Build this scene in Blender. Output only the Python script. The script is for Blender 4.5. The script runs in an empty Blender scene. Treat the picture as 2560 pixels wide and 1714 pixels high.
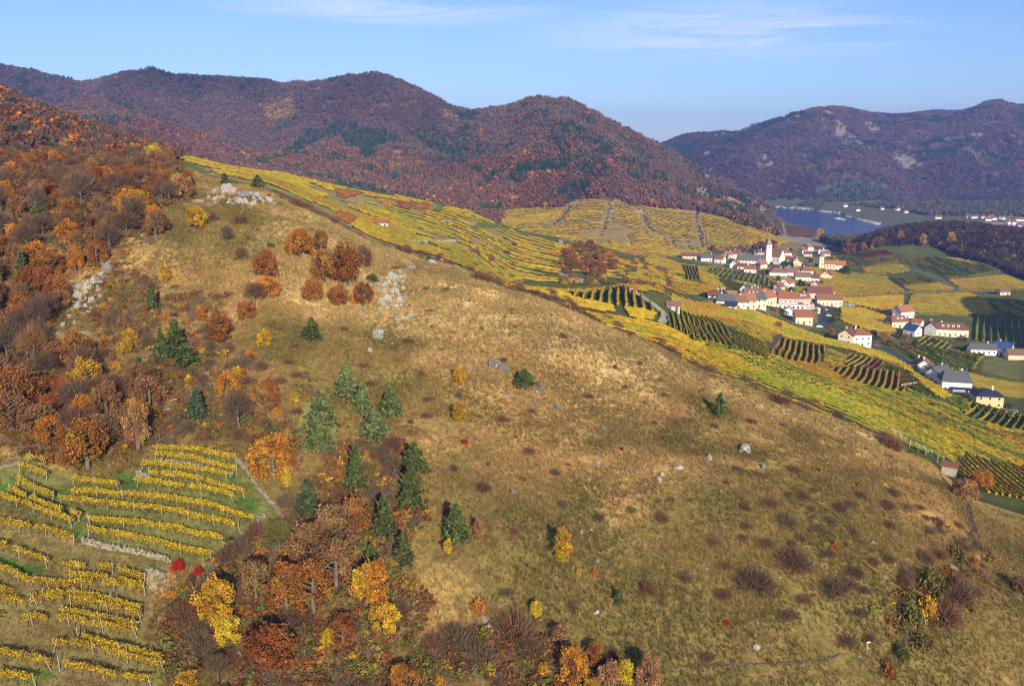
import bpy, bmesh, math, random
import numpy as np
from mathutils import Vector, Matrix

R = random.Random(7)
RNG = np.random.default_rng(11)
SC = bpy.context.scene
COL = SC.collection

# ------------------------------------------------------------------ camera, sky, sun, exposure
CAMZ = 140.0
F = 2217.0                       # focal length in photograph pixels (photograph 2560 x 1714)
TH = math.atan((857 - 370) / F)  # camera looks this far below the horizon
CT, ST = math.cos(TH), math.sin(TH)
cam = bpy.data.cameras.new('camera')
cam.sensor_width = 36.0
cam.lens = 36.0 * F / 2560
cam.clip_start = 1.0
cam.clip_end = 30000
camo = bpy.data.objects.new('camera', cam)
COL.objects.link(camo)
camo.location = (0, 0, CAMZ)
camo.rotation_euler = (math.pi / 2 - TH, 0, 0)
SC.camera = camo

SUN_EL, SUN_AZ = math.radians(20), math.radians(14)   # sun stands behind the camera, a little to the right
sun_dir = Vector((math.sin(SUN_AZ) * math.cos(SUN_EL), -math.cos(SUN_AZ) * math.cos(SUN_EL), math.sin(SUN_EL)))
sl = bpy.data.lights.new('sun', 'SUN')
sl.energy = 5.0
sl.angle = math.radians(0.5)
sl.color = (1.0, 0.89, 0.70)
so = bpy.data.objects.new('sun', sl)
COL.objects.link(so)
so.rotation_euler = sun_dir.to_track_quat('Z', 'Y').to_euler()
so.location = (0, -100, 400)

SC.view_settings.view_transform = 'Standard'
SC.view_settings.look = 'None'
SC.view_settings.gamma = 1
SC.view_settings.use_curve_mapping = False
SC.view_settings.exposure = 0.42
SC.cycles.use_denoising = True
SC.cycles.max_bounces = 5
SC.cycles.diffuse_bounces = 2
SC.cycles.transparent_max_bounces = 4
SC.cycles.volume_bounces = 0
SC.cycles.filter_width = 1.2


def N(nt, typ, **kw):
    n = nt.nodes.new(typ)
    for k, v in kw.items():
        if k.startswith('i_'):
            key = k[2:]
            n.inputs[int(key) if key.isdigit() else key.replace('_', ' ')].default_value = v
        else:
            setattr(n, k, v)
    return n


def L(nt, a, b):
    nt.links.new(a, b)


world = bpy.data.worlds.new('World')
SC.world = world
world.use_nodes = True
wt = world.node_tree
wt.nodes.clear()
wo = N(wt, 'ShaderNodeOutputWorld')
bg = N(wt, 'ShaderNodeBackground', i_Strength=0.105)
sky = N(wt, 'ShaderNodeTexSky', sky_type='NISHITA')
sky.sun_disc = False
sky.sun_elevation = SUN_EL
sky.sun_rotation = math.pi - SUN_AZ
sky.altitude = 300
sky.air_density = 1.0
sky.dust_density = 0.25
sky.ozone_density = 2.6
# thin cirrus: stretched noise on a high flat layer, kept to two streaks of sky
tc = N(wt, 'ShaderNodeTexCoord')
sep = N(wt, 'ShaderNodeSeparateXYZ')
L(wt, tc.outputs['Generated'], sep.inputs[0])


def wmath(op, a, b=None, c=None):
    n = N(wt, 'ShaderNodeMath', operation=op)
    for i, q in enumerate((a, b, c)):
        if q is None:
            continue
        if isinstance(q, (int, float)):
            n.inputs[i].default_value = q
        else:
            L(wt, q, n.inputs[i])
    return n.outputs[0]


zc = wmath('MAXIMUM', sep.outputs[2], 0.02)
px = wmath('DIVIDE', sep.outputs[0], zc)
py = wmath('DIVIDE', sep.outputs[1], zc)
cmb = N(wt, 'ShaderNodeCombineXYZ')
L(wt, wmath('MULTIPLY', px, 0.55), cmb.inputs[0])
L(wt, wmath('MULTIPLY', py, 1.0), cmb.inputs[1])
cn = N(wt, 'ShaderNodeTexNoise', i_Scale=0.9, i_Detail=7.0, i_Roughness=0.62, i_Distortion=0.9)
L(wt, cmb.outputs[0], cn.inputs['Vector'])
cn2 = N(wt, 'ShaderNodeTexNoise', i_Scale=0.33, i_Detail=2.0)
L(wt, cmb.outputs[0], cn2.inputs['Vector'])
c1 = N(wt, 'ShaderNodeMapRange', interpolation_type='SMOOTHSTEP', i_1=0.30, i_2=0.72)
L(wt, cn.outputs[0], c1.inputs[0])
c2 = N(wt, 'ShaderNodeMapRange', interpolation_type='SMOOTHSTEP', i_1=0.40, i_2=0.58)
L(wt, cn2.outputs[0], c2.inputs[0])
azt = wmath('DIVIDE', sep.outputs[0], wmath('MAXIMUM', sep.outputs[1], 0.02))


def bank(t0, e0, wt_, we):
    """soft patch of high cloud round one direction of the sky"""
    a_ = wmath('DIVIDE', wmath('SUBTRACT', azt, t0), wt_); b_ = wmath('DIVIDE', wmath('SUBTRACT', sep.outputs[2], e0), we)
    d_ = wmath('SQRT', wmath('ADD', wmath('MULTIPLY', a_, a_), wmath('MULTIPLY', b_, b_)))
    r_ = N(wt, 'ShaderNodeMapRange', interpolation_type='SMOOTHSTEP', i_1=1.0, i_2=0.1)
    L(wt, d_, r_.inputs[0])
    return r_.outputs[0]


high = N(wt, 'ShaderNodeMapRange', interpolation_type='SMOOTHSTEP', i_1=0.15, i_2=0.28)
L(wt, sep.outputs[2], high.inputs[0])
where_ = wmath('MAXIMUM', wmath('MAXIMUM', bank(.24, .118, .30, .045), bank(-.12, .142, .26, .022)), wmath('MULTIPLY', high.outputs[0], c2.outputs[0]))
cfac = wmath('MULTIPLY', wmath('MULTIPLY', c1.outputs[0], where_), 0.8)
tint = N(wt, 'ShaderNodeMix', data_type='RGBA', blend_type='MULTIPLY', i_0=1.0)
L(wt, sky.outputs[0], tint.inputs[6])
tint.inputs[7].default_value = (0.71, 0.80, 1.10, 1)
cmix = N(wt, 'ShaderNodeMix', data_type='RGBA')
L(wt, cfac, cmix.inputs[0])
L(wt, tint.outputs[2], cmix.inputs[6])
cmix.inputs[7].default_value = (6.4, 6.9, 7.8, 1)
L(wt, cmix.outputs[2], bg.inputs[0])
L(wt, bg.outputs[0], wo.inputs[0])

# ------------------------------------------------------------------ noise
_P = np.random.default_rng(5).permutation(256)
_V = np.random.default_rng(6).random(256)


def vnoise(x, y, seed=0):
    x = np.asarray(x, float) + seed * 17.31
    y = np.asarray(y, float) + seed * 7.77
    xi = np.floor(x).astype(int); yi = np.floor(y).astype(int)
    fx = x - xi; fy = y - yi
    fx = fx * fx * fx * (fx * (fx * 6 - 15) + 10); fy = fy * fy * fy * (fy * (fy * 6 - 15) + 10)
    def h(a, b):
        return _V[_P[(_P[a & 255] + b) & 255]]
    return (h(xi, yi) * (1 - fx) + h(xi + 1, yi) * fx) * (1 - fy) + (h(xi, yi + 1) * (1 - fx) + h(xi + 1, yi + 1) * fx) * fy


def fbm(x, y, seed=0, oct=4, gain=0.5):
    s, a, t = 0, 1.0, 0
    for o in range(oct):
        s = s + a * vnoise(x * 2 ** o, y * 2 ** o, seed + o)
        t += a; a *= gain
    return s / t


def ridged(x, y, seed=0, oct=3):
    s, a, t = 0, 1.0, 0
    for o in range(oct):
        s = s + a * (1 - np.abs(2 * vnoise(x * 2 ** o, y * 2 ** o, seed + o) - 1))
        t += a; a *= 0.5
    return s / t


# ------------------------------------------------------------------ terrain: a loft through surveyed ridge and valley lines
def ratio(v):
    b = (857 - v) / F
    return (-ST + b * CT) / (CT + b * ST)


def tan_az(u, v):
    return ((u - 1280) / F) / (CT + (857 - v) / F * ST)


def v_of(d, z):
    q = (z - CAMZ) / d
    b = (ST + q * CT) / (CT - q * ST)
    return 857 - b * F


def line(pts):
    """(u, distance, v) or (u, distance, None, z) -> arrays of tan(azimuth), ln(distance), z"""
    o = []
    for p in pts:
        d = p[1]
        if p[2] is None:
            z = p[3]; v = v_of(d, z)
        else:
            v = p[2]; z = CAMZ + d * ratio(v)
        o.append((tan_az(p[0], v), math.log(d), z))
    return np.array(sorted(o))


LINES = [
 # 0 below the frame
 line([(-900, 55, None, 86), (0, 52, None, 76), (1280, 55, None, 66), (2560, 60, None, 60), (3500, 60, None, 58)]),
 # 1 bottom of the frame
 line([(-900, 80, 1714), (0, 84, 1714), (500, 88, 1714), (1000, 93, 1714), (1280, 95, 1714), (1800, 98, 1714), (2200, 102, 1714), (2560, 106, 1714), (3500, 112, 1714)]),
 # 2
 line([(-900, 94, 1450), (0, 97, 1450), (500, 102, 1450), (1000, 107, 1450), (1280, 109, 1450), (1800, 113, 1450), (2200, 117, 1450), (2560, 122, 1460), (3500, 128, 1470)]),
 # 3
 line([(-900, 112, 1200), (0, 117, 1200), (500, 121, 1200), (1000, 126, 1200), (1280, 129, 1200), (1800, 135, 1200), (2200, 141, 1220), (2350, 142, 1265), (2460, 140, 1330), (2560, 139, 1375), (3500, 145, 1400)]),
 # 4 upper slope
 line([(-900, 165, 760), (0, 165, 800), (400, 162, 820), (656, 165, 800), (1000, 160, 930), (1280, 158, 980), (1530, 158, 1020), (1800, 160, 1070), (2140, 160, 1130), (2350, 155, 1215), (2460, 148, 1308), (2560, 145, 1350), (3500, 150, 1370)]),
 # 5 brow of the grassy hill (left: brow of the near wood)
 line([(-900, 330, 240), (-300, 330, 330), (0, 320, 400), (100, 315, 405), (250, 310, 408), (400, 300, 412), (520, 285, 440), (600, 262, 470), (656, 255, 480), (765, 250, 516), (853, 243, 563), (929, 237, 607), (1038, 228, 647),
       (1126, 220, 669), (1202, 213, 707), (1279, 208, 734), (1388, 203, 767), (1454, 199, 800), (1530, 195, 833), (1640, 190, 877), (1727, 187, 929), (1858, 182, 964),
       (1968, 178, 1008), (2140, 174, 1082), (2250, 170, 1142), (2350, 165, 1192), (2400, 159, 1242), (2460, 154, 1292), (2560, 150, 1337), (3500, 156, 1365)]),
 # 6 hidden dip behind the brow
 line([(-900, 390, None, 150), (0, 380, None, 127), (400, 370, None, 121), (656, 330, None, 113), (765, 320, None, 106), (853, 315, None, 99), (929, 310, None, 95), (1038, 295, None, 91),
       (1126, 282, None, 88), (1202, 270, None, 87), (1279, 255, None, 88), (1388, 246, None, 89), (1454, 243, None, 86), (1530, 238, None, 81.5), (1640, 233, None, 75.5), (1727, 229, None, 70.2),
       (1858, 224, None, 66.2), (1968, 220, None, 63), (2140, 214, None, 60.2), (2250, 209, None, 59), (2350, 204, None, 58), (2400, 198, None, 59), (2460, 189, None, 61), (2560, 182, None, 61), (3500, 182, None, 60)]),
 # 7 first ground seen again behind the brow
 line([(-900, 450, None, 172), (0, 450, None, 145), (400, 450, None, 128), (656, 440, 458), (765, 430, 505), (853, 420, 553), (929, 410, 600), (1038, 392, 640), (1126, 376, 664), (1202, 352, 700), (1279, 326, 728),
       (1388, 298, 762), (1454, 296, 793), (1530, 288, 826), (1640, 283, 868), (1727, 278, 918), (1858, 269, 950), (1968, 261, 992), (2140, 249, 1062), (2250, 243, 1115), (2350, 234, 1160),
       (2400, 225, 1190), (2460, 215, 1225), (2560, 205, 1270), (3500, 206, None, 54)]),
 # 8
 line([(-900, 510, None, 200), (0, 510, 268), (400, 510, 386), (656, 510, 445), (765, 500, 485), (853, 500, 525), (929, 490, 560), (1038, 472, 600), (1126, 460, 630), (1202, 436, 668), (1279, 420, 714), (1388, 428, 713),
       (1454, 428, 712), (1530, 424, 715), (1600, 418, 722), (1640, 410, 740), (1727, 390, 815), (1858, 370, 860), (1968, 368, 910), (2140, 360, 960), (2250, 358, 990), (2350, 350, 1020), (2460, 340, 1060), (2560, 330, 1090), (3500, 330, None, 46)]),
 # 9
 line([(-900, 550, None, 225), (0, 540, 245), (400, 545, 379), (656, 555, 435), (765, 555, 468), (853, 562, 500), (929, 555, 530), (1038, 545, 565), (1126, 535, 590), (1202, 515, 630), (1279, 495, 690), (1388, 490, 707), (1454, 490, 707),
       (1530, 490, 708), (1640, 490, 715), (1727, 500, 765), (1858, 480, 800), (1968, 468, 850), (2140, 458, 885), (2250, 448, 915), (2350, 438, 945), (2460, 420, 985), (2560, 410, 1010), (3500, 420, None, 60)]),
 # 10 crest of the terraced spur
 line([(-900, 640, 90), (0, 575, 228), (100, 570, 272), (200, 572, 310), (300, 575, 350), (400, 578, 375), (550, 585, 412), (640, 600, 425), (700, 610, 432), (850, 650, 465), (1000, 660, 490), (1180, 650, 530), (1280, 650, 575),
       (1420, 650, 612), (1530, 640, 640), (1640, 622, 668), (1727, 606, 705), (1858, 604, 745), (1968, 582, 790), (2140, 570, 825), (2250, 560, 850), (2350, 550, 870), (2460, 530, 895), (2560, 522, 905), (3500, 540, None, 70)]),
 # 11 hidden valley behind the spur; right: valley floor
 line([(-900, 900, None, 150), (0, 760, None, 118), (400, 760, None, 105), (640, 800, None, 90), (850, 820, None, 80), (1000, 820, None, 75), (1180, 800, None, 62), (1280, 780, None, 58), (1420, 762, None, 55), (1530, 745, None, 52),
       (1640, 742, 652), (1727, 742, 682), (1858, 722, 705), (1968, 682, 742), (2140, 680, 770), (2300, 680, 773), (2460, 660, 795), (2560, 642, 805), (3500, 660, None, 60)]),
 # 12 foot of the terraced hill
 line([(-900, 1250, None, 150), (0, 1100, None, 130), (640, 1050, None, 105), (850, 1000, None, 85), (1000, 960, None, 70), (1180, 930, None, 52), (1280, 920, None, 46), (1420, 920, 608), (1530, 930, 620), (1640, 940, 630), (1727, 940, 638),
       (1858, 930, 650), (1968, 900, 660), (2060, 895, 668), (2140, 895, 672), (2300, 850, 690), (2460, 820, 705), (2560, 800, 715), (3500, 820, None, 40)]),
 # 13
 line([(-900, 1480, None, 195), (0, 1250, None, 150), (640, 1180, None, 100), (850, 1120, None, 85), (1000, 1090, None, 72), (1180, 1060, 550), (1280, 1050, 560), (1420, 1060, 555), (1530, 1070, 560), (1640, 1070, 575), (1727, 1060, 590),
       (1858, 1040, 610), (1968, 1020, 632), (2060, 1000, 645), (2110, 1000, 640), (2218, 1000, 617), (2336, 1000, 617), (2395, 950, 643), (2473, 900, 663), (2560, 860, 696), (3500, 900, None, 50)]),
 # 14 top of the vineyard terraces; right: brow of the wooded knoll
 line([(-900, 1700, None, 240), (0, 1400, None, 175), (400, 1350, None, 155), (640, 1300, None, 105), (850, 1250, 462), (1000, 1220, 485), (1180, 1200, 522), (1280, 1200, 522), (1400, 1230, 506), (1440, 1240, 500), (1530, 1240, 502), (1640, 1230, 521),
       (1727, 1210, 536), (1800, 1190, 546), (1858, 1170, 561), (1900, 1155, 576), (1935, 1150, 592), (1968, 1140, 608), (2060, 1130, 628), (2100, 1090, 632), (2140, 1080, 615), (2200, 1090, 590), (2280, 1095, 573), (2400, 1095, 568), (2500, 1055, 582), (2560, 1030, 592), (3500, 1020, None, 70)]),
 # 15 middle of the wooded mountain; right: river bank
 line([(-900, 2000, None, 330), (0, 1800, None, 225), (400, 1750, None, 205), (640, 1700, 372), (850, 1650, 362), (1000, 1600, 376), (1180, 1500, 402), (1280, 1480, 396), (1400, 1450, 382), (1530, 1420, 402), (1640, 1400, 442), (1727, 1380, 472),
       (1800, 1350, 498), (1858, 1330, 526), (1900, 1320, 549), (1928, 1310, 570), (1950, 1310, None, 8), (1975, 1320, None, 4), (2060, 1330, None, 4), (2200, 1320, None, 5), (2400, 1320, None, 7), (2560, 1320, None, 9), (3500, 1320, None, 15)]),
 # 16 skyline of the mountain; right: river
 line([(-900, 2600, 200), (-300, 2500, 170), (0, 2400, 188), (60, 2390, 192), (130, 2380, 210), (200, 2300, 230), (260, 2250, 219), (310, 2200, 204), (400, 2200, 208), (530, 2180, 208), (680, 2150, 217), (700, 2150, 230), (750, 2120, 227), (850, 2100, 219),
       (940, 2050, 207), (1000, 2000, 219), (1080, 1900, 244), (1130, 1850, 271), (1180, 1830, 284), (1280, 1800, 280), (1340, 1780, 272), (1410, 1750, 266), (1470, 1720, 284), (1530, 1690, 313), (1600, 1660, 343), (1650, 1640, 365), (1700, 1620, 390),
       (1750, 1610, 419), (1800, 1600, 445), (1850, 1580, 478), (1900, 1560, 505), (1925, 1550, 532), (1940, 1550, None, 14), (1955, 1560, None, 2), (2560, 1570, None, 3), (3500, 1600, None, 6)]),
 # 17 behind the mountain; right: the far bank
 line([(-900, 3000, None, 200), (0, 2800, None, 150), (1000, 2500, None, 100), (1410, 2200, None, 50), (1650, 1950, None, 6), (1800, 1850, None, 2), (1935, 1800, None, 2), (2100, 1900, None, 3), (2300, 1900, None, 5), (2560, 1850, None, 6), (3500, 1900, None, 8)]),
 # 18 foot of the far hills
 line([(-900, 3300, None, 150), (1000, 3000, None, 60), (1500, 2500, None, 8), (1935, 2280, None, 3), (2100, 2330, 502), (2300, 2350, 501), (2560, 2300, 497), (3500, 2300, None, 20)]),
 # 19 middle of the far hills
 line([(-900, 3500, None, 170), (1000, 3200, None, 90), (1600, 2800, 455), (1800, 2750, 435), (2000, 2750, 415), (2200, 2780, 405), (2400, 2780, 395), (2560, 2720, 388), (3500, 2700, 380)]),
 # 20 skyline of the far hills
 line([(-900, 3700, None, 200), (1000, 3700, None, 150), (1500, 3450, None, 110), (1640, 3400, 366), (1720, 3400, 336), (1800, 3400, 334), (1900, 3380, 331), (2000, 3350, 306), (2080, 3330, 285), (2130, 3320, 282), (2200, 3300, 291), (2270, 3300, 289),
       (2340, 3260, 277), (2400, 3260, 281), (2480, 3200, 268), (2560, 3200, 271), (3000, 3100, 240), (3500, 3100, 260)]),
 # 21, 22 beyond
 line([(-900, 4600, None, 60), (3500, 4600, None, 60)]),
 line([(-900, 6500, None, 20), (3500, 6500, None, 20)]),
]
T0, T1 = tan_az(0, 700), tan_az(2560, 700)
TCOL = np.concatenate([np.linspace(-1.3, -.67, 60)[:-1], np.linspace(-.67, .67, 660), np.linspace(.67, 1.3, 70)[1:]])
NC = len(TCOL)
LNY = np.concatenate([np.linspace(math.log(52), math.log(330), 250)[:-1], np.linspace(math.log(330), math.log(3500), 330)[:-1], np.linspace(math.log(3500), math.log(6400), 25)])
NR = len(LNY)


def gsm(a, s):
    k = np.exp(-0.5 * (np.arange(-3 * s, 3 * s + 1) / s) ** 2); k /= k.sum()
    return np.convolve(np.pad(a, 3 * s, mode='edge'), k, mode='valid')


KY = np.array([np.interp(TCOL, l[:, 0], l[:, 1]) for l in LINES])     # ln distance of every line in every column
KZ = np.array([np.interp(TCOL, l[:, 0], l[:, 2]) for l in LINES])
for i in range(len(LINES)):
    s = 5 if i < 15 else 2
    KY[i] = gsm(KY[i], s); KZ[i] = gsm(KZ[i], s)
KY = np.maximum.accumulate(KY + np.arange(len(LINES))[:, None] * 1e-5, axis=0)
KY += np.arange(len(LINES))[:, None] * 1e-4


def pchip_cols(KY, KZ, X):
    """monotone cubic along each column; returns heights and the loft parameter"""
    n = KY.shape[0]
    h = np.diff(KY, axis=0); dl = np.diff(KZ, axis=0) / h
    m = np.zeros_like(KY)
    w1 = 2 * h[1:] + h[:-1]; w2 = h[1:] + 2 * h[:-1]
    same = dl[1:] * dl[:-1] > 0
    with np.errstate(divide='ignore', invalid='ignore'):
        hm = (w1 + w2) / (w1 / dl[:-1] + w2 / dl[1:])
    m[1:-1] = np.where(same, hm, 0)
    m[0] = dl[0]; m[-1] = dl[-1]
    out = np.zeros((len(X), KY.shape[1])); par = np.zeros_like(out)
    for c in range(KY.shape[1]):
        k = np.clip(np.searchsorted(KY[:, c], X) - 1, 0, n - 2)
        hh = h[k, c]; s = np.clip((X - KY[k, c]) / hh, 0, 1)
        out[:, c] = ((2 * s ** 3 - 3 * s ** 2 + 1) * KZ[k, c] + (s ** 3 - 2 * s ** 2 + s) * hh * m[k, c]
                     + (-2 * s ** 3 + 3 * s ** 2) * KZ[k + 1, c] + (s ** 3 - s ** 2) * hh * m[k + 1, c])
        par[:, c] = k + s
    return out, par


HG, PAR = pchip_cols(KY, KZ, LNY)
YG = np.exp(LNY)[:, None] * np.ones((1, NC))
XG = YG * TCOL[None, :]


def sm(a, b, x):
    t = np.clip((x - a) / (b - a), 0, 1)
    return t * t * (3 - 2 * t)


# relief: hummocks near, gullies and spurs on the mountains
near = 1 - sm(5.2, 7, PAR)
HG += near * ((fbm(XG / 22, YG / 22, 1, 3) - .5) * 4.0 + (fbm(XG / 5, YG / 5, 4, 2) - .5) * 0.7)
mid = sm(6, 7.5, PAR) * (1 - sm(14, 15, PAR))
steep = np.clip((CAMZ - 25 - HG) / 30, 0, 1)
HG += mid * (fbm(XG / 70, YG / 70, 9, 3) - .5) * 5 * np.clip((HG - 24) / 30, 0, 1)
mtn = sm(14.0, 14.9, PAR) * (1 - sm(16.2, 17, PAR)) * np.clip((HG - 8) / 90, 0, 1)
HG += mtn * ((ridged(XG / 420 + .2 * YG / 420, YG / 620, 21, 3) - .62) * 95 + (fbm(XG / 90, YG / 90, 24, 2) - .5) * 16) * (1 - 0.75 * np.exp(-((PAR - 16) / .22) ** 2))
far = sm(18.1, 18.8, PAR) * np.clip((HG - 5) / 90, 0, 1)
HG += far * ((ridged(XG / 520 - .55 * YG / 520, YG / 1500, 31, 3) - .60) * 110) * (1 - 0.8 * np.exp(-((PAR - 20) / .18) ** 2))
def spur(u0, v0, d0, u1, v1, d1, amp, wid):
    """a shoulder of the far hills from its top (u0, v0) down to its foot (u1, v1)"""
    global HG
    ax_, ay_ = d0 * tan_az(u0, v0), d0; bx_, by_ = d1 * tan_az(u1, v1), d1
    l2 = (bx_ - ax_) ** 2 + (by_ - ay_) ** 2
    t_ = ((XG - ax_) * (bx_ - ax_) + (YG - ay_) * (by_ - ay_)) / l2
    dist = np.hypot(XG - ax_ - np.clip(t_, 0, 1) * (bx_ - ax_), YG - ay_ - np.clip(t_, 0, 1) * (by_ - ay_)) + (fbm(XG / 90, YG / 90, 35, 3) - .5) * 60
    HG = HG + amp * np.exp(-(dist / wid) ** 2) * sm(.04, .42, t_) * (1 - sm(.75, 1.05, t_))


for sp_ in ((2330, 285, 3240, 2085, 500, 2330, 75, 105), (2085, 290, 3320, 1880, 500, 2300, 70, 100), (1960, 320, 3350, 1790, 480, 2420, 60, 90), (1820, 335, 3380, 1700, 450, 2600, 55, 90), (2490, 275, 3190, 2330, 500, 2340, 70, 110), (2700, 275, 3190, 2545, 490, 2320, 70, 110), (2210, 300, 3290, 2020, 470, 2450, 40, 70)):
    spur(*sp_)
# hill off to the right whose shadow reaches into the valley
hx, hy = 455.0, 440.0
HG += 66 * np.exp(-(((XG - hx) / 85) ** 2 + ((YG - hy) / 90) ** 2)) * sm(0.66, 0.82, XG / YG)


def gi(x, y):
    x = np.asarray(x, float); y = np.maximum(np.asarray(y, float), 52.5)
    ci = np.interp(x / y, TCOL, np.arange(NC)); ri = np.interp(np.log(y), LNY, np.arange(NR))
    c0 = np.clip(ci.astype(int), 0, NC - 2); r0 = np.clip(ri.astype(int), 0, NR - 2)
    return c0, r0, ci - c0, ri - r0


def samp(G, x, y):
    c0, r0, fc, fr = gi(x, y)
    return (G[r0, c0] * (1 - fc) + G[r0, c0 + 1] * fc) * (1 - fr) + (G[r0 + 1, c0] * (1 - fc) + G[r0 + 1, c0 + 1] * fc) * fr


def height(x, y):
    return samp(HG, x, y)


def at(u, v, y0=53, y1=6000):
    """ground point seen at photograph pixel (u, v), searched between distances y0 and y1"""
    t = tan_az(u, v); q = ratio(v)
    ci = np.interp(t, TCOL, np.arange(NC)); c0 = int(min(ci, NC - 2)); fc = ci - c0
    col = HG[:, c0] * (1 - fc) + HG[:, c0 + 1] * fc
    Y = np.exp(LNY)
    g = col - (CAMZ + Y * q)
    ok = (Y >= y0) & (Y <= y1)
    idx = np.where(ok & (g >= 0))[0]
    if len(idx) == 0:
        k = np.where(ok)[0]
        i = k[np.argmax(g[k])]; y = Y[i]
    else:
        i = idx[0]
        if i > 0 and g[i - 1] < 0 and ok[i - 1]:
            s = -g[i - 1] / (g[i] - g[i - 1]); y = Y[i - 1] + s * (Y[i] - Y[i - 1])
        else:
            y = Y[i]
    x = t * y
    return Vector((x, y, float(height(x, y))))


def px2m(u_px, p):
    """metres that u_px photograph pixels span at point p"""
    return u_px * (p.y * CT + (CAMZ - p.z) * ST) / F


def proj(x, y, z):
    f = y * CT - (z - CAMZ) * ST
    up = y * ST + (z - CAMZ) * CT
    return 1280 + F * x / f, 857 - F * up / f


def seen(x, y, z, lift=0):
    """True where nothing of the terrain stands between camera and the point"""
    x = np.atleast_1d(x).astype(float); y = np.atleast_1d(y).astype(float); z = np.atleast_1d(z).astype(float) + lift
    ok = np.ones(len(x), bool)
    for s in np.linspace(0.12, 0.985, 46):
        ok &= (CAMZ + (z - CAMZ) * s) > height(x * s, y * s) - 0.3
    return ok


def poly(pts, y0=53, y1=6000):
    return np.array([at(u, v, y0, y1)[:2] for u, v in pts])


def inside(P, x, y):
    x = np.asarray(x); y = np.asarray(y)
    r = np.zeros(x.shape, bool)
    bb = (x >= P[:, 0].min()) & (x <= P[:, 0].max()) & (y >= P[:, 1].min()) & (y <= P[:, 1].max())
    xs, ys = x[bb], y[bb]
    q = np.zeros(xs.shape, bool)
    n = len(P); j = n - 1
    for i in range(n):
        xi, yi = P[i]; xj, yj = P[j]
        if yi != yj:
            q ^= ((yi > ys) != (yj > ys)) & (xs < (xj - xi) * (ys - yi) / (yj - yi) + xi)
        j = i
    r[bb] = q
    return r


KF = 2560 / 2342.0


def fv(*pts):          # whole-picture readings
    return [(x * KF, y * KF) for x, y in pts]


def z7(*pts):
    return [(x / 2.723, 1144 + y / 2.723) for x, y in pts]


def z6(*pts):
    return [(1700 + x / 2.723, 650 + y / 2.723) for x, y in pts]


def z4(*pts):          # right-hand valley close-up
    return [(2100 + x / 5.09, 480 + y / 5.09) for x, y in pts]


def z3(*pts):
    return [(2100 + x / 5.09, 740 + y / 5.09) for x, y in pts]


def zr(*pts):          # river close-up
    return [(1900 + x / 5.09, 480 + y / 5.09) for x, y in pts]


def zs(*pts):          # spur close-up
    return [(850 + x / 5.09, 420 + y / 5.09) for x, y in pts]


def zt(*pts):          # terraced hill close-up
    return [(1300 + x / 5.09, 480 + y / 5.09) for x, y in pts]


# river bed
RIV = poly(zr((170, 180), (600, 205), (1050, 262), (1070, 285), (1210, 325), (1560, 395), (1900, 420)), 1500, 2600)
RIVN = poly(zr((1900, 560), (1400, 530), (1150, 530), (830, 545), (690, 485), (540, 415), (430, 405), (330, 370), (250, 300), (200, 230)), 1250, 2000)
RIVER = np.vstack([RIV, [[1500, 1800], [1500, 1400]], RIVN[:-1], [[430, 1640], [330, 1780], [200, 2000], [150, 2300], [380, 2360]]])
rm = inside(RIVER, XG, YG) & (PAR > 14.5)
HG = np.where(rm, np.minimum(HG, -2.0), np.where((PAR > 14.6) & (PAR < 19), np.maximum(HG, 0.8), HG))
BARS = [zr((200, 176), (450, 186), (690, 206), (690, 216), (430, 197), (200, 183)), zr((590, 222), (800, 234), (1040, 258), (1000, 268), (820, 262), (640, 236)),
        zr((920, 336), (1010, 338), (1100, 358), (1080, 370), (980, 360)), zr((1070, 294), (1150, 298), (1200, 316), (1120, 320)),
        zr((1230, 336), (1400, 362), (1560, 392), (1530, 425), (1480, 432), (1390, 398), (1290, 362))]

# ------------------------------------------------------------------ materials
def new_mat(name):
    m = bpy.data.materials.new(name); m.use_nodes = True
    nt = m.node_tree; nt.nodes.clear()
    return m, nt, N(nt, 'ShaderNodeOutputMaterial')


def mul(nt, a, b):
    n = N(nt, 'ShaderNodeMix', data_type='RGBA', blend_type='MULTIPLY', i_0=1.0)
    L(nt, a, n.inputs[6]); L(nt, b, n.inputs[7])
    return n.outputs[2]


def noise_gain(nt, scale, lo, hi, detail=4, rough=.6, stretch=None):
    g = N(nt, 'ShaderNodeNewGeometry')
    src = g.outputs['Position']
    if stretch:
        mp = N(nt, 'ShaderNodeMapping'); mp.inputs['Scale'].default_value = stretch
        L(nt, src, mp.inputs[0]); src = mp.outputs[0]
    n = N(nt, 'ShaderNodeTexNoise', i_Scale=scale, i_Detail=detail, i_Roughness=rough)
    L(nt, src, n.inputs['Vector'])
    r = N(nt, 'ShaderNodeMapRange', i_1=0.3, i_2=0.7, i_3=lo, i_4=hi)
    L(nt, n.outputs[0], r.inputs[0])
    c = N(nt, 'ShaderNodeCombineColor')
    for i in range(3):
        L(nt, r.outputs[0], c.inputs[i])
    return c.outputs[0], n.outputs[0]


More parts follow.
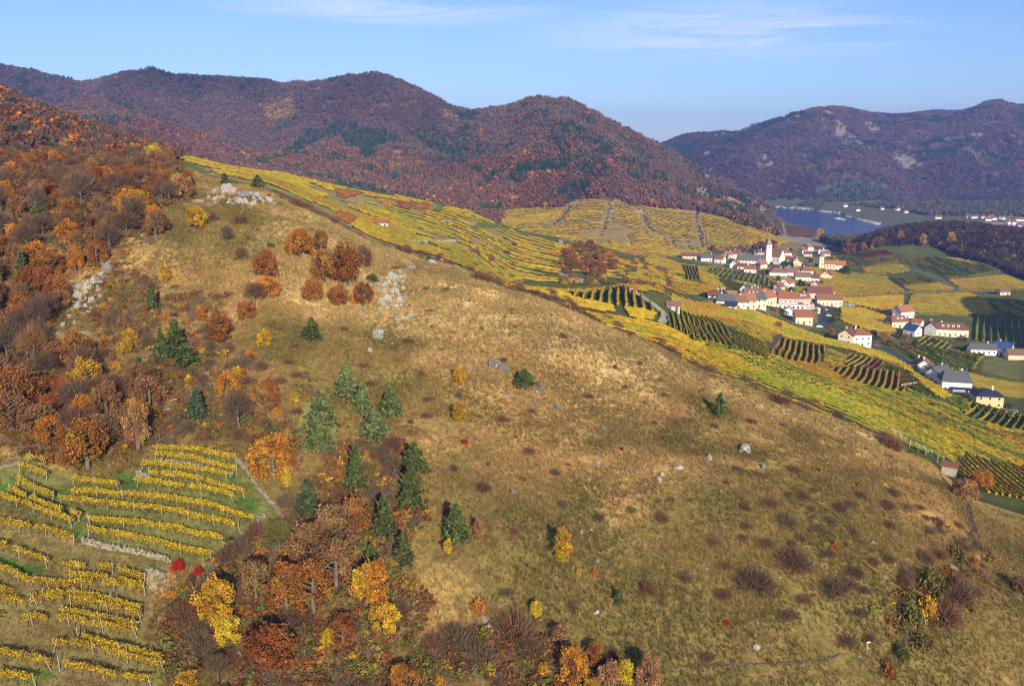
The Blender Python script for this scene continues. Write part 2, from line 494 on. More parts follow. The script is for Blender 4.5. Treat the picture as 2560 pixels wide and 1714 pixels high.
def ground_mat():
    m, nt, o = new_mat('ground')
    at_ = N(nt, 'ShaderNodeAttribute', attribute_name='col')
    a, h1 = noise_gain(nt, 0.7, 0.45, 1.6, 7, .75)
    b, h2 = noise_gain(nt, 0.06, 0.8, 1.22, 4, .6)
    c = mul(nt, mul(nt, at_.outputs[0], a), b)
    # drift of hue between straw and olive
    g, hf = noise_gain(nt, 0.16, 0.0, 1.0, 5, .65)
    hs = N(nt, 'ShaderNodeHueSaturation', i_Saturation=1.0)
    mr = N(nt, 'ShaderNodeMapRange', i_1=.3, i_2=.7, i_3=.478, i_4=.522)
    L(nt, hf, mr.inputs[0]); L(nt, mr.outputs[0], hs.inputs['Hue']); L(nt, c, hs.inputs['Color'])
    d = N(nt, 'ShaderNodeBsdfDiffuse', i_Roughness=0.4)
    L(nt, hs.outputs[0], d.inputs[0])
    bp = N(nt, 'ShaderNodeBump', i_Strength=0.7, i_Distance=0.5)
    L(nt, h1, bp.inputs['Height']); L(nt, bp.outputs[0], d.inputs['Normal'])
    L(nt, d.outputs[0], o.inputs[0])
    return m


def leaf_mat(name, source, trans=0.22, gain_scale=None):
    """source: 'object' reads the object's own colour, 'instance' the colour stored on each instance, 'mesh' the mesh's colours"""
    m, nt, o = new_mat(name)
    if source == 'object':
        base = N(nt, 'ShaderNodeObjectInfo').outputs['Color']
    elif source == 'instance':
        base = N(nt, 'ShaderNodeAttribute', attribute_name='tint', attribute_type='INSTANCER').outputs['Color']
    else:
        base = N(nt, 'ShaderNodeAttribute', attribute_name='col').outputs['Color']
    if source != 'mesh':
        v = N(nt, 'ShaderNodeAttribute', attribute_name='var')
        base = mul(nt, base, v.outputs['Color'])
    if gain_scale:
        g, _ = noise_gain(nt, gain_scale, .7, 1.3, 3, .6)
        base = mul(nt, base, g)
    d = N(nt, 'ShaderNodeBsdfDiffuse')
    L(nt, base, d.inputs[0])
    if trans:
        t = N(nt, 'ShaderNodeBsdfTranslucent'); L(nt, base, t.inputs[0])
        x = N(nt, 'ShaderNodeMixShader', i_0=trans)
        L(nt, d.outputs[0], x.inputs[1]); L(nt, t.outputs[0], x.inputs[2])
        L(nt, x.outputs[0], o.inputs[0])
    else:
        L(nt, d.outputs[0], o.inputs[0])
    return m


def solid_mat(name, color=None, rough=.9, scale=3.0, lo=.8, hi=1.2, bump=0.0, spec=0.2, stretch=None, detail=4):
    m, nt, o = new_mat(name)
    p = N(nt, 'ShaderNodeBsdfPrincipled', i_Roughness=rough)
    p.inputs['Specular IOR Level'].default_value = spec
    if color is None:
        base = N(nt, 'ShaderNodeObjectInfo').outputs['Color']
    else:
        rgb = N(nt, 'ShaderNodeRGB'); rgb.outputs[0].default_value = (*color, 1); base = rgb.outputs[0]
    g, h = noise_gain(nt, scale, lo, hi, detail, .65, stretch)
    L(nt, mul(nt, base, g), p.inputs['Base Color'])
    if bump:
        bp = N(nt, 'ShaderNodeBump', i_Strength=.8, i_Distance=bump)
        L(nt, h, bp.inputs['Height']); L(nt, bp.outputs[0], p.inputs['Normal'])
    L(nt, p.outputs[0], o.inputs[0])
    return m


M = {}
M['ground'] = ground_mat()
M['leaf'] = leaf_mat('leaf', 'object')
M['leaf_inst'] = leaf_mat('leaf_scatter', 'instance')
M['needle'] = leaf_mat('needle', 'object', .08)
M['vine'] = leaf_mat('vine_leaf', 'mesh', .25, 1.6)
M['bark'] = solid_mat('bark', None, .95, 2.5, .7, 1.3, .05)
M['rock'] = solid_mat('rock', None, .95, 1.3, .62, 1.25, .12, detail=7)
M['plaster'] = solid_mat('plaster', None, .9, .7, .9, 1.06)
M['roof'] = solid_mat('roof_tile', None, .8, 2.2, .72, 1.2, .05, stretch=(1, 1, 2))
M['glass'] = solid_mat('window_glass', (.03, .035, .045), .15, 1, .8, 1.2, spec=.6)
M['wood'] = solid_mat('weathered_wood', None, .9, 3.0, .7, 1.25, stretch=(4, 4, .4))
M['gravel'] = solid_mat('gravel', None, .95, 1.2, .8, 1.2)
M['paint'] = solid_mat('car_paint', None, .3, 1, .97, 1.03, spec=.5)


def water_mat():
    m, nt, o = new_mat('water')
    p = N(nt, 'ShaderNodeBsdfPrincipled', i_Roughness=.16)
    p.inputs['Base Color'].default_value = (.022, .055, .20, 1)
    p.inputs['IOR'].default_value = 1.33
    _, h = noise_gain(nt, .12, 0, 1, 4, .6, (1, 2.5, 1))
    bp = N(nt, 'ShaderNodeBump', i_Strength=.6, i_Distance=.6)
    L(nt, h, bp.inputs['Height']); L(nt, bp.outputs[0], p.inputs['Normal'])
    L(nt, p.outputs[0], o.inputs[0])
    return m


M['water'] = water_mat()


# ------------------------------------------------------------------ object helpers
def mesh_np(name, v, f, mats=(), smooth=False, col=None, mi=None, var=None):
    """v (n,3); f (m,4) or (m,3) array, or a list of such arrays"""
    fs = f if isinstance(f, (list, tuple)) else [f]
    fs = [np.asarray(q, np.int32) for q in fs if len(q)]
    me = bpy.data.meshes.new(name)
    v = np.asarray(v, np.float32)
    me.vertices.add(len(v)); me.vertices.foreach_set('co', v.ravel())
    loops = np.concatenate([q.ravel() for q in fs])
    tot = np.concatenate([np.full(len(q), q.shape[1], np.int32) for q in fs])
    st = np.concatenate([[0], np.cumsum(tot)[:-1]]).astype(np.int32)
    me.loops.add(len(loops)); me.loops.foreach_set('vertex_index', loops)
    me.polygons.add(len(tot)); me.polygons.foreach_set('loop_start', st)
    me.polygons.foreach_set('use_smooth', np.full(len(tot), smooth))
    for m in mats:
        me.materials.append(M[m] if isinstance(m, str) else m)
    if mi is not None:
        me.polygons.foreach_set('material_index', np.asarray(mi, np.int32))
    if col is not None:
        a = me.attributes.new('col', 'FLOAT_COLOR', 'POINT')
        c = np.ones((len(v), 4), np.float32); c[:, :3] = col
        a.data.foreach_set('color', c.ravel())
    if var is not None:
        a = me.attributes.new('var', 'FLOAT_COLOR', 'POINT')
        c = np.ones((len(v), 4), np.float32); c[:, :3] = np.asarray(var).reshape(len(v), -1)
        a.data.foreach_set('color', c.ravel())
    me.update(calc_edges=True)
    return me


def obj(name, me, parent=None, loc=None, color=None, kind=None):
    o = bpy.data.objects.new(name, me)
    COL.objects.link(o)
    if parent is not None:
        o.parent = parent
    if loc is not None:
        o.location = loc
    if color is not None:
        o.color = (*color, 1)
    if kind:
        o['kind'] = kind
    return o


def thing(name, label, cat, loc=(0, 0, 0), rotz=0, group=None, me=None, color=None, scale=None):
    o = obj(name, me, None, loc, color)
    o.rotation_euler = (0, 0, rotz)
    if scale is not None:
        o.scale = scale
    o['label'] = label; o['category'] = cat
    if group:
        o['group'] = group
    return o


class MB:
    """collects vertices and faces of one mesh"""
    def __init__(s):
        s.v = []; s.q = []; s.t = []; s.n = 0; s.c = []

    def add(s, v, q=(), t=(), c=None):
        v = np.asarray(v, float).reshape(-1, 3)
        if len(q):
            s.q.append(np.asarray(q, int).reshape(-1, 4) + s.n)
        if len(t):
            s.t.append(np.asarray(t, int).reshape(-1, 3) + s.n)
        s.v.append(v); s.n += len(v)
        if c is not None:
            s.c.append(np.broadcast_to(np.asarray(c, float), (len(v), 3)))

    def box(s, x0, x1, y0, y1, z0, z1):
        s.add([(x0, y0, z0), (x1, y0, z0), (x1, y1, z0), (x0, y1, z0), (x0, y0, z1), (x1, y0, z1), (x1, y1, z1), (x0, y1, z1)],
              [(0, 3, 2, 1), (4, 5, 6, 7), (0, 1, 5, 4), (1, 2, 6, 5), (2, 3, 7, 6), (3, 0, 4, 7)])

    def tube(s, pts, rad, n=6):
        P = np.asarray(pts, float); k = len(P)
        vs = []
        for i in range(k):
            d = P[min(i + 1, k - 1)] - P[max(i - 1, 0)]
            d = d / (np.linalg.norm(d) + 1e-9)
            a = np.cross(d, (0.31, 0.17, 0.93) if abs(d[2]) < .9 else (1, 0, 0)); a /= np.linalg.norm(a)
            b = np.cross(d, a)
            for j in range(n):
                w = 2 * math.pi * j / n
                vs.append(P[i] + rad[i] * (math.cos(w) * a + math.sin(w) * b))
        q = [(i * n + j, i * n + (j + 1) % n, (i + 1) * n + (j + 1) % n, (i + 1) * n + j) for i in range(k - 1) for j in range(n)]
        s.add(vs, q)

    def mesh(s, name, mats=(), smooth=False, var=None):
        v = np.concatenate(s.v)
        fs = []
        if s.q: fs.append(np.concatenate(s.q))
        if s.t: fs.append(np.concatenate(s.t))
        return mesh_np(name, v, fs, mats, smooth, np.concatenate(s.c) if s.c else None, None, var)


# ------------------------------------------------------------------ ground cover colours and ground meshes
STRAW = np.array((.36, .222, .082)); OLIVE = np.array((.178, .130, .042)); BROWN = np.array((.16, .085, .035)); GREEN = np.array((.115, .155, .035))
GCOL = np.ones((NR, NC, 3)) * np.array((.14, .085, .04))
w_ = fbm(XG / 16, YG / 16, 41, 4)
w2_ = fbm(XG / 45, YG / 45, 47, 3)
hill = PAR < 6.3
mixv = sm(.40, .62, w_ * .6 + w2_ * .4 + np.clip((PAR - 3.4) * .06, -.12, .08))[..., None]
GCOL = np.where(hill[..., None], OLIVE * (1 - mixv) + STRAW * mixv, GCOL)
pale_ = (sm(3.9, 4.8, PAR + (w_ - .5) * 1.2) * hill * (XG > -60))[..., None] * .75
GCOL = GCOL * (1 - pale_) + pale_ * np.array((.43, .305, .128)) * (.75 + .5 * w_[..., None])
GCOL = np.where(((PAR >= 6.0) & (PAR < 14))[..., None], np.array((.085, .092, .028)) * (.75 + .5 * w_[..., None]), GCOL)
GCOL = np.where((PAR >= 13.8)[..., None], np.array((.115, .062, .036)) * (.7 + .6 * w2_[..., None]), GCOL)
GCOL = np.where(((PAR > 16.2) & (PAR < 18.2))[..., None], np.array((.10, .10, .05)), GCOL)


WXG = XG + (fbm(XG / 9, YG / 9, 51, 3) - .5) * 14
WYG = YG + (fbm(XG / 9, YG / 9, 57, 3) - .5) * 14


def paint(P, color, soft=None, amount=1.0):
    """colour of the ground inside a plot; soft='wild' gives it a ragged edge"""
    global GCOL
    m = inside(P, WXG, WYG) if soft == 'wild' else inside(P, XG + (WXG - XG) * .18, YG + (WYG - YG) * .18) if soft == 'edge' else inside(P, XG, YG)
    GCOL[m] = GCOL[m] * (1 - amount) + np.array(color) * amount


WOOD = poly(fv((-200, 300), (0, 370), (100, 355), (250, 350), (375, 375), (420, 420), (430, 462), (355, 492), (370, 545), (300, 560), (250, 600), (140, 660), (110, 790), (200, 860), (300, 850), (350, 900), (340, 990), (250, 1040), (150, 1050), (0, 985), (-200, 960)), 53, 420)
paint(WOOD, (.17, .085, .035), 'wild', .8)
THICKET = poly(fv((640, 1160), (700, 1120), (800, 1050), (900, 990), (960, 1080), (960, 1250), (900, 1330), (910, 1480), (1100, 1400), (1260, 1480), (1550, 1600), (380, 1600), (370, 1420), (460, 1290), (560, 1260)), 53, 200)
paint(THICKET, (.16, .098, .038), 'wild', .75)
MIDSLOPE = poly(fv((260, 600), (420, 660), (560, 790), (660, 880), (700, 990), (640, 1080), (560, 1010), (350, 1005), (340, 900), (260, 850), (200, 760)), 53, 300)
paint(MIDSLOPE, (.20, .125, .045), 'wild', .6)
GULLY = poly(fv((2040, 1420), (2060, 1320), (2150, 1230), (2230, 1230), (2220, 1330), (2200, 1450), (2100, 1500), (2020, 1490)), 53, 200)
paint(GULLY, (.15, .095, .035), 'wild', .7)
VY1 = poly(z7((-60, 40), (160, -10), (420, 120), (700, 150), (960, 60), (1060, -60), (1500, -40), (1640, 20), (1720, 140), (1800, 260), (1930, 410), (1750, 520), (1640, 620), (1430, 790), (1380, 720), (1150, 710), (730, 620), (540, 560), (200, 420), (-60, 330)), 53, 200)
paint(VY1, (.145, .152, .045), 'edge', .9)
VY2 = poly(z7((-100, 440), (250, 470), (520, 580), (950, 640), (1150, 740), (1050, 930), (1000, 1240), (1150, 1450), (1080, 1580), (-100, 1580)), 53, 200)
paint(VY2, (.19, .150, .055), 'edge', .9)
for g in (((720, 130), (960, 70), (1010, 110), (930, 190), (820, 190)), ((1420, 790), (1440, 700), (1590, 560), (1740, 470), (1740, 570), (1660, 640), (1530, 770)), ((360, 250), (430, 200), (480, 260), (440, 310), (380, 300)),
          ((480, 520), (560, 470), (620, 520), (560, 550)), ((1590, 280), (1720, 250), (1790, 350), (1720, 380)), ((0, 640), (240, 700), (420, 780), (250, 780), (0, 690)), ((-40, 240), (0, 170), (140, 160), (60, 240)), ((1540, 110), (1600, 100), (1610, 150), (1540, 160)), ((0, 1520), (300, 1440), (420, 1450), (250, 1540))):
    paint(poly(z7(*g), 53, 200), (.080, .150, .028), 'edge', .9)
for g in (((990, 760), (1160, 850), (1130, 880), (1000, 890)), ((1070, 1060), (1160, 1080), (1130, 1110)), ((290, 1010), (700, 1070), (900, 1130), (720, 1100), (430, 1060))):
    paint(poly(z7(*g), 53, 200), (.42, .30, .16), 'edge', .8)
paint(poly(fv((700, 930), (735, 905), (770, 930), (778, 1000), (750, 1035), (700, 1030), (682, 1000)), 60, 220), (.16, .22, .065), 'edge', .85)
# forest of the upper left ridge, slope bushes behind the brow
UPR = poly(fv((-250, 170), (0, 205), (100, 250), (250, 310), (380, 345), (420, 360), (380, 380), (0, 345), (-250, 280)), 380, 680)
paint(UPR, (.15, .075, .035), 'wild')
# spur ground, terraced hill ground
SPUR = poly([(650, 470), (600, 455), (520, 425), (440, 395), (400, 379), (470, 394), (550, 414), (640, 428), (700, 434), (850, 468), (1000, 493), (1180, 533), (1280, 578), (1420, 615), (1300, 700), (1210, 700), (1126, 664), (929, 600), (765, 505)], 330, 700)
paint(SPUR, (.21, .165, .06), 'wild')
THILL = poly(zt((-300, 470), (-600, 330), (-200, 240), (0, 215), (500, 210), (700, 100), (1130, 85), (1250, 95), (1400, 165), (2000, 215), (2250, 235), (2600, 330), (2800, 420), (3000, 480), (3350, 560), (3450, 650), (3300, 700), (3000, 700), (2800, 720), (2560, 720), (2300, 800), (1900, 830), (1500, 820), (1300, 780), (1000, 690), (700, 640), (300, 560)), 690, 1300)
paint(THILL, (.24, .17, .06), 'wild')
paint(poly(zr((180, 540), (420, 640), (520, 620), (560, 760), (250, 900), (100, 900), (200, 700)), 800, 1300), (.19, .14, .07))
paint(poly([(982, 370), (945, 402), (985, 408), (1025, 392)], 1000, 2300), (.21, .125, .08))
cliffm = (PAR > 14.2) & (PAR < 16.4) & (XG / YG > 0.205) & (HG > 3) & (fbm(XG / 60, YG / 60, 77, 4) > .47)
GCOL[cliffm] = (.27, .20, .12)
FARROCK = (PAR > 18.4) & (PAR < 20.1) & (fbm(XG / 70, YG / 200, 81, 4) > .635) & (XG / YG < 0.52)
GCOL[FARROCK] = (.20, .165, .13)
# valley floor fields: (close-up polygon, colour)
FY = (.33, .235, .030); FG_ = (.115, .125, .040)
FIELDS = [
 (z4((-1050, 1000), (-400, 960), (600, 1085), (620, 1130), (820, 1265), (400, 1330), (-60, 1330), (-700, 1330)), FY), (z4((270, 980), (600, 925), (760, 920), (900, 1000), (650, 1040), (330, 1040)), FY),
 (z4((800, 1215), (1300, 1165), (1460, 1250), (900, 1270)), FY), (z4((1370, 1130), (2130, 1070), (2420, 1170), (2420, 1240), (1540, 1245)), FY),
 (z4((910, 1310), (1660, 1290), (1840, 1380), (1960, 1500), (2000, 1560), (900, 1560), (860, 1420)), FY), (z4((-300, 1340), (820, 1310), (800, 1450), (620, 1540), (300, 1470), (100, 1420)), FY),
 (z4((640, 1110), (1000, 1090), (1300, 1150), (800, 1205)), FG_), (z4((60, 810), (330, 860), (700, 840), (800, 880), (300, 960), (0, 900)), (.15, .13, .045)),
 (z4((720, 850), (1250, 830), (1900, 930), (2100, 1020), (1400, 1110), (1150, 1020)), (.12, .12, .042)), (z4((130, 800), (340, 770), (560, 740), (700, 800), (300, 850)), (.15, .055, .035)), (z4((1290, 845), (1500, 850), (1880, 930), (1700, 935)), (.16, .06, .04)),
 (z3((0, 140), (300, 170), (600, 270), (520, 330), (740, 450), (500, 500), (0, 330)), FY), (z3((690, 620), (880, 620), (1500, 720), (1900, 760), (1780, 830), (1700, 960), (1050, 900), (850, 740)), (.06, .12, .022)),
 (z3((1100, 900), (1700, 980), (1800, 1010), (2420, 1090), (2420, 1290), (2000, 1250), (1850, 1160), (1600, 1160), (1560, 1060)), FY),
 (z3((1720, 240), (2040, 260), (2420, 300), (2420, 640), (1900, 600), (1680, 560)), (.10, .12, .04)), (z3((1810, 960), (1820, 820), (1980, 770), (2420, 830), (2420, 1080)), (.14, .14, .045)),
 (z3((1350, 1350), (1520, 1250), (1700, 1500), (1480, 1480)), (.055, .125, .022)), (z3((1850, 90), (2420, 60), (2420, 290), (2040, 250)), (.11, .09, .05)), (z3((1960, 1400), (2080, 1380), (2260, 1520), (2150, 1520)), (.06, .12, .025))]
for pg, c in FIELDS:
    paint(poly(pg, 330, 1150), c)
# far bank fields
for pg, c in ((zr((1120, 90), (1500, 100), (1800, 150), (1300, 150)), (.13, .13, .055)), (zr((1700, 165), (2400, 170), (2400, 210), (1800, 210)), (.22, .19, .06)), (z4((930, 230), (1380, 210), (1150, 255)), (.27, .22, .05)), (z4((1280, 265), (1780, 215), (1700, 240), (1500, 270)), (.27, .22, .05)), (z4((2060, 300), (2400, 240), (2400, 300), (2150, 320)), (.25, .21, .06)), (z4((400, 40), (850, 90), (820, 140), (500, 110)), (.14, .14, .06))):
    paint(poly(pg, 1500, 2900), c)
for b in BARS:
    paint(poly(b, 1400, 2600), (.55, .48, .38))
    HG = np.where(inside(poly(b, 1400, 2600), XG, YG), .55, HG)
# village ground
VILL = poly([(1720, 640), (1990, 628), (2090, 650), (2110, 690), (2080, 720), (2060, 745), (2110, 770), (2060, 800), (2010, 830), (1960, 790), (1790, 770), (1750, 755), (1870, 735), (1930, 705), (1850, 680), (1740, 655)], 500, 1100)
paint(VILL, (.17, .145, .07), None, .9)

GV = np.stack([XG, YG, HG], -1).reshape(-1, 3)
ii = (np.arange(NR - 1)[:, None] * NC + np.arange(NC - 1)[None, :])
QUADS = np.stack([ii, ii + 1, ii + NC + 1, ii + NC], -1).reshape(-1, 4)
pq = PAR[:-1, :-1].reshape(-1)
for nm, lo, hi_ in (('grassy_hill', -1, 6.0), ('valley_ground', 6.0, 14.0), ('wooded_mountains', 14.0, 99)):
    qs = QUADS[(pq >= lo) & (pq < hi_)]
    used, inv = np.unique(qs, return_inverse=True)
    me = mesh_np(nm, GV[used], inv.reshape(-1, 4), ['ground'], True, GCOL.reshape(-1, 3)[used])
    obj(nm, me, kind='structure')
WZ = -0.2
wx = np.vstack([RIVER * 1.0])
cen = RIVER.mean(0)
bmw = bmesh.new()
ringv = [bmw.verts.new((p[0] + (p[0] - cen[0]) * .02, p[1] + (p[1] - cen[1]) * .02, WZ)) for p in RIVER]
bmesh.ops.triangulate(bmw, faces=[bmw.faces.new(ringv)])
bmesh.ops.recalc_face_normals(bmw, faces=bmw.faces[:])
mw = bpy.data.meshes.new('river'); bmw.to_mesh(mw); bmw.free(); mw.materials.append(M['water'])
if sum(p.normal.z for p in mw.polygons) < 0:
    mw.flip_normals()
obj('river', mw, kind='structure')

# ------------------------------------------------------------------ plant prototypes (unit size: crown about 1 m radius unless noted)
def leaf_quads(C, size, rng, up=.35, aspect=.62, outward=None):
    """one small bent leaf spray per centre C: quads of random tilt"""
    n = len(C)
    nrm = rng.normal(size=(n, 3)); nrm[:, 2] += up
    if outward is not None:
        nrm += outward * 0.9
    nrm /= np.linalg.norm(nrm, axis=1)[:, None]
    a = np.cross(nrm, rng.normal(size=(n, 3))); a /= np.linalg.norm(a, axis=1)[:, None] + 1e-9
    b = np.cross(nrm, a)
    s = np.asarray(size) * (0.65 + 0.7 * rng.random(n))
    a = a * s[:, None] * .5; b = b * s[:, None] * .5 * aspect
    v = np.stack([C - a - b * .4, C + b, C + a + b * .2, C - b * .9], 1).reshape(-1, 3)
    q = np.arange(4 * n).reshape(n, 4)
    return v, q


def crown_proto(name, seed, clumps, per, leaf, kind='round', mat='leaf'):
    rng = np.random.default_rng(seed)
    d = rng.normal(size=(clumps, 3)); d /= np.linalg.norm(d, axis=1)[:, None]
    rad = 0.55 + 0.38 * rng.random(clumps)
    if kind == 'round':
        d[:, 2] = np.where(d[:, 2] < -.80, -d[:, 2], d[:, 2])
        d[:, :2] *= np.where(d[:, 2:] < -.2, 1.12, 1)
        C = d * rad[:, None] * (1, 1, .95)
        lob = .30
    elif kind == 'tall':
        z = rng.random(clumps) * 2 - 1
        w = np.sqrt(np.maximum(0, 1 - (z * .95) ** 2)) * (1.0 - .25 * z)
        C = np.stack([d[:, 0] * w * .62, d[:, 1] * w * .62, z * 1.35], 1) * (.7 + .3 * rng.random(clumps))[:, None]
        lob = .27
    else:  # shrub
        d[:, 2] = np.abs(d[:, 2])
        C = d * rad[:, None] * (1, 1, .75)
        lob = .33
    cl_r = lob * (.7 + .6 * rng.random(clumps))
    g = 0.62 + .66 * rng.random(clumps)
    hue = rng.normal(size=clumps) * .17
    pts, var, outw = [], [], []
    for i in range(clumps):
        e = rng.normal(size=(per, 3)); e /= np.linalg.norm(e, axis=1)[:, None]
        p = C[i] + e * cl_r[i] * (.45 + .55 * rng.random(per))[:, None]
        pts.append(p); outw.append(e)
        gg = g[i] * (.8 + .4 * rng.random(per))
        var.append(np.stack([gg * (1 + hue[i] * .3), gg * (1 + hue[i]), gg], 1))
    pts = np.concatenate(pts); var = np.concatenate(var); outw = np.concatenate(outw)
    v, q = leaf_quads(pts, np.full(len(pts), leaf), rng, .45, .75, outw)
    return mesh_np(name, v, q, [mat], False, var=np.repeat(var, 4, 0))


def twig_proto(name, seed, n, length, thick, mat='leaf', shape='round'):
    """leafless crown: a haze of fine rising twigs"""
    rng = np.random.default_rng(seed)
    d = rng.normal(size=(n, 3)); d /= np.linalg.norm(d, axis=1)[:, None]
    if shape == 'round':
        d[:, 2] = np.where(d[:, 2] < -.4, -d[:, 2], d[:, 2])
    else:
        d[:, 2] = np.abs(d[:, 2]) * .8
    C = d * (rng.random(n) ** .45)[:, None]
    dirv = C * .9 + rng.normal(size=(n, 3)) * .35 + (0, 0, .35)
    dirv /= np.linalg.norm(dirv, axis=1)[:, None]
    s = np.cross(dirv, rng.normal(size=(n, 3))); s /= np.linalg.norm(s, axis=1)[:, None]
    l = length * (.5 + rng.random(n)); w = thick * (.6 + .8 * rng.random(n))
    v = np.stack([C - s * w[:, None], C + s * w[:, None], C + dirv * l[:, None]], 1).reshape(-1, 3)
    t = np.arange(3 * n).reshape(n, 3)
    g = np.repeat(.7 + .6 * rng.random(n), 3)
    return mesh_np(name, v, t, [mat], False, var=np.stack([g, g, g], 1))


def pine_proto(name, seed, whorls, spread, mat='needle', dens=7):
    """pine crown of height 1: whorls of drooping needle pads"""
    rng = np.random.default_rng(seed)
    pts, var, sz = [], [], []
    for w in range(whorls):
        z = .12 + .88 * (w + .3 * rng.random()) / whorls
        reach = spread * (1.06 - z) ** .85 * (.75 + .5 * rng.random()) + .02
        nb = 7 if z < .8 else 5
        a0 = rng.random() * 6.28
        for b in range(nb):
            a = a0 + b * 6.283 / nb + rng.normal() * .2
            r1 = reach * (.55 + .7 * rng.random()); zj = rng.normal() * .028
            g = .7 + .6 * rng.random()
            for k in range(dens):
                f = (.25 + .75 * (k + rng.random()) / dens)
                side = rng.normal() * .22 * r1 * f
                p = (math.cos(a) * r1 * f - math.sin(a) * side, math.sin(a) * r1 * f + math.cos(a) * side, z + zj + .07 * f - .07 * f * f + rng.normal() * .018)
                pts.append(p); var.append(g * (.85 + .3 * rng.random())); sz.append(.065 + .05 * rng.random())
    pts = np.array(pts)
    v, q = leaf_quads(pts, np.array(sz), rng, 1.0, .8)
    g = np.repeat(np.array(var), 4)
    return mesh_np(name, v, q, [mat], False, var=np.stack([g, g, g], 1))


def trunk_proto(name, seed, h0, limbs, r=.055, top=1.0, lean=.1):
    """tapered trunk of height 1 with rising limbs from h0"""
    rng = random.Random(seed)
    b = MB()
    P = [(0, 0, -.12)]
    x = y = 0
    for i in range(1, 7):
        x += rng.uniform(-lean, lean) * .2; y += rng.uniform(-lean, lean) * .2
        P.append((x, y, top * i / 6))
    b.tube(P, [r * 1.25] + [r * (1 - .13 * i) for i in range(1, 7)], 7)
    for i in range(limbs):
        z = h0 + (top - h0) * (i + .5) / limbs * .8
        k = z / top * 6; j = min(int(k), 5)
        c = P[j + 1] if j < 6 else P[-1]
        a = rng.uniform(0, 6.28); l = rng.uniform(.22, .4)
        b.tube([(c[0], c[1], z), (c[0] + math.cos(a) * l * .5, c[1] + math.sin(a) * l * .5, z + l * .35), (c[0] + math.cos(a) * l, c[1] + math.sin(a) * l, z + l * .85)], [r * .5, r * .34, r * .12], 5)
    return b.mesh(name, ['bark'], True)


OAK = [crown_proto('oak_crown', 100 + i, 50, 84, .105, 'round') for i in range(4)] + [crown_proto('oak_crown', 110 + i, 50, 78, .105, 'tall') for i in range(3)]
SHRUB = [crown_proto('shrub_crown', 130 + i, 22, 46, .15, 'shrub') for i in range(3)]
TWIG = [twig_proto('twigs', 140 + i, 1500, .42, .013) for i in range(3)]
TWIGS = [twig_proto('shrub_twigs', 150 + i, 800, .5, .018, 'leaf', 'shrub') for i in range(3)]
PINE = [pine_proto('pine_crown', 160 + i, 19, .36, 'needle', 9) for i in range(3)] + [pine_proto('pine_crown', 170, 13, .55, 'needle', 12)]
TRK = [trunk_proto('trunk', 180 + i, .32, 7) for i in range(3)]
BTRK = [trunk_proto('bare_trunk', 190 + i, .28, 11, .035) for i in range(3)]
PTRK = [trunk_proto('pine_trunk', 200 + i, .3, 3, .028, 1, .04) for i in range(2)]

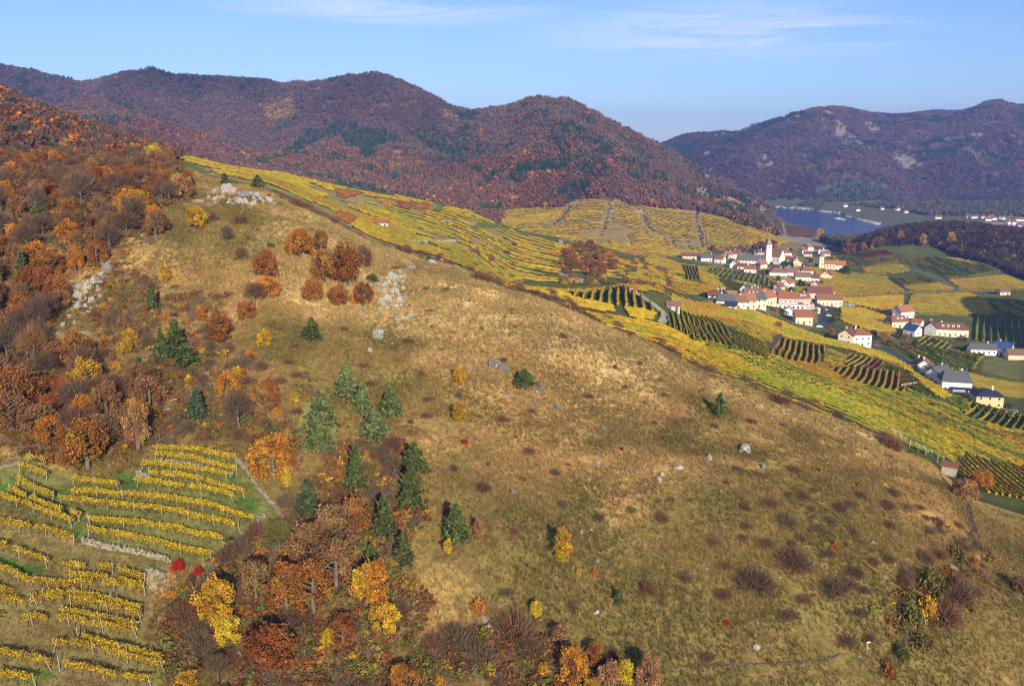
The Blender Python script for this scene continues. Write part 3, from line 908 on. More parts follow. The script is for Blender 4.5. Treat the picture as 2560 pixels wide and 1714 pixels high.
# ------------------------------------------------------------------ scatter (woods, grass): one object each, instances through geometry nodes
def scatter(name, P, scale, tints, protos, pick, label, cat, rot=None, zs=None):
    me = bpy.data.meshes.new(name)
    n = len(P)
    me.vertices.add(n); me.vertices.foreach_set('co', np.asarray(P, np.float32).ravel())
    a = me.attributes.new('size', 'FLOAT', 'POINT'); a.data.foreach_set('value', np.asarray(scale, np.float32))
    a = me.attributes.new('tall', 'FLOAT', 'POINT'); a.data.foreach_set('value', np.asarray(zs if zs is not None else np.ones(n), np.float32))
    a = me.attributes.new('turn', 'FLOAT', 'POINT'); a.data.foreach_set('value', np.asarray(rot if rot is not None else RNG.random(n) * 6.283, np.float32))
    a = me.attributes.new('pick', 'INT', 'POINT'); a.data.foreach_set('value', np.asarray(pick, np.int32))
    a = me.attributes.new('tint', 'FLOAT_COLOR', 'POINT')
    c = np.ones((n, 4), np.float32); c[:, :3] = tints
    a.data.foreach_set('color', c.ravel())
    o = obj(name, me, kind='stuff'); o['label'] = label; o['category'] = cat
    coll = bpy.data.collections.new(name + '_kinds')
    for i, pm in enumerate(protos):
        po = bpy.data.objects.new('kind%02d' % i, pm); coll.objects.link(po)
    ng = bpy.data.node_groups.new(name, 'GeometryNodeTree')
    ng.interface.new_socket('Geometry', in_out='INPUT', socket_type='NodeSocketGeometry')
    ng.interface.new_socket('Geometry', in_out='OUTPUT', socket_type='NodeSocketGeometry')
    gin = ng.nodes.new('NodeGroupInput'); go = ng.nodes.new('NodeGroupOutput')
    ci = ng.nodes.new('GeometryNodeCollectionInfo'); ci.inputs['Collection'].default_value = coll
    ci.inputs['Separate Children'].default_value = True; ci.inputs['Reset Children'].default_value = True
    ip = ng.nodes.new('GeometryNodeInstanceOnPoints'); ip.inputs['Pick Instance'].default_value = True

    def named(nm, ty):
        q = ng.nodes.new('GeometryNodeInputNamedAttribute'); q.data_type = ty; q.inputs['Name'].default_value = nm
        return q.outputs[0]
    cx = ng.nodes.new('ShaderNodeCombineXYZ'); ng.links.new(named('turn', 'FLOAT'), cx.inputs[2])
    sx = ng.nodes.new('ShaderNodeCombineXYZ'); sn = named('size', 'FLOAT')
    mm = ng.nodes.new('ShaderNodeMath'); mm.operation = 'MULTIPLY'
    ng.links.new(sn, mm.inputs[0]); ng.links.new(named('tall', 'FLOAT'), mm.inputs[1])
    ng.links.new(sn, sx.inputs[0]); ng.links.new(sn, sx.inputs[1]); ng.links.new(mm.outputs[0], sx.inputs[2])
    e2r = ng.nodes.new('FunctionNodeEulerToRotation'); ng.links.new(cx.outputs[0], e2r.inputs[0])
    ng.links.new(gin.outputs[0], ip.inputs['Points']); ng.links.new(ci.outputs[0], ip.inputs['Instance'])
    ng.links.new(named('pick', 'INT'), ip.inputs['Instance Index'])
    ng.links.new(e2r.outputs[0], ip.inputs['Rotation']); ng.links.new(sx.outputs[0], ip.inputs['Scale'])
    ng.links.new(ip.outputs[0], go.inputs[0])
    md = o.modifiers.new('scatter', 'NODES'); md.node_group = ng
    return o


def ground_points(n, lo, hi_, tmin=T0 - .06, tmax=T1 + .06, power=1.0):
    """random points of the ground between loft lines lo and hi_, even per square metre of ground plan"""
    ok = (PAR >= lo) & (PAR < hi_) & (TCOL[None, :] > tmin) & (TCOL[None, :] < tmax)
    dT = np.gradient(TCOL); dY = np.gradient(np.exp(LNY))
    wgt = ok * (YG * dT[None, :]) * dY[:, None] / YG ** (2 * (1 - power))
    p = (wgt / wgt.sum()).ravel()
    k = RNG.choice(p.size, n, p=p)
    r, c = np.unravel_index(k, (NR, NC))
    t = TCOL[c] + (RNG.random(n) - .5) * dT[c]; y = np.exp(LNY[r]) + (RNG.random(n) - .5) * dY[r]
    return t * y, y


def pickcol(w, cols, n):
    w = np.array(w, float); k = RNG.choice(len(cols), n, p=w / w.sum())
    return np.array(cols)[k], k


FARCROWN = [crown_proto('far_crown', 300 + i, 13, 7, .62, 'round', 'leaf_inst') for i in range(3)]
FARBARE = [twig_proto('far_bare', 310 + i, 130, .6, .055, 'leaf_inst') for i in range(2)]
FARPINE = [pine_proto('far_pine', 320 + i, 7, .30, 'leaf_inst', 3) for i in range(2)]
RUST = (.25, .098, .034); ORANGE = (.48, .19, .028); GOLD = (.55, .31, .03); BRWN = (.20, .095, .045); BARE = (.150, .104, .078); PINEC = (.040, .075, .032); TAN = (.38, .19, .08)

# the wooded mountains behind the vineyards
gx, gy = ground_points(52000, 14.25, 16.5)
gx2, gy2 = ground_points(16000, 12.4, 14.6, T0 - .06, .295)
gx = np.r_[gx, gx2]; gy = np.r_[gy, gy2]
pp = samp(PAR, gx, gy); hz = height(gx, gy)
k = (hz > 6) & ~inside(THILL, gx, gy) & ((gx / gy < .30) | (pp > 14.9))
CLEARING = poly([(982, 370), (945, 402), (985, 408), (1025, 392)], 1000, 2300)
k &= ~(inside(CLEARING, gx, gy) & (RNG.random(len(gx)) < .85))
k &= seen(gx, gy, hz, 14)
gx, gy, hz, pp = gx[k], gy[k], hz[k], pp[k]
cliff = (gx / gy > .205) & (fbm(gx / 60, gy / 60, 77, 4) > .47) & (RNG.random(len(gx)) < .85)
gx, gy, hz, pp = gx[~cliff], gy[~cliff], hz[~cliff], pp[~cliff]
n = len(gx)
low = 1 - sm(14.1, 15.6, pp + (fbm(gx / 120, gy / 120, 61, 3) - .5) * 1.2)
n1 = fbm(gx / 130, gy / 200, 63, 3); n2 = fbm(gx / 60, gy / 60, 66, 3)
r = RNG.random(n)
tint_ = np.array([BARE] * n) * (.82 + .36 * RNG.random((n, 1)))
isor = r < (.16 + .62 * low) * (.5 + n1)
pal, _ = pickcol((4, 2.6, .3, 4), (RUST, (.32, .12, .03), GOLD, BRWN), n)
tint_ = np.where(isor[:, None], pal * (.72 + .5 * RNG.random((n, 1))), tint_)
PG = [poly(p, 1000, 2300) for p in ([(715, 385), (760, 335), (850, 310), (890, 315), (960, 350), (925, 410), (900, 395), (850, 345), (780, 365), (740, 390)], [(1035, 350), (1100, 360), (1190, 395), (1130, 405), (1080, 385)], [(1140, 292), (1195, 290), (1190, 312), (1155, 315)], [(1170, 422), (1200, 425), (1215, 440), (1180, 440)], [(1290, 420), (1410, 420), (1415, 438), (1290, 440)], [(880, 325), (930, 330), (985, 345), (975, 365), (930, 350)])]
pm = (n2 > .66) & (r < .55)
for P in PG:
    pm |= inside(P, gx, gy) & (RNG.random(n) < .92)
tint_ = np.where(pm[:, None], np.array(PINEC) * (.8 + .5 * RNG.random((n, 1))), tint_)
ye = [poly(p, 1000, 2300) for p in ([(650, 260), (730, 240), (740, 290), (700, 310), (660, 300)], [(1100, 275), (1135, 285), (1150, 315), (1110, 300)], [(985, 425), (1010, 425), (1005, 440)])]
for P in ye:
    tint_ = np.where((inside(P, gx, gy) & (RNG.random(n) < .6))[:, None], np.array((.42, .27, .06)), tint_)
bare = ~isor & ~pm
tint_ = np.where(pm[:, None], tint_, tint_ * .66 + np.array((.145, .096, .062)) * .34)
tint_ = tint_ * (.66 + .68 * sm(.3, .7, fbm(gx / 260, gy / 420, 68, 4)))[:, None]
pick = np.where(pm, 5 + RNG.integers(0, 2, n), np.where(bare & (RNG.random(n) < .6), 3 + RNG.integers(0, 2, n), RNG.integers(0, 3, n)))
sz = np.where(pm, 9 + 5 * RNG.random(n), 2.8 + 4.2 * RNG.random(n) ** 1.5)
sz = np.where(gy > 1900, sz * 1.15, sz)
lift = np.where(pm, 0, sz * .6)
scatter('mountain_forest', np.stack([gx, gy, hz + lift], 1), sz, tint_, FARCROWN + FARBARE + FARPINE, pick, 'brown and rust autumn forest with dark conifer patches covering the mountain behind the vineyards', 'forest')

# far hills across the river
gx, gy = ground_points(42000, 17.85, 20.4, T0 + .5, T1 + .08)
hz = height(gx, gy)
k = seen(gx, gy, hz, 14) & (hz > 9)
k &= ~((fbm(gx / 70, gy / 200, 81, 4) > .635) & (RNG.random(len(gx)) < .6) & (gx / gy < .52) & (samp(PAR, gx, gy) > 18.4))
gx, gy, hz = gx[k], gy[k], hz[k]
n = len(gx)
tint_, _ = pickcol((5, 2, 1.2, .7), (BARE, BRWN, RUST, (.30, .15, .05)), n)
tint_ = (tint_ * .55 + np.array((.135, .095, .07)) * .45) * (.8 + .3 * RNG.random((n, 1))) * (.7 + .6 * sm(.3, .7, fbm(gx / 200, gy / 350, 97, 4)))[:, None]
pm = (fbm(gx / 150, gy / 150, 91, 3) > .63)
tint_ = np.where(pm[:, None], np.array(PINEC) * 1.2, tint_)
pick = np.where(pm, 5, np.where(RNG.random(n) < .35, 3 + RNG.integers(0, 2, n), RNG.integers(0, 3, n)))
sz = np.where(pm, 11, 5.5 + 2.5 * RNG.random(n))
scatter('far_hill_forest', np.stack([gx, gy, hz + np.where(pm, 0, sz * .5)], 1), sz, tint_, FARCROWN + FARBARE + FARPINE, pick, 'purple brown forest on the far hills across the river', 'forest')

# the closed upper wood on the left ridge and the scrub in the side valley
gx, gy = ground_points(9000, 6.2, 10.4, T0 - .05, 0.02)
k = inside(UPR, gx, gy)
gx, gy = gx[k], gy[k]; hz = height(gx, gy); k = seen(gx, gy, hz, 8); gx, gy, hz = gx[k], gy[k], hz[k]
n = len(gx)
tint_, kk = pickcol((3, 2.2, 2, .8, .5), (BRWN, BARE, RUST, ORANGE, (.08, .11, .05)), n)
pick = np.where((kk == 1) & (RNG.random(n) < .7), 3, RNG.integers(0, 3, n))
sz = 2.6 + 1.8 * RNG.random(n)
scatter('ridge_wood', np.stack([gx, gy, hz + sz * .5], 1), sz, tint_ * (.75 + .5 * RNG.random((n, 1))), FARCROWN + FARBARE, pick, 'closed brown and orange wood on the upper left ridge', 'wood')

TENS = {2: 'twenty', 3: 'thirty', 4: 'forty', 5: 'fifty'}
ONES = 'first second third fourth fifth sixth seventh eighth ninth tenth eleventh twelfth thirteenth fourteenth fifteenth sixteenth seventeenth eighteenth nineteenth twentieth'.split()


def nth(i):
    """1 -> first"""
    if i <= 20:
        return ONES[i - 1]
    t, o_ = divmod(i, 10)
    return (TENS[t][:-1] + 'ieth') if o_ == 0 else TENS[t] + ' ' + ONES[o_ - 1]


# ------------------------------------------------------------------ vineyards
YEL = np.array((.50, .345, .030)); YGR = np.array((.33, .31, .035)); AMB = np.array((.45, .24, .03)); LIME = np.array((.31, .33, .04)); VGR = np.array((.16, .19, .035)); WINE = np.array((.26, .075, .04))


def straight_rows(P, a, b, spacing, ds, y0=200, y1=1200, bend=0.0):
    """parallel rows inside plot P, running like the picture line a-b, following the ground"""
    A = np.array(at(*a, y0, y1)[:2]); B = np.array(at(*b, y0, y1)[:2])
    d = (B - A) / np.linalg.norm(B - A); nrm = np.array((-d[1], d[0]))
    c = P.mean(0); q = P - c
    s0, s1 = (q @ nrm).min(), (q @ nrm).max(); l0, l1 = (q @ d).min(), (q @ d).max()
    rows = []
    for s in np.arange(s0 + spacing * .5, s1, spacing):
        l = np.arange(l0, l1, ds)
        off = s + bend * ((l - l0) / max(l1 - l0, 1)) ** 2 * 10 + 1.0 * (vnoise(l / 30, l * 0 + s / 90, 3) - .5)
        pt = c + l[:, None] * d + off[:, None] * nrm
        rows += runs(pt, inside(P, pt[:, 0], pt[:, 1]))
    return rows


def runs(pt, ok, least=4):
    o = []; i = 0; n = len(ok)
    while i < n:
        if ok[i]:
            j = i
            while j < n and ok[j]:
                j += 1
            if j - i >= least:
                o.append(pt[i:j])
            i = j
        else:
            i += 1
    return o


GULL = [zt((1155, 80), (1135, 240), (1105, 330), (1095, 440), (1050, 560)), zt((1395, 140), (1480, 190), (1560, 270), (1620, 400), (1690, 500), (1750, 570)), zt((2285, 230), (2250, 330), (2260, 410), (2300, 520), (2320, 700)), zt((700, 120), (640, 190), (560, 320), (430, 440)), zt((1900, 560), (1960, 640), (2020, 710)), zt((2100, 560), (2150, 650), (2190, 730))]
GPT = []
for g_ in GULL:
    w_l = np.array([at(*q, 800, 1300)[:2] for q in g_]); sg_ = np.r_[0, np.cumsum(np.hypot(*np.diff(w_l, axis=0).T))]
    l_ = np.arange(0, sg_[-1], 4.0)
    GPT.append(np.stack([np.interp(l_, sg_, w_l[:, 0]), np.interp(l_, sg_, w_l[:, 1])], 1))
GALL = np.vstack(GPT)
RUSTP = [poly(zs((690, 425), (1235, 478), (1130, 560), (760, 525)), 380, 690), poly(zs((-60, 285), (150, 290), (310, 335), (100, 400), (-60, 390)), 380, 690), poly(zs((-60, 570), (140, 600), (235, 650), (160, 720), (-60, 740)), 380, 690)]
GREENP = [poly(zs((1135, 560), (1235, 488), (1345, 500), (1260, 580)), 380, 690), poly(zs((1640, 745), (2230, 755), (2230, 800), (1620, 810)), 380, 690)]


def loft_rows(P, p0, p1, count, ds, gap=0.04, wobble=10, bare=None, skip=()):
    """terrace rows: follow the hillside lines p0..p1 inside plot P"""
    rows = []
    t = np.linspace(P[:, 0].min() / P[:, 1].max() - .05, P[:, 0].max() / P[:, 1].min() + .05, 900)
    t = t[(t > TCOL[0]) & (t < TCOL[-1])]
    for k in range(count):
        p = p0 + (p1 - p0) * (k + .5) / count
        y = np.array([math.exp(np.interp(p, PAR[:, c], LNY)) for c in range(NC)])
        yy = np.interp(t, TCOL, y)
        pt = np.stack([t * yy, yy], 1)
        seg = np.r_[0, np.cumsum(np.hypot(*np.diff(pt, axis=0).T))]
        l = np.arange(0, seg[-1], ds)
        pt = np.stack([np.interp(l, seg, pt[:, 0]), np.interp(l, seg, pt[:, 1])], 1)
        wob = (fbm(pt[:, 0] / 45, pt[:, 1] / 45, 15, 3) - .5) * wobble
        pt = pt + np.stack([np.zeros(len(pt)), wob], 1)
        ok = inside(P, pt[:, 0], pt[:, 1]) & (vnoise(pt[:, 0] / 14 + 31 * k, pt[:, 1] * 0 + k * 3.7, 8) > gap * 4)
        for Q in skip:
            ok &= ~inside(Q, pt[:, 0], pt[:, 1])
        if bare == 90:
            ok &= (((pt[:, None, :] - GALL[None]) ** 2).sum(-1).min(1) > 30)
        if bare:
            ok &= fbm(pt[:, 0] / bare, pt[:, 1] / bare, 83, 3) < .66
        rows += runs(pt, ok)
    return rows


def hedge(rows, h, w, colours, seed, jit=.22, low=.38):
    """a leafy wall of vines along each row"""
    rng = np.random.default_rng(seed)
    out = []
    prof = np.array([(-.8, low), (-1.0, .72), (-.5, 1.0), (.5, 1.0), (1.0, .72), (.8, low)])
    for pt in rows:
        n = len(pt)
        d = np.gradient(pt, axis=0); d /= np.linalg.norm(d, axis=1)[:, None] + 1e-9
        nr = np.stack([-d[:, 1], d[:, 0]], 1)
        z = height(pt[:, 0], pt[:, 1])
        hh = h * (.86 + .28 * rng.random((n, 1))); ww = w * (.75 + .5 * rng.random((n, 1)))
        off = prof[None, :, 0] * ww + rng.normal(size=(n, 6)) * jit * w
        zz = prof[None, :, 1] * hh + rng.normal(size=(n, 6)) * jit * .35 * h * .5
        v = np.stack([pt[:, None, 0] + nr[:, None, 0] * off + d[:, None, 0] * rng.normal(size=(n, 6)) * .15, pt[:, None, 1] + nr[:, None, 1] * off, z[:, None] + zz], -1)
        i = np.arange(n - 1)[:, None] * 6 + np.arange(5)[None, :]
        q = np.stack([i, i + 1, i + 7, i + 6], -1).reshape(-1, 4)
        caps = np.array([[0, 1, 2, 3], [0, 3, 4, 5]]); e = (n - 1) * 6
        q = np.vstack([q, caps[:, ::-1], caps + e])
        k = np.clip(.75 * fbm(pt[:, 0] / 34, pt[:, 1] / 34, 88, 2) + .25 * vnoise(np.full(n, rng.random() * 99), np.arange(n) / 9.0, 4) + rng.normal() * .13, 0, 1)
        base = np.array([colours[min(int(x * 1.0 * len(colours)), len(colours) - 1)] for x in np.clip((k - .2) / .6, 0, .999)])
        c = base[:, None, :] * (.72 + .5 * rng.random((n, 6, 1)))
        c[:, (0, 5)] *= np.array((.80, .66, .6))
        out.append((v.reshape(-1, 3), q, c.reshape(-1, 3)))
    return out


def merged(hs):
    b = MB()
    for v, q, c in hs:
        b.add(v, q, c=c)
    return b


ROWSTUFF = MB()
NROW = 0
PLOTS = []


def plot(label, pts, a, b, spacing, colours, seed, y0, y1, h=1.3, w=.34, ds=1.0, individuals=0, group=None, bend=0, rows=None):
    """one vineyard plot; the rows that show largest become things of their own, the others join the mass"""
    global NROW
    P = poly(pts, y0, y1)
    PLOTS.append(P)
    rr = rows if rows is not None else straight_rows(P, a, b, spacing, ds, y0, y1, bend)
    rr = [r for r in rr if len(r) > 3]
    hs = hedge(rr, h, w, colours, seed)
    order = sorted(range(len(rr)), key=lambda i: -len(rr[i]) / rr[i][:, 1].mean())
    solo = set(order[:individuals])
    mids = [proj(r[len(r) // 2][0], r[len(r) // 2][1], float(height(*r[len(r) // 2]))) for r in rr]
    us = [q[0] for q in mids]; vs_ = [q[1] for q in mids]
    ax = 0 if (max(us) - min(us)) > 1.5 * (max(vs_) - min(vs_)) else 1
    side = 'left' if ax == 0 else 'top'
    rank = {i: k for k, i in enumerate(sorted(range(len(rr)), key=lambda i: mids[i][ax]))}
    for i in range(len(rr)):
        if i in solo:
            o_ = rr[i][len(rr[i]) // 2]; base = np.array((o_[0], o_[1], float(height(*o_))))
            v, q, c = hs[i]
            me = mesh_np('vine_row', v - base, q, ['vine'], False, c)
            thing('vine_row', f'{nth(rank[i] + 1)} from the {side}, {label}', 'vine row', base, 0, group or label, me)
            NROW += 1
        else:
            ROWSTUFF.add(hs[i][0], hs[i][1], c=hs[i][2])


def z5(*pts):
    return [(850 + x / 2.723, 650 + y / 2.723) for x, y in pts]


def z2(*pts):
    return [(1700 + x / 5.447, 600 + y / 5.447) for x, y in pts]


def z(f, *p):
    return f(p)[0]


# slope below the grassy hill, right half of the picture
plot('bright yellow vine row along the foot of the hill', z6((0, 545), (0, 720), (130, 800), (330, 860), (560, 930), (900, 1030), (1330, 1190), (1560, 1260), (1420, 1065), (1000, 865), (620, 695), (300, 612)), z(z6, 200, 680), z(z6, 900, 915), 4.3, (YEL, YEL, YGR, LIME), 1, 229, 420, individuals=22)
plot('long yellow green vine row above the wooden shed', z6((1040, 860), (1400, 950), (1800, 1060), (2342, 1200), (2500, 1260), (2500, 1460), (2342, 1420), (1950, 1330), (1870, 1390), (1560, 1300), (1350, 1190)), z(z6, 1400, 1040), z(z6, 1800, 1230), 4.3, (YEL, YGR, VGR, AMB), 2, 195, 460, individuals=26, bend=.7)
plot('yellow vine row beside the orange bushes near the shed', z6((1900, 1390), (1960, 1340), (2342, 1430), (2500, 1470), (2500, 1570), (2342, 1640), (2100, 1600), (1900, 1460)), z(z6, 1960, 1350), z(z6, 2100, 1480), 2.6, (YEL, YEL, AMB), 3, 181, 300, individuals=12)
plot('golden vine row in the fan shaped plot', z6((640, 510), (1000, 590), (960, 710), (760, 695), (615, 645)), z(z6, 640, 640), z(z6, 700, 520), 2.8, (YEL, AMB), 4, 280, 560, individuals=14, w=.5)
plot('yellow vine row on the upper left slope', z6((-60, 330), (120, 360), (330, 470), (370, 605), (200, 565), (0, 510), (-60, 480)), z(z6, 60, 390), z(z6, 110, 520), 2.5, (YEL, YEL, YGR), 5, 280, 560, individuals=16)
plot('diagonal vine row below the village', z6((-60, 230), (400, 320), (700, 420), (1000, 540), (1400, 640), (1700, 800), (1860, 940), (1760, 960), (1500, 725), (1100, 605), (700, 520), (300, 405), (-60, 320)), z(z6, 300, 340), z(z6, 1100, 575), 4.3, (YEL, YGR, AMB), 6, 330, 660, individuals=16)
plot('vine row beside the brown fallow strip', z6((350, 480), (560, 565), (635, 650), (600, 690), (450, 625), (372, 605)), z(z6, 430, 520), z(z6, 560, 640), 2.4, (YEL, YGR, YEL), 7, 280, 560, individuals=8)
plot('short golden vine row above the pale wall', z6((1010, 735), (1500, 765), (1545, 905), (1320, 875), (1100, 805)), z(z6, 1220, 850), z(z6, 1255, 775), 2.7, (YEL, AMB, AMB), 8, 280, 540, individuals=16, w=.5)
plot('short vine row at the top of the terraces', z6((1150, 645), (1390, 690), (1350, 760), (1110, 725)), z(z6, 1150, 710), z(z6, 1220, 660), 2.6, (YEL, AMB, WINE), 9, 300, 560, individuals=8)
plot('vine row stepping down the gully in the slope', z6((400, 625), (620, 695), (1000, 865), (1040, 900), (700, 825), (420, 705)), z(z6, 640, 710), z(z6, 900, 880), 2.5, (VGR, YGR, YEL), 10, 260, 500, individuals=8)
plot('green vine row by the dark roofed houses', z6((1400, 720), (1560, 765), (1790, 965), (1540, 885)), z(z6, 1420, 730), z(z6, 1750, 940), 2.5, (VGR, YGR, AMB), 11, 300, 560, individuals=8)
plot('yellow vine row below the modern villa', z6((1920, 1060), (1980, 965), (2342, 1060), (2500, 1100), (2500, 1210), (2342, 1180), (2100, 1110)), z(z6, 1950, 1080), z(z6, 2000, 1040), 2.8, (YEL, AMB, VGR), 12, 260, 460, individuals=10)
plot('dark shaded vine row in the striped plot', z5((1530, 218), (1930, 190), (2070, 262), (2205, 400), (1850, 312), (1600, 262)), z(z5, 1905, 200), z(z5, 1912, 310), 3.4, (YEL, YGR), 13, 300, 470, individuals=20, w=.48, h=2.0)
plot('yellow row on the flat top of the spur', z5((1150, 180), (1900, 176), (2300, 222), (2420, 270), (2342, 275), (2060, 222), (1930, 188), (1540, 213)), z(z5, 1200, 190), z(z5, 1800, 182), 2.3, (YEL, YEL, AMB), 14, 300, 480, individuals=4)
plot('yellow row below the striped plot', z5((1180, 195), (1520, 222), (1600, 268), (1860, 320), (1880, 365), (1640, 330), (1430, 250)), z(z5, 1300, 215), z(z5, 1800, 330), 2.4, (YEL, YEL, AMB), 15, 260, 440, individuals=6)
plot('yellow row in the small plot by the curved track', z5((1920, 330), (2170, 372), (2130, 420), (1960, 400)), z(z5, 1930, 340), z(z5, 2150, 390), 2.3, (YEL, AMB), 16, 260, 440, individuals=3)
plot('long vine row below the red roofed hut', z5((1640, 345), (1900, 400), (2140, 430), (2342, 520), (2500, 580), (2342, 660), (2300, 640), (2000, 520), (1800, 450)), z(z5, 1800, 420), z(z5, 2342, 590), 4.3, (YEL, AMB, YGR), 17, 250, 440, individuals=14)
plot('green and yellow row beside the hut', z5((2210, 400), (2342, 380), (2500, 420), (2500, 540), (2342, 500), (2230, 450)), z(z5, 2260, 390), z(z5, 2280, 450), 2.8, (VGR, YGR, YEL), 18, 270, 500, individuals=8)
BIG = poly(z6((0, 300), (0, 560), (130, 720), (330, 780), (560, 850), (900, 950), (1330, 1120), (1560, 1210), (1870, 1400), (1960, 1500), (2500, 1600), (2500, 1100), (2342, 1060), (1980, 950), (1850, 930), (1700, 800), (1400, 640), (1000, 540), (700, 420), (300, 260)), 195, 660)
fill = []
for r_ in straight_rows(BIG, z(z6, 600, 560), z(z6, 1300, 830), 4.3, 1.2, 195, 660):
    ok_ = np.ones(len(r_), bool)
    for Q in PLOTS:
        ok_ &= ~inside(Q, r_[:, 0], r_[:, 1])
    ok_ &= fbm(r_[:, 0] / 30, r_[:, 1] / 30, 71, 3) > .36
    fill += runs(r_, ok_)
plot('diagonal vine row', z6((0, 300), (0, 560), (130, 720)), None, None, 0, (YGR, VGR, YEL, AMB), 28, 195, 660, rows=fill)
PLOTS.pop()
VL = 'vine row on the bank west of the village'
plot(VL, z2((0, 340), (240, 370), (290, 560), (90, 550)), z(z2, 100, 400), z(z2, 150, 540), 2.8, (YEL, AMB, YGR), 19, 560, 960, ds=1.6)
plot(VL, z2((300, 430), (480, 380), (1390, 530), (1340, 660), (1000, 610), (540, 525)), z(z2, 900, 440), z(z2, 870, 495), 4.2, (YGR, VGR, YEL), 20, 560, 960, ds=1.6, w=.6)
plot(VL, z2((-250, 560), (0, 560), (530, 640), (545, 740), (0, 750), (-250, 700)), z(z2, 0, 620), z(z2, 540, 660), 3.4, (YEL, YEL, AMB), 21, 520, 860, ds=1.6)
plot(VL, z2((540, 520), (830, 600), (1020, 660), (830, 740), (640, 700), (520, 560)), z(z2, 560, 540), z(z2, 800, 720), 3.0, (YGR, YEL), 22, 520, 860, ds=1.6)
plot(VL, z2((1080, 890), (1500, 960), (1420, 1010), (1270, 960)), z(z2, 1200, 920), z(z2, 1180, 900), 2.6, (YEL, VGR), 23, 450, 760, ds=1.4)
plot(VL, z2((2000, 910), (2290, 940), (2300, 1000), (2110, 1090)), z(z2, 2060, 930), z(z2, 2150, 1070), 2.6, (VGR, YGR), 24, 450, 760, ds=1.4)

W2 = poly(z2((-420, 200), (0, 330), (600, 385), (1200, 425), (1370, 560), (1020, 700), (850, 690), (540, 770), (-250, 770), (-560, 600)), 520, 1000)
fill2 = []
for r_ in straight_rows(W2, z(z2, 0, 600), z(z2, 540, 640), 3.0, 1.6, 520, 1000):
    ok_ = ~inside(VILL, r_[:, 0], r_[:, 1])
    for Q in PLOTS[:-1]:
        ok_ &= ~inside(Q, r_[:, 0], r_[:, 1])
    fill2 += runs(r_, ok_ & (fbm(r_[:, 0] / 30, r_[:, 1] / 30, 72, 3) > .38))
plot('bank row', z2((0, 340), (240, 370), (290, 560)), None, None, 0, (YEL, YGR, YEL, AMB), 30, 560, 960, h=1.5, w=.75, rows=fill2)
PLOTS.pop()
# terraces of the spur and of the hill behind
plot('terrace row', [(650, 474), (640, 432), (700, 436), (850, 470), (1000, 495), (1180, 535), (1280, 580), (1400, 612), (1280, 690), (1215, 695), (1150, 640), (1060, 600), (960, 610), (929, 597), (800, 520)], None, None, 0, (YEL, YEL, YGR, AMB), 25, 330, 700,
     h=1.6, w=1.0, rows=loft_rows(SPUR, 7.2, 9.97, 42, 1.6, .035, 8, 26, RUSTP + GREENP))
for i_, Q_ in enumerate(RUSTP + GREENP):
    plot('terrace row', zs((690, 425), (1235, 478), (1130, 560)), None, None, 0, (np.array((.36, .15, .04)), np.array((.30, .12, .04))) if i_ < 3 else (VGR, VGR, YGR), 90 + i_, 380, 690, h=1.4, w=.8, rows=loft_rows(Q_, 7.2, 9.97, 48, 1.6, .01, 6))
for Q_ in RUSTP:
    PLOTS.append(Q_)
plot('terrace row', zt((0, 560)), None, None, 0, (YEL, YEL, YEL, YGR, AMB), 26, 800, 1300, h=1.7, w=1.7, rows=loft_rows(THILL, 11.1, 14.0, 50, 2.4, .018, 3, 90))
plot('terrace row', [(1290, 600), (1420, 616), (1530, 645), (1640, 672), (1720, 705), (1640, 720), (1420, 706), (1290, 690)], None, None, 0, (YEL, AMB, YGR), 27, 480, 700, h=1.7, w=.7,
     rows=[r for r in loft_rows(poly([(1290, 600), (1420, 616), (1530, 645), (1640, 672), (1720, 705), (1640, 720), (1420, 706), (1290, 690)], 480, 700), 9.2, 9.98, 18, 1.6, .10)])
MARKS_G = GPT
S2P = poly([(1215, 700), (1180, 660), (1200, 610), (1300, 605), (1400, 640), (1400, 708), (1290, 700)], 340, 700)
plot('terrace row', [(1215, 700), (1180, 660), (1200, 610), (1300, 605), (1400, 640), (1400, 708), (1290, 700)], None, None, 0, (YEL, YGR, YEL, AMB), 29, 340, 700, h=1.6, w=.9, rows=loft_rows(S2P, 7.0, 9.9, 34, 1.6, .06, 8, 22))
# valley floor plots
DIRS = [((2100, 700), (2230, 705))] * 20
for i, (pg, c) in enumerate(FIELDS):
    if c is FY:
        col, a, b, sp = (YEL * .95, YEL, AMB, YGR), pg[0], (pg[0][0] + 60, pg[0][1] + 8), 2.5
    elif i in (13, 15, 18):
        continue
    else:
        col, sp = (YGR, VGR, YEL * .9), 3.0
        if c == (.15, .055, .035) or c == (.16, .06, .04):
            col = (WINE, WINE, VGR)
        a = pg[0]; b = (pg[0][0] + 40, pg[0][1] + 22)
    if i == 10:
        a, b = z(z3, 100, 300), z(z3, 500, 250); sp = 3.4; col = (YEL, YGR)
    if i == 13:
        continue
    if c == (.10, .12, .04):
        a, b = z(z3, 1800, 300), z(z3, 1790, 560); sp = 4.4; col = (YGR, VGR)
    if c == (.14, .14, .045):
        a, b = z(z3, 1850, 960), z(z3, 2100, 800); sp = 4.6; col = (YEL, YGR)
    plot('valley row', pg, a, b, sp, col, 40 + i, 330, 1150, h=1.7, w=.6, ds=2.0)
plot('valley row', z3((870, 600), (1040, 490), (1420, 610), (1420, 670), (1330, 690)), z(z3, 900, 600), z(z3, 1050, 500), 3.6, (YEL, YGR), 70, 400, 900, ds=1.5, w=.55)
plot('valley row', z3((1660, 1350), (1700, 1330), (2000, 1430), (2342, 1520), (2342, 1553), (1760, 1500)), z(z3, 1700, 1350), z(z3, 1900, 1480), 2.6, (YGR, VGR, AMB), 71, 300, 700, ds=1.5)
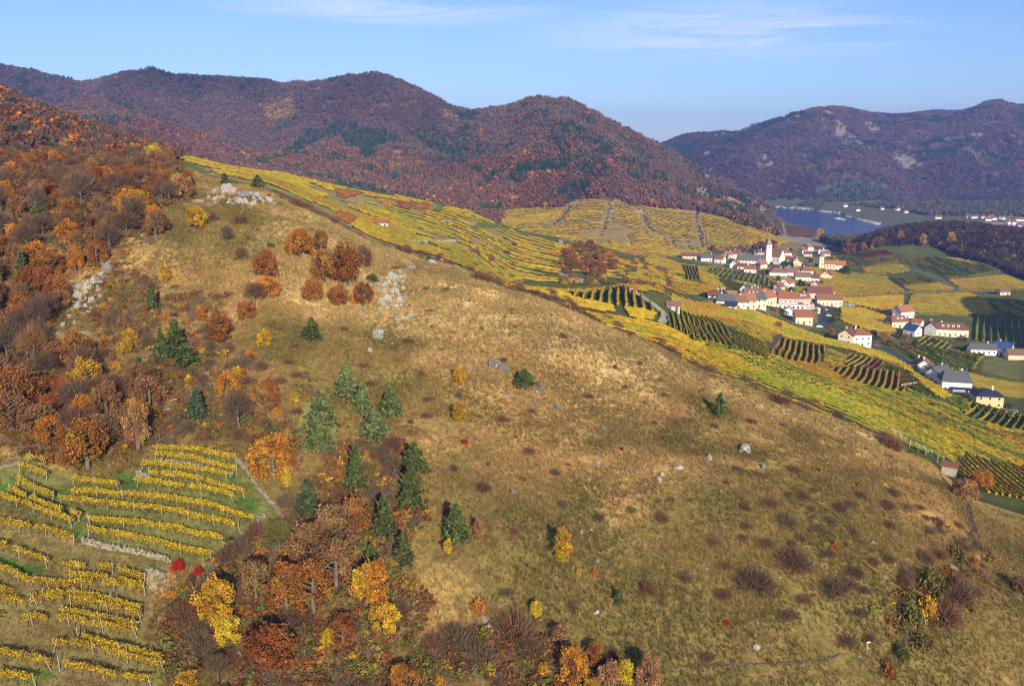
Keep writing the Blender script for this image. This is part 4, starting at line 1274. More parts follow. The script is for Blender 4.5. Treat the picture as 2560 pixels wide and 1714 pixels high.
o = obj('vineyard_rows', ROWSTUFF.mesh('vineyard_rows', ['vine']), kind='stuff')
o['label'] = 'yellow vine rows of the distant terraces and valley plots'; o['category'] = 'vineyard'
print('rows as things', NROW, 'faces in mass', sum(len(q) for q in ROWSTUFF.q))

# ------------------------------------------------------------------ the two near vineyards, row by row
def ordinal(i):
    return nth(i + 1)


POST = MB(); POST.tube([(0, 0, -.3), (0, 0, 1), (.02, .01, 1.75)], [.050, .048, .044], 6); POST = POST.mesh('post', ['wood'])
NEARROWS = [
 ('upper', [(1060, -28), (1250, -24), (1450, 4), (1620, 32)]), ('upper', [(1060, 12), (1300, 40), (1500, 88), (1610, 118)]), ('upper', [(970, 78), (1150, 90), (1350, 118), (1550, 158)]),
 ('upper', [(1020, 148), (1230, 155), (1450, 208), (1665, 268)]), ('upper', [(935, 198), (1100, 208), (1300, 238), (1585, 293)]), ('upper', [(500, 268), (800, 292), (1100, 303), (1400, 352), (1725, 448)]),
 ('upper', [(425, 315), (640, 342), (900, 368), (1200, 402), (1450, 458), (1635, 508)]), ('upper', [(618, 458), (900, 483), (1200, 513), (1510, 592)]), ('upper', [(610, 533), (800, 563), (1050, 608), (1250, 663), (1435, 692)]),
 ('left', [(190, 30), (310, 56)]), ('left', [(140, 92), (260, 122), (320, 152)]), ('left', [(500, 180), (700, 208), (810, 218)]), ('left', [(130, 182), (230, 242), (362, 292)]), ('left', [(78, 252), (250, 332), (450, 402), (545, 432)]), ('left', [(0, 290), (150, 342), (350, 422), (492, 468)]),
 ('lower', [(-40, 468), (200, 512), (505, 585)]), ('lower', [(-40, 620), (180, 692), (370, 764), (600, 784), (800, 794), (985, 854)]), ('lower', [(-40, 770), (200, 882), (400, 894), (600, 892), (800, 902), (990, 932)]),
 ('lower', [(-40, 925), (200, 1002), (350, 992), (600, 1012), (800, 1062), (965, 1112)]), ('lower', [(-40, 990), (180, 1030), (260, 1015)]), ('lower', [(-40, 1125), (250, 1132), (450, 1134), (700, 1182), (935, 1218)]), ('lower', [(370, 1312), (500, 1302), (700, 1342), (900, 1402), (1115, 1452)]),
 ('lower', [(480, 845), (700, 855), (850, 880), (985, 915)]), ('lower', [(280, 975), (500, 965), (760, 1010), (960, 1065)]), ('lower', [(420, 1085), (700, 1132), (930, 1180)]), ('lower', [(540, 1250), (800, 1330), (1100, 1405)]),
 ('lower', [(-40, 1362), (200, 1402), (352, 1442)]), ('lower', [(410, 1442), (600, 1482), (800, 1532), (1032, 1554)]), ('lower', [(-40, 1512), (250, 1556)])]
cnt = {}
where = {'upper': 'vine row from the top in the upper near vineyard', 'left': 'short vine row from the top at the left end of the upper near vineyard', 'lower': 'vine row from the top in the lower near vineyard'}
for ri, (blk, pl) in enumerate(NEARROWS):
    k = cnt.get(blk, 0); cnt[blk] = k + 1
    P = np.array([at(*q, 60, 200)[:2] for q in z7(*pl)])
    seg = np.r_[0, np.cumsum(np.hypot(*np.diff(P, axis=0).T))]
    rng = np.random.default_rng(900 + ri)
    l = np.arange(0, seg[-1], .25)
    pt = np.stack([np.interp(l, seg, P[:, 0]), np.interp(l, seg, P[:, 1])], 1)
    zz = height(pt[:, 0], pt[:, 1])
    base = np.array((*P[0], zz[0]))
    root = thing('vine_row', f'{ordinal(k)} {where[blk]}', 'vine row', base, 0, 'rows of the near vineyards')
    # leaves
    dens = {'upper': 330, 'left': 290, 'lower': 210}[blk]
    n = int(seg[-1] * dens)
    lf = rng.random(n) * seg[-1]
    gapn = vnoise(lf / 1.1, lf * 0 + ri * 5.1, 12)
    lf = lf[gapn > (.16 if blk == 'upper' else .27)]; n = len(lf)
    lx = np.interp(lf, seg, P[:, 0]) + rng.normal(size=n) * .20; ly = np.interp(lf, seg, P[:, 1]) + rng.normal(size=n) * .13
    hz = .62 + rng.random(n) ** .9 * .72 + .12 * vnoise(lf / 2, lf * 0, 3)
    C = np.stack([lx, ly, height(lx, ly) + hz], 1) - base
    v, q = leaf_quads(C, np.full(n, .18), rng, .3, .8)
    cc = np.where((rng.random(n) < .12)[:, None], VGR, np.where((rng.random(n) < .12)[:, None], AMB * .75, YEL * 1.12 + (np.array((0, .02, 0)))))
    if blk == 'lower':
        cc = np.where((rng.random(n) < .22)[:, None], AMB * .8, cc)
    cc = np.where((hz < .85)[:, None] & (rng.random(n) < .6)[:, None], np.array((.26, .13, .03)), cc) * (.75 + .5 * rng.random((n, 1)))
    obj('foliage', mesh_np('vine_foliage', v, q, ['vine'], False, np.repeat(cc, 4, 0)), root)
    b = MB()
    for s in np.arange(.4, seg[-1], 1.0):
        x, y = np.interp(s, seg, P[:, 0]), np.interp(s, seg, P[:, 1]); g = float(height(x, y))
        b.tube([(x - base[0], y - base[1], g - base[2] - .1), (x - base[0] + rng.normal() * .06, y - base[1], g - base[2] + .5), (x - base[0] + rng.normal() * .12, y - base[1], g - base[2] + 1.0)], [.035, .03, .02], 4)
    obj('vine_stems', b.mesh('vine_stems', ['bark']), root, color=(.09, .06, .04), kind='stuff')
    for s in np.linspace(0, seg[-1], max(2, int(seg[-1] / 3.4) + 1)):
        x, y = np.interp(s, seg, P[:, 0]), np.interp(s, seg, P[:, 1]); g = float(height(x, y))
        e = s in (0, seg[-1])
        p = obj('post', POST, root, (x - base[0], y - base[1] - .12, g - base[2]), color=(.36, .31, .25) if not e else (.40, .34, .28))
        p.rotation_euler = (rng.normal() * .05, (.22 if s == 0 else -.22) * e + rng.normal() * .05, rng.random() * 3)
        p.scale = (1, 1, .92 + .12 * rng.random())

# ------------------------------------------------------------------ labels that point at one thing each
MARKS = [(305, 480, 'the round golden tree'), (188, 470, 'the grey leafless tree'), (92, 510, 'the green pine in the wood'), (355, 370, 'the yellow skyline tree'), (415, 440, 'the round orange brown oak'), (200, 665, 'the left white outcrop'), (203, 890, 'the gold oak with brown branches'), (30, 920, 'the rust oak at the left edge'), (80, 820, 'the double stemmed leafless tree'), (200, 1030, 'the large rust oak'),
         (400, 790, 'the tallest dark pine'), (625, 1490, 'the big round russet oak'), (497, 1390, 'the golden brown oak'), (407, 1295, 'the bright red shrub'), (870, 1400, 'the tall orange oaks'), (1118, 1435, 'the white boulder'), (1310, 1530, 'the orange brown oak'), (705, 1150, 'the blue green pine'), (1043, 1210, 'the dark green pine'), (630, 1050, 'the broad orange oak'), (880, 1190, 'the tall green pine'),
         (890, 670, 'the middle outcrop'), (550, 450, 'the hilltop outcrop'), (866, 765, 'the lone white boulder'), (1288, 1255, 'the lone golden oak'), (1050, 920, 'the two gold saplings'), (1200, 870, 'the spreading juniper'), (1130, 838, 'the dark rock ledge'), (1645, 930, 'the lone small pine'), (1706, 1025, 'the large white boulder'), (1510, 1092, 'the left white boulder'), (1722, 1310, 'the dark purple shrub'), (2120, 1380, 'the shaded hollow'), (2000, 1490, 'the white signpost'), (2170, 1070, 'the wooden shed'), (795, 900, 'the pale green pines'), (505, 760, 'the tall red brown oak'),
         (870, 515, 'the red roofed hut'), (1335, 600, 'the round copse'), (1440, 670, 'the striped plot'), (1535, 702, 'the grey walled hut'), (1415, 1375, 'the small green fir'), (735, 600, 'the upper rust oaks'), (2290, 1420, 'the right picture edge')]
MARKS = [(a * KF, b_ * KF, c) for a, b_, c in MARKS]
LOOSE = []      # (object, description): labelled once all are placed


def single_out():
    groups = {}
    for o_, desc in LOOSE:
        u, v = proj(*o_.location)
        m = min(MARKS, key=lambda q: (q[0] - u) ** 2 + (q[1] - v) ** 2)
        dx, dy = u - m[0], v - m[1]
        rel = ('right of' if dx > 0 else 'left of') if abs(dx) > abs(dy) * 1.1 else ('below' if dy > 0 else 'above')
        groups.setdefault((desc, rel, m[2]), []).append((math.hypot(dx, dy), o_))
    for (desc, rel, m), l in groups.items():
        l.sort(key=lambda q: q[0])
        for i, (_, o_) in enumerate(l):
            k = '' if len(l) == 1 else ('nearest ' if i == 0 else nth(i + 1) + ' nearest ')
            o_['label'] = f'{k}{desc} {rel} {m}'


# ------------------------------------------------------------------ trees and shrubs, one by one
TC = {'rust': (.33, .142, .038), 'russet': (.28, .104, .030), 'orange': (.50, .215, .034), 'gold': (.54, .32, .034), 'yellow': (.64, .44, .04), 'brown': (.255, .142, .062), 'tan': (.42, .22, .095), 'olive': (.20, .165, .045), 'red': (.40, .030, .022),
      'grey': (.18, .120, .075), 'purple': (.165, .098, .064), 'pine': (.086, .108, .036), 'palepine': (.125, .165, .062), 'bluepine': (.070, .098, .046), 'green': (.085, .115, .036), 'lime': (.33, .36, .05), 'maroon': (.20, .098, .058)}


def jitter(c, a=.12):
    g = 1 + R.uniform(-a, a)
    return tuple(max(0, q * g * (1 + R.uniform(-.05, .05))) for q in c)


def plant(kind, p, H, W, color, label, group=None, cat=None, bark=(.16, .12, .09)):
    """kind: oak, tall, bare, pine, flatpine, shrub, twigshrub"""
    rz = R.uniform(0, 6.28)
    names = {'oak': ('autumn_tree', 'tree'), 'tall': ('autumn_tree', 'tree'), 'bare': ('bare_tree', 'tree'), 'pine': ('pine_tree', 'pine tree'), 'flatpine': ('pine_tree', 'pine tree'), 'shrub': ('shrub', 'shrub'), 'twigshrub': ('leafless_shrub', 'shrub')}
    nm, ct = names[kind]
    c = jitter(color)
    if kind in ('shrub', 'twigshrub'):
        me = R.choice(SHRUB if kind == 'shrub' else TWIGS)
        return thing(nm, label, ct, p - Vector((0, 0, .1 * H)), rz, group, me, c, (W / 2, W / 2, H * (.95 if kind == 'shrub' else .85)))
    root = thing(nm, label, ct, p, rz, group)
    if kind in ('oak', 'tall'):
        hc = H * (.93 if kind == 'oak' else .97)
        t = obj('trunk', R.choice(TRK), root, color=jitter(bark)); t.scale = (H * .9, H * .9, H * .86)
        cr = obj('crown', R.choice(OAK[:4] if kind == 'oak' else OAK[4:]), root, (0, 0, H - hc * .5), c)
        cr.scale = (W / 1.95, W / 1.95, hc / (1.9 if kind == 'oak' else 2.75)); cr.rotation_euler = (0, 0, R.uniform(0, 6.28))
        if kind == 'tall':
            cr.scale = (W / 1.3, W / 1.3, hc / 2.75)
    elif kind == 'bare':
        t = obj('trunk', R.choice(BTRK), root, color=jitter((.15, .12, .095))); t.scale = (H, H, H * .85)
        cr = obj('crown', R.choice(TWIG), root, (0, 0, H * .60), c); cr.scale = (W / 2, W / 2, H * .42)
    else:
        flat = kind == 'flatpine'
        t = obj('trunk', R.choice(PTRK), root, color=jitter((.36, .19, .10))); t.scale = (H, H, H * .93)
        cr = obj('crown', PINE[3] if flat else R.choice(PINE[:3]), root, (0, 0, 0 if not flat else H * .02), c)
        k = W / (.70 if not flat else 1.02); cr.scale = (k, k, H * 1.0)
    return root


def T(kind, fx, fy, hp, wp, col, label, group=None, y0=60, y1=420):
    """a plant whose foot is read at (fx, fy) on the whole picture, hp tall and wp wide there"""
    p = at(fx * KF, fy * KF, y0, y1)
    return plant(kind, p, px2m(hp * KF, p) * 1.06, px2m(wp * KF, p), TC[col], label, group)


SPOTS = []
TREES = [
 ('oak', 625, 1535, 112, 120, 'russet', 'big round russet oak near the lower edge, dark shade behind it'),
 ('oak', 497, 1432, 112, 88, 'gold', 'golden brown oak below the red shrubs, beside the lower vineyard'), ('oak', 522, 1472, 66, 62, 'yellow', 'bright yellow oak just in front of the golden brown oak'),
 ('tall', 862, 1395, 120, 62, 'orange', 'orange oak standing above the yellow tipped tree'), ('oak', 838, 1385, 100, 60, 'gold', 'gold orange oak on the left of the tall orange pair'), ('oak', 880, 1448, 75, 70, 'gold', 'yellow gold tree at the foot of the tall orange pair'),
 ('oak', 585, 1372, 95, 62, 'brown', 'brown oak at the upper left edge of the brown clump'), ('oak', 655, 1400, 115, 85, 'rust', 'rust oak in the middle of the brown clump'), ('oak', 715, 1405, 125, 92, 'rust', 'large rust oak in the brown clump, yellow tinge at its foot'),
 ('oak', 768, 1345, 120, 92, 'brown', 'brown oak at the right of the brown clump'), ('oak', 700, 1300, 105, 88, 'brown', 'brown oak at the top left of the brown clump'), ('oak', 772, 1262, 115, 95, 'brown', 'brown oak right of the blue green pine'), ('oak', 818, 1222, 90, 66, 'rust', 'rust oak at the top of the brown clump, beside the pines'),
 ('bare', 640, 1270, 75, 70, 'olive', 'thin olive leaved tree at the right corner of the upper vineyard'), ('twigshrub', 690, 1425, 45, 60, 'purple', 'dark leafless shrub below the brown clump'),
 ('oak', 1310, 1566, 92, 66, 'orange', 'orange brown oak on the lower edge with a dark shadow'), ('tall', 1282, 1485, 60, 42, 'tan', 'pale tan small oak above the lower edge'), ('oak', 1358, 1522, 55, 44, 'rust', 'small rust oak behind the orange brown oak'), ('oak', 1392, 1572, 62, 56, 'tan', 'tan oak on the lower edge, left of the yellow one'),
 ('oak', 1427, 1570, 66, 44, 'yellow', 'small yellow oak between two tan oaks on the lower edge'), ('oak', 1482, 1575, 78, 62, 'tan', 'rightmost tan oak of the lower edge group'), ('oak', 1352, 1590, 40, 40, 'gold', 'gold sapling on the lower edge below the rust oak'),
 ('tall', 1288, 1282, 76, 44, 'gold', 'lone golden oak in the open grass with a black shadow'), ('tall', 1024, 1268, 40, 21, 'yellow', 'slim yellow sapling below the dark pine'), ('tall', 1095, 1230, 46, 27, 'tan', 'pinkish orange sapling right of the dark pine'),
 ('tall', 1051, 880, 46, 29, 'gold', 'upper one of two gold saplings in the open grass'), ('tall', 1050, 963, 44, 33, 'gold', 'lower one of two gold saplings in the open grass'), ('shrub', 1094, 1392, 36, 40, 'orange', 'small orange shrub above the white boulder'), ('tall', 1225, 1412, 42, 28, 'yellow', 'small yellow sapling right of the leafless dark shrubs'),
 ('shrub', 1912, 1252, 26, 24, 'orange', 'orange shrub alone among dark shrubs on the right slope'), ('shrub', 1321, 1318, 24, 15, 'gold', 'tiny gold sapling below the lone golden oak'), ('shrub', 1360, 1316, 22, 18, 'orange', 'tiny orange sapling right of the gold one'),
 ('oak', 628, 1096, 100, 112, 'orange', 'broad orange oak at the right edge of the upper vineyard'), ('tall', 655, 1116, 45, 24, 'yellow', 'yellow sapling under the broad orange oak'), ('oak', 668, 1090, 60, 50, 'brown', 'brown tree half hidden by the broad orange oak'),
 ('oak', 200, 1072, 112, 108, 'rust', 'large rust oak above the left end of the upper vineyard'), ('oak', 318, 1030, 108, 58, 'tan', 'tan orange oak above the green patch of the vineyard'), ('oak', 320, 965, 50, 50, 'orange', 'orange brown oak behind the tan oak'), ('oak', 203, 912, 92, 66, 'gold', 'gold oak with brown lower branches on the left slope'),
 ('oak', 30, 955, 110, 110, 'rust', 'rust oak at the left edge above the dirt track'), ('oak', 120, 960, 60, 50, 'russet', 'dark russet oak between the left edge and the big rust oak'), ('oak', 195, 985, 80, 60, 'orange', 'orange brown oak just above the large rust oak'),
 ('oak', 305, 500, 62, 82, 'gold', 'round golden tree by itself at the upper edge of the grass'), ('oak', 450, 524, 50, 44, 'gold', 'round olive gold tree below the white rocks'), ('oak', 415, 455, 55, 54, 'tan', 'round orange brown oak left of the white rocks'), ('oak', 355, 384, 48, 42, 'yellow', 'yellow tree on the skyline of the left wood'),
 ('oak', 688, 592, 66, 66, 'orange', 'bright orange oak on the upper slope'), ('oak', 735, 570, 42, 32, 'rust', 'rust oak right of the bright orange oak'), ('oak', 610, 640, 66, 56, 'rust', 'rust oak left of the orange one on the upper slope'), ('oak', 616, 682, 50, 54, 'orange', 'deep orange oak below the rust one on the upper slope'),
 ('oak', 740, 645, 72, 62, 'rust', 'left rust oak of the clump above the white boulders'), ('oak', 790, 652, 92, 70, 'russet', 'tallest russet oak of the clump above the white boulders'), ('oak', 831, 612, 48, 40, 'brown', 'brown oak at the right of the clump above the white boulders'), ('oak', 715, 690, 52, 50, 'rust', 'rust oak at the lower left of the clump above the white boulders'),
 ('oak', 775, 700, 48, 48, 'rust', 'small rust oak below the clump, left of the white boulders'), ('oak', 832, 698, 50, 42, 'russet', 'russet oak touching the white boulders'), ('shrub', 810, 690, 30, 40, 'orange', 'low orange shrub between two russet oaks'), ('bare', 583, 700, 48, 46, 'purple', 'dark leafless tree beside the deep orange oak'), ('oak', 565, 732, 42, 42, 'rust', 'small rust oak below the dark leafless tree'),
 ('tall', 505, 785, 78, 50, 'russet', 'tall red brown oak in the middle of the left slope'), ('oak', 525, 908, 58, 56, 'orange', 'round orange oak right of the slate slabs'), ('tall', 463, 736, 40, 22, 'orange', 'small orange sapling right of the pines'), ('oak', 625, 918, 42, 32, 'russet', 'small russet oak in the grass left of the pale pines'), ('oak', 605, 800, 45, 36, 'gold', 'small gold leaved tree on grey twigs on the middle slope'),
 ('tall', 378, 648, 42, 24, 'gold', 'gold sapling with a black shadow on the left slope'), ('oak', 298, 785, 32, 34, 'gold', 'golden shrubby tree left of the dark pines'), ('oak', 290, 812, 36, 30, 'gold', 'second golden tree left of the dark pines'), ('bare', 520, 560, 40, 30, 'grey', 'grey leafless tree on the upper meadow'), ('bare', 553, 604, 36, 30, 'brown', 'small brown tree on the upper meadow'),
 ('shrub', 548, 510, 26, 36, 'maroon', 'dark red shrub on the upper meadow'), ('shrub', 488, 505, 22, 26, 'maroon', 'small dark red shrub beside the olive gold tree'), ('bare', 547, 985, 85, 62, 'grey', 'grey leafless tree with a clear trunk above the vineyard'), ('bare', 188, 486, 84, 74, 'grey', 'grey leafless tree inside the left wood'), ('bare', 80, 845, 90, 60, 'brown', 'double stemmed leafless tree at the left edge'),
 ('shrub', 407, 1302, 36, 32, 'red', 'bright red shrub below the stone wall of the vineyard'), ('shrub', 454, 1312, 28, 26, 'red', 'smaller red shrub beside the bright red one'), ('shrub', 437, 1332, 24, 26, 'maroon', 'dark red shrub below the two red ones'), ('shrub', 1063, 1013, 14, 20, 'red', 'tiny red shrub in the open grass'), ('shrub', 920, 1207, 16, 22, 'red', 'small red shrub right of the pine row'), ('shrub', 392, 1362, 26, 24, 'orange', 'orange red shrub at the right end of the lower vineyard'),
 ('oak', 752, 1482, 46, 30, 'yellow', 'slim yellow tree right of the big russet oak'), ('oak', 785, 1478, 75, 60, 'russet', 'dark russet tree right of the slim yellow tree'), ('oak', 930, 1575, 60, 52, 'rust', 'rust tree at the lower edge below the orange pair'), ('oak', 910, 1570, 56, 34, 'orange', 'orange tree at the lower edge left of the rust one'), ('oak', 428, 1575, 40, 54, 'gold', 'gold shrubby tree at the lower edge right of the vineyard'), ('bare', 500, 1560, 60, 50, 'grey', 'grey leafless sapling at the lower edge'),
 ('twigshrub', 1040, 1470, 57, 84, 'grey', 'large grey leafless shrub left of the white boulder'), ('twigshrub', 1175, 1458, 68, 96, 'maroon', 'large reddish leafless shrub right of the white boulder'), ('twigshrub', 1722, 1338, 47, 92, 'purple', 'dark purple leafless shrub on the right slope'), ('twigshrub', 1815, 1292, 44, 86, 'purple', 'dark leafless shrub uphill of the purple one'), ('twigshrub', 1905, 1355, 43, 70, 'grey', 'grey leafless shrub on the right slope'),
 ('twigshrub', 1800, 1200, 36, 50, 'grey', 'small dark shrub high on the right slope'), ('twigshrub', 1480, 1352, 34, 36, 'maroon', 'small reddish leafless shrub in the open grass'), ('twigshrub', 1515, 1190, 22, 32, 'maroon', 'low reddish shrub in the middle of the grass'), ('twigshrub', 1105, 1120, 24, 38, 'maroon', 'low dark shrub above the dark pine'),
 ('shrub', 2120, 1408, 70, 50, 'gold', 'gold leaved shrub in the shaded hollow on the right'), ('shrub', 2085, 1420, 60, 60, 'olive', 'olive shrub at the left of the shaded hollow'), ('twigshrub', 2160, 1420, 70, 70, 'maroon', 'reddish shrub in the shaded hollow'), ('shrub', 2130, 1345, 60, 66, 'olive', 'olive brown shrub at the top of the shaded hollow'), ('twigshrub', 2190, 1370, 60, 70, 'purple', 'dark shrub at the right of the shaded hollow'), ('shrub', 2105, 1475, 44, 60, 'olive', 'olive shrub at the foot of the shaded hollow'),
 ('shrub', 2060, 1500, 40, 40, 'green', 'green shrub below the shaded hollow'), ('shrub', 2030, 1540, 44, 44, 'rust', 'rust shrub at the lower right edge'), ('shrub', 2190, 1275, 40, 50, 'olive', 'olive shrub beside the path with painted shade'), ('shrub', 1996, 1402, 26, 20, 'lime', 'small lime green sapling on the right slope'),
 ('oak', 2207, 1150, 54, 62, 'tan', 'orange brown tree just below the wooden shed'), ('oak', 2243, 1118, 44, 46, 'orange', 'orange tree right of the wooden shed'), ('shrub', 2330, 1350, 50, 40, 'maroon', 'dark red shrub at the right edge'),
 # conifers
 ('pine', 1043, 1242, 88, 74, 'pine', 'dark green pine alone in the grass with a black shadow'), ('pine', 925, 1296, 76, 58, 'pine', 'small dark pine above the orange pair'), ('pine', 850, 1292, 50, 40, 'pine', 'smallest dark pine above the orange pair'), ('pine', 879, 1235, 100, 62, 'pine', 'tall green pine beside the rust oaks'), ('pine', 940, 1168, 100, 68, 'pine', 'tall pine in the middle of the pine row'),
 ('flatpine', 948, 1085, 70, 76, 'green', 'loose topped pine mixed with rust leaves'), ('pine', 815, 1125, 105, 56, 'green', 'thin sparse pine above the rust oaks'), ('pine', 858, 1008, 70, 74, 'palepine', 'pale green pine, lowest of the pale group'), ('pine', 893, 952, 60, 62, 'palepine', 'pale green pine, right one of the pale group'), ('pine', 830, 944, 66, 48, 'palepine', 'narrow pale green pine in the pale group'), ('flatpine', 795, 920, 84, 66, 'palepine', 'tallest pale green pine of the pale group'),
 ('flatpine', 735, 985, 80, 88, 'palepine', 'wide pale green pine with yellow leaves below it'), ('flatpine', 728, 1035, 70, 84, 'palepine', 'low pale green pine below the wide one'), ('flatpine', 705, 1185, 84, 72, 'bluepine', 'blue green pine right of the upper vineyard'), ('pine', 452, 962, 72, 62, 'bluepine', 'blue green pine below the slate slabs'), ('pine', 405, 818, 80, 62, 'pine', 'tallest dark pine in the left slope group'), ('pine', 428, 838, 50, 60, 'pine', 'dark pine right in the left slope group'), ('pine', 372, 828, 72, 44, 'pine', 'narrow dark pine left in the left slope group'),
 ('pine', 322, 868, 48, 46, 'pine', 'small dark pine left of the slate slabs'), ('pine', 350, 712, 62, 36, 'pine', 'slim green pine among brown trees on the left slope'), ('flatpine', 715, 780, 50, 62, 'green', 'low spreading pine alone on the middle slope'), ('flatpine', 726, 582, 30, 34, 'pine', 'small green pine at the foot of the bright orange oak'), ('shrub', 848, 642, 22, 36, 'green', 'small green bush beside the white boulders'), ('flatpine', 1200, 888, 42, 68, 'green', 'spreading dark juniper beside grey rocks'),
 ('pine', 1415, 1382, 38, 28, 'green', 'small green fir with a long black shadow'), ('flatpine', 1645, 952, 50, 46, 'green', 'lone small pine on the brow of the hill'), ('flatpine', 92, 524, 58, 62, 'pine', 'green pine inside the left wood'), ('pine', 618, 1002, 34, 34, 'bluepine', 'small blue green pine behind the broad orange oak'), ('flatpine', 515, 425, 26, 30, 'pine', 'dark pine on top of the white rocks'), ('flatpine', 590, 432, 28, 44, 'pine', 'low dark pine over the right white rocks'), ('shrub', 982, 598, 22, 16, 'green', 'tiny green bush on the brow by pale stones'),
]
for t in TREES:
    q = T(*t[:7])
    SPOTS.append((q.location.x, q.location.y, t[4] * KF))
SP = np.array(SPOTS)


def far_enough(x, y, d):
    return not len(SP) or ((SP[:, 0] - x) ** 2 + (SP[:, 1] - y) ** 2).min() > d * d


# the wood of the left slope
def fill(P, lo, hi_, n, gap, kinds, tmin=-.62, tmax=.7, keep=None, lift=6):
    """fill a patch of ground with plants; kinds: (weight, kind, colour, height range, width range, label, group)"""
    global SP
    gx, gy = ground_points(n * 60, lo, hi_, tmin, tmax, .8)
    k = inside(P, gx, gy) & seen(gx, gy, height(gx, gy), lift)
    gx, gy = gx[k], gy[k]
    made = 0
    for x, y in zip(gx, gy):
        if made >= n:
            break
        g = gap * (.7 + .6 * R.random()) * (1 + max(0, y - 130) / 400)
        if not far_enough(x, y, g) or (keep and not keep(x, y)):
            continue
        w = [k[0] for k in kinds]
        _, kind, col, hr, wr, lab, grp = R.choices(kinds, w)[0]
        H = R.uniform(*hr); W = R.uniform(*wr)
        LOOSE.append((plant(kind, Vector((x, y, float(height(x, y)))), H, W, TC[col], lab, grp), lab))
        SP = np.vstack([SP, (x, y, 0)]); made += 1
    return made


g1 = 'trees of the wood on the left slope'
KW = [(4, 'oak', 'rust', (4.2, 7), (3.8, 6), 'rust brown oak', g1), (6, 'oak', 'brown', (4.2, 7), (3.8, 6), 'dull brown oak', g1), (1.6, 'oak', 'orange', (4, 6.4), (3.4, 5.4), 'orange oak', g1), (1.0, 'oak', 'gold', (4, 6.5), (3.4, 5.5), 'golden tree', g1),
      (1.8, 'oak', 'russet', (4, 6.4), (3.4, 5.4), 'dark russet oak', g1), (4, 'bare', 'grey', (4.5, 7.2), (3.6, 5.6), 'grey leafless tree', g1), (3, 'bare', 'purple', (4.2, 6.8), (3.4, 5.4), 'purple brown leafless tree', g1), (.5, 'pine', 'pine', (5, 7.5), (3.4, 5), 'dark pine', g1)]
print('wood', fill(WOOD, 2, 5.6, 260, 3.3, KW))
gm = 'shrubs and saplings of the middle left slope'
KM = [(2, 'shrub', 'brown', (1, 2.2), (1.4, 3), 'brown shrub', gm), (2, 'twigshrub', 'grey', (1.2, 2.8), (1.8, 3.6), 'grey leafless shrub', gm), (1.5, 'shrub', 'orange', (1, 2.6), (1.2, 2.4), 'orange sapling', gm), (1.5, 'shrub', 'olive', (.9, 2), (1.4, 2.8), 'olive shrub', gm), (1, 'shrub', 'gold', (1, 2.4), (1.2, 2.2), 'gold sapling', gm), (1.2, 'twigshrub', 'maroon', (1.2, 2.4), (1.6, 3.2), 'reddish leafless shrub', gm), (.8, 'shrub', 'rust', (1.2, 2.6), (1.4, 2.6), 'rust sapling', gm), (.4, 'shrub', 'lime', (.8, 1.4), (1, 1.8), 'yellow green shrub', gm)]
print('mid', fill(MIDSLOPE, 2, 5.5, 95, 2.4, KM))
g2 = 'shrubs of the thicket along the lower edge'
KT = [(3, 'shrub', 'olive', (1.2, 2.4), (1.8, 3.6), 'olive shrub', g2), (3, 'twigshrub', 'grey', (1.6, 3), (2.4, 4.5), 'grey leafless shrub', g2), (2, 'twigshrub', 'maroon', (1.5, 2.8), (2.2, 4), 'reddish leafless shrub', g2), (1.4, 'shrub', 'rust', (1.2, 2.4), (1.6, 3), 'rust shrub', g2), (1, 'shrub', 'lime', (.9, 1.7), (1.2, 2.2), 'yellow green shrub', g2), (.7, 'shrub', 'gold', (1, 2), (1.2, 2.2), 'gold shrub', g2)]
print('thicket', fill(THICKET, .9, 4.5, 120, 2.3, KT))
g3 = 'shrubs scattered over the grassy hill'
HILLP = poly(fv((640, 900), (560, 620), (480, 480), (700, 500), (950, 620), (1200, 720), (1500, 830), (1800, 950), (2100, 1080), (2300, 1300), (2330, 1560), (1500, 1560), (1250, 1430), (960, 1300), (980, 1050), (780, 850)), 60, 260)
KH = [(3, 'twigshrub', 'maroon', (.6, 1.3), (1, 2.4), 'low reddish shrub', g3), (3, 'twigshrub', 'grey', (.6, 1.5), (1, 2.6), 'low grey shrub', g3), (2, 'shrub', 'russet', (.4, .8), (.6, 1.4), 'small russet shrub', g3), (1, 'shrub', 'red', (.35, .7), (.5, 1.2), 'small red shrub', g3), (1.2, 'shrub', 'olive', (.5, 1), (.8, 1.8), 'small olive shrub', g3), (.5, 'shrub', 'orange', (.5, 1.2), (.6, 1.1), 'small orange shrub', g3)]
print('hill', fill(HILLP, 1, 5.2, 130, 4.0, KH))
gr = 'scrub in the shaded hollow on the right'
KR = [(3, 'shrub', 'olive', (1, 2.2), (1.6, 3), 'olive hollow shrub', gr), (2, 'twigshrub', 'maroon', (1, 2.2), (1.6, 3.2), 'reddish hollow shrub', gr), (2, 'twigshrub', 'grey', (1, 2.4), (1.8, 3.4), 'grey hollow shrub', gr), (1, 'shrub', 'rust', (.8, 1.8), (1.2, 2.4), 'rust hollow shrub', gr)]
print('hollow', fill(GULLY, .9, 5.2, 42, 1.9, KR))
RIGHTS = poly(fv((1640, 1160), (2120, 1150), (2240, 1300), (2240, 1420), (2000, 1500), (1620, 1420)), 60, 260)
KS = [(3, 'twigshrub', 'purple', (.7, 1.5), (1.6, 3.6), 'dark low scrub', g3), (2, 'twigshrub', 'grey', (.7, 1.4), (1.6, 3.2), 'grey low scrub', g3), (1, 'twigshrub', 'maroon', (.6, 1.2), (1.4, 2.8), 'reddish low scrub', g3)]
print('right', fill(RIGHTS, 1, 5.2, 46, 2.6, KS))
g4 = 'shrubs along the brow behind the grassy hill'
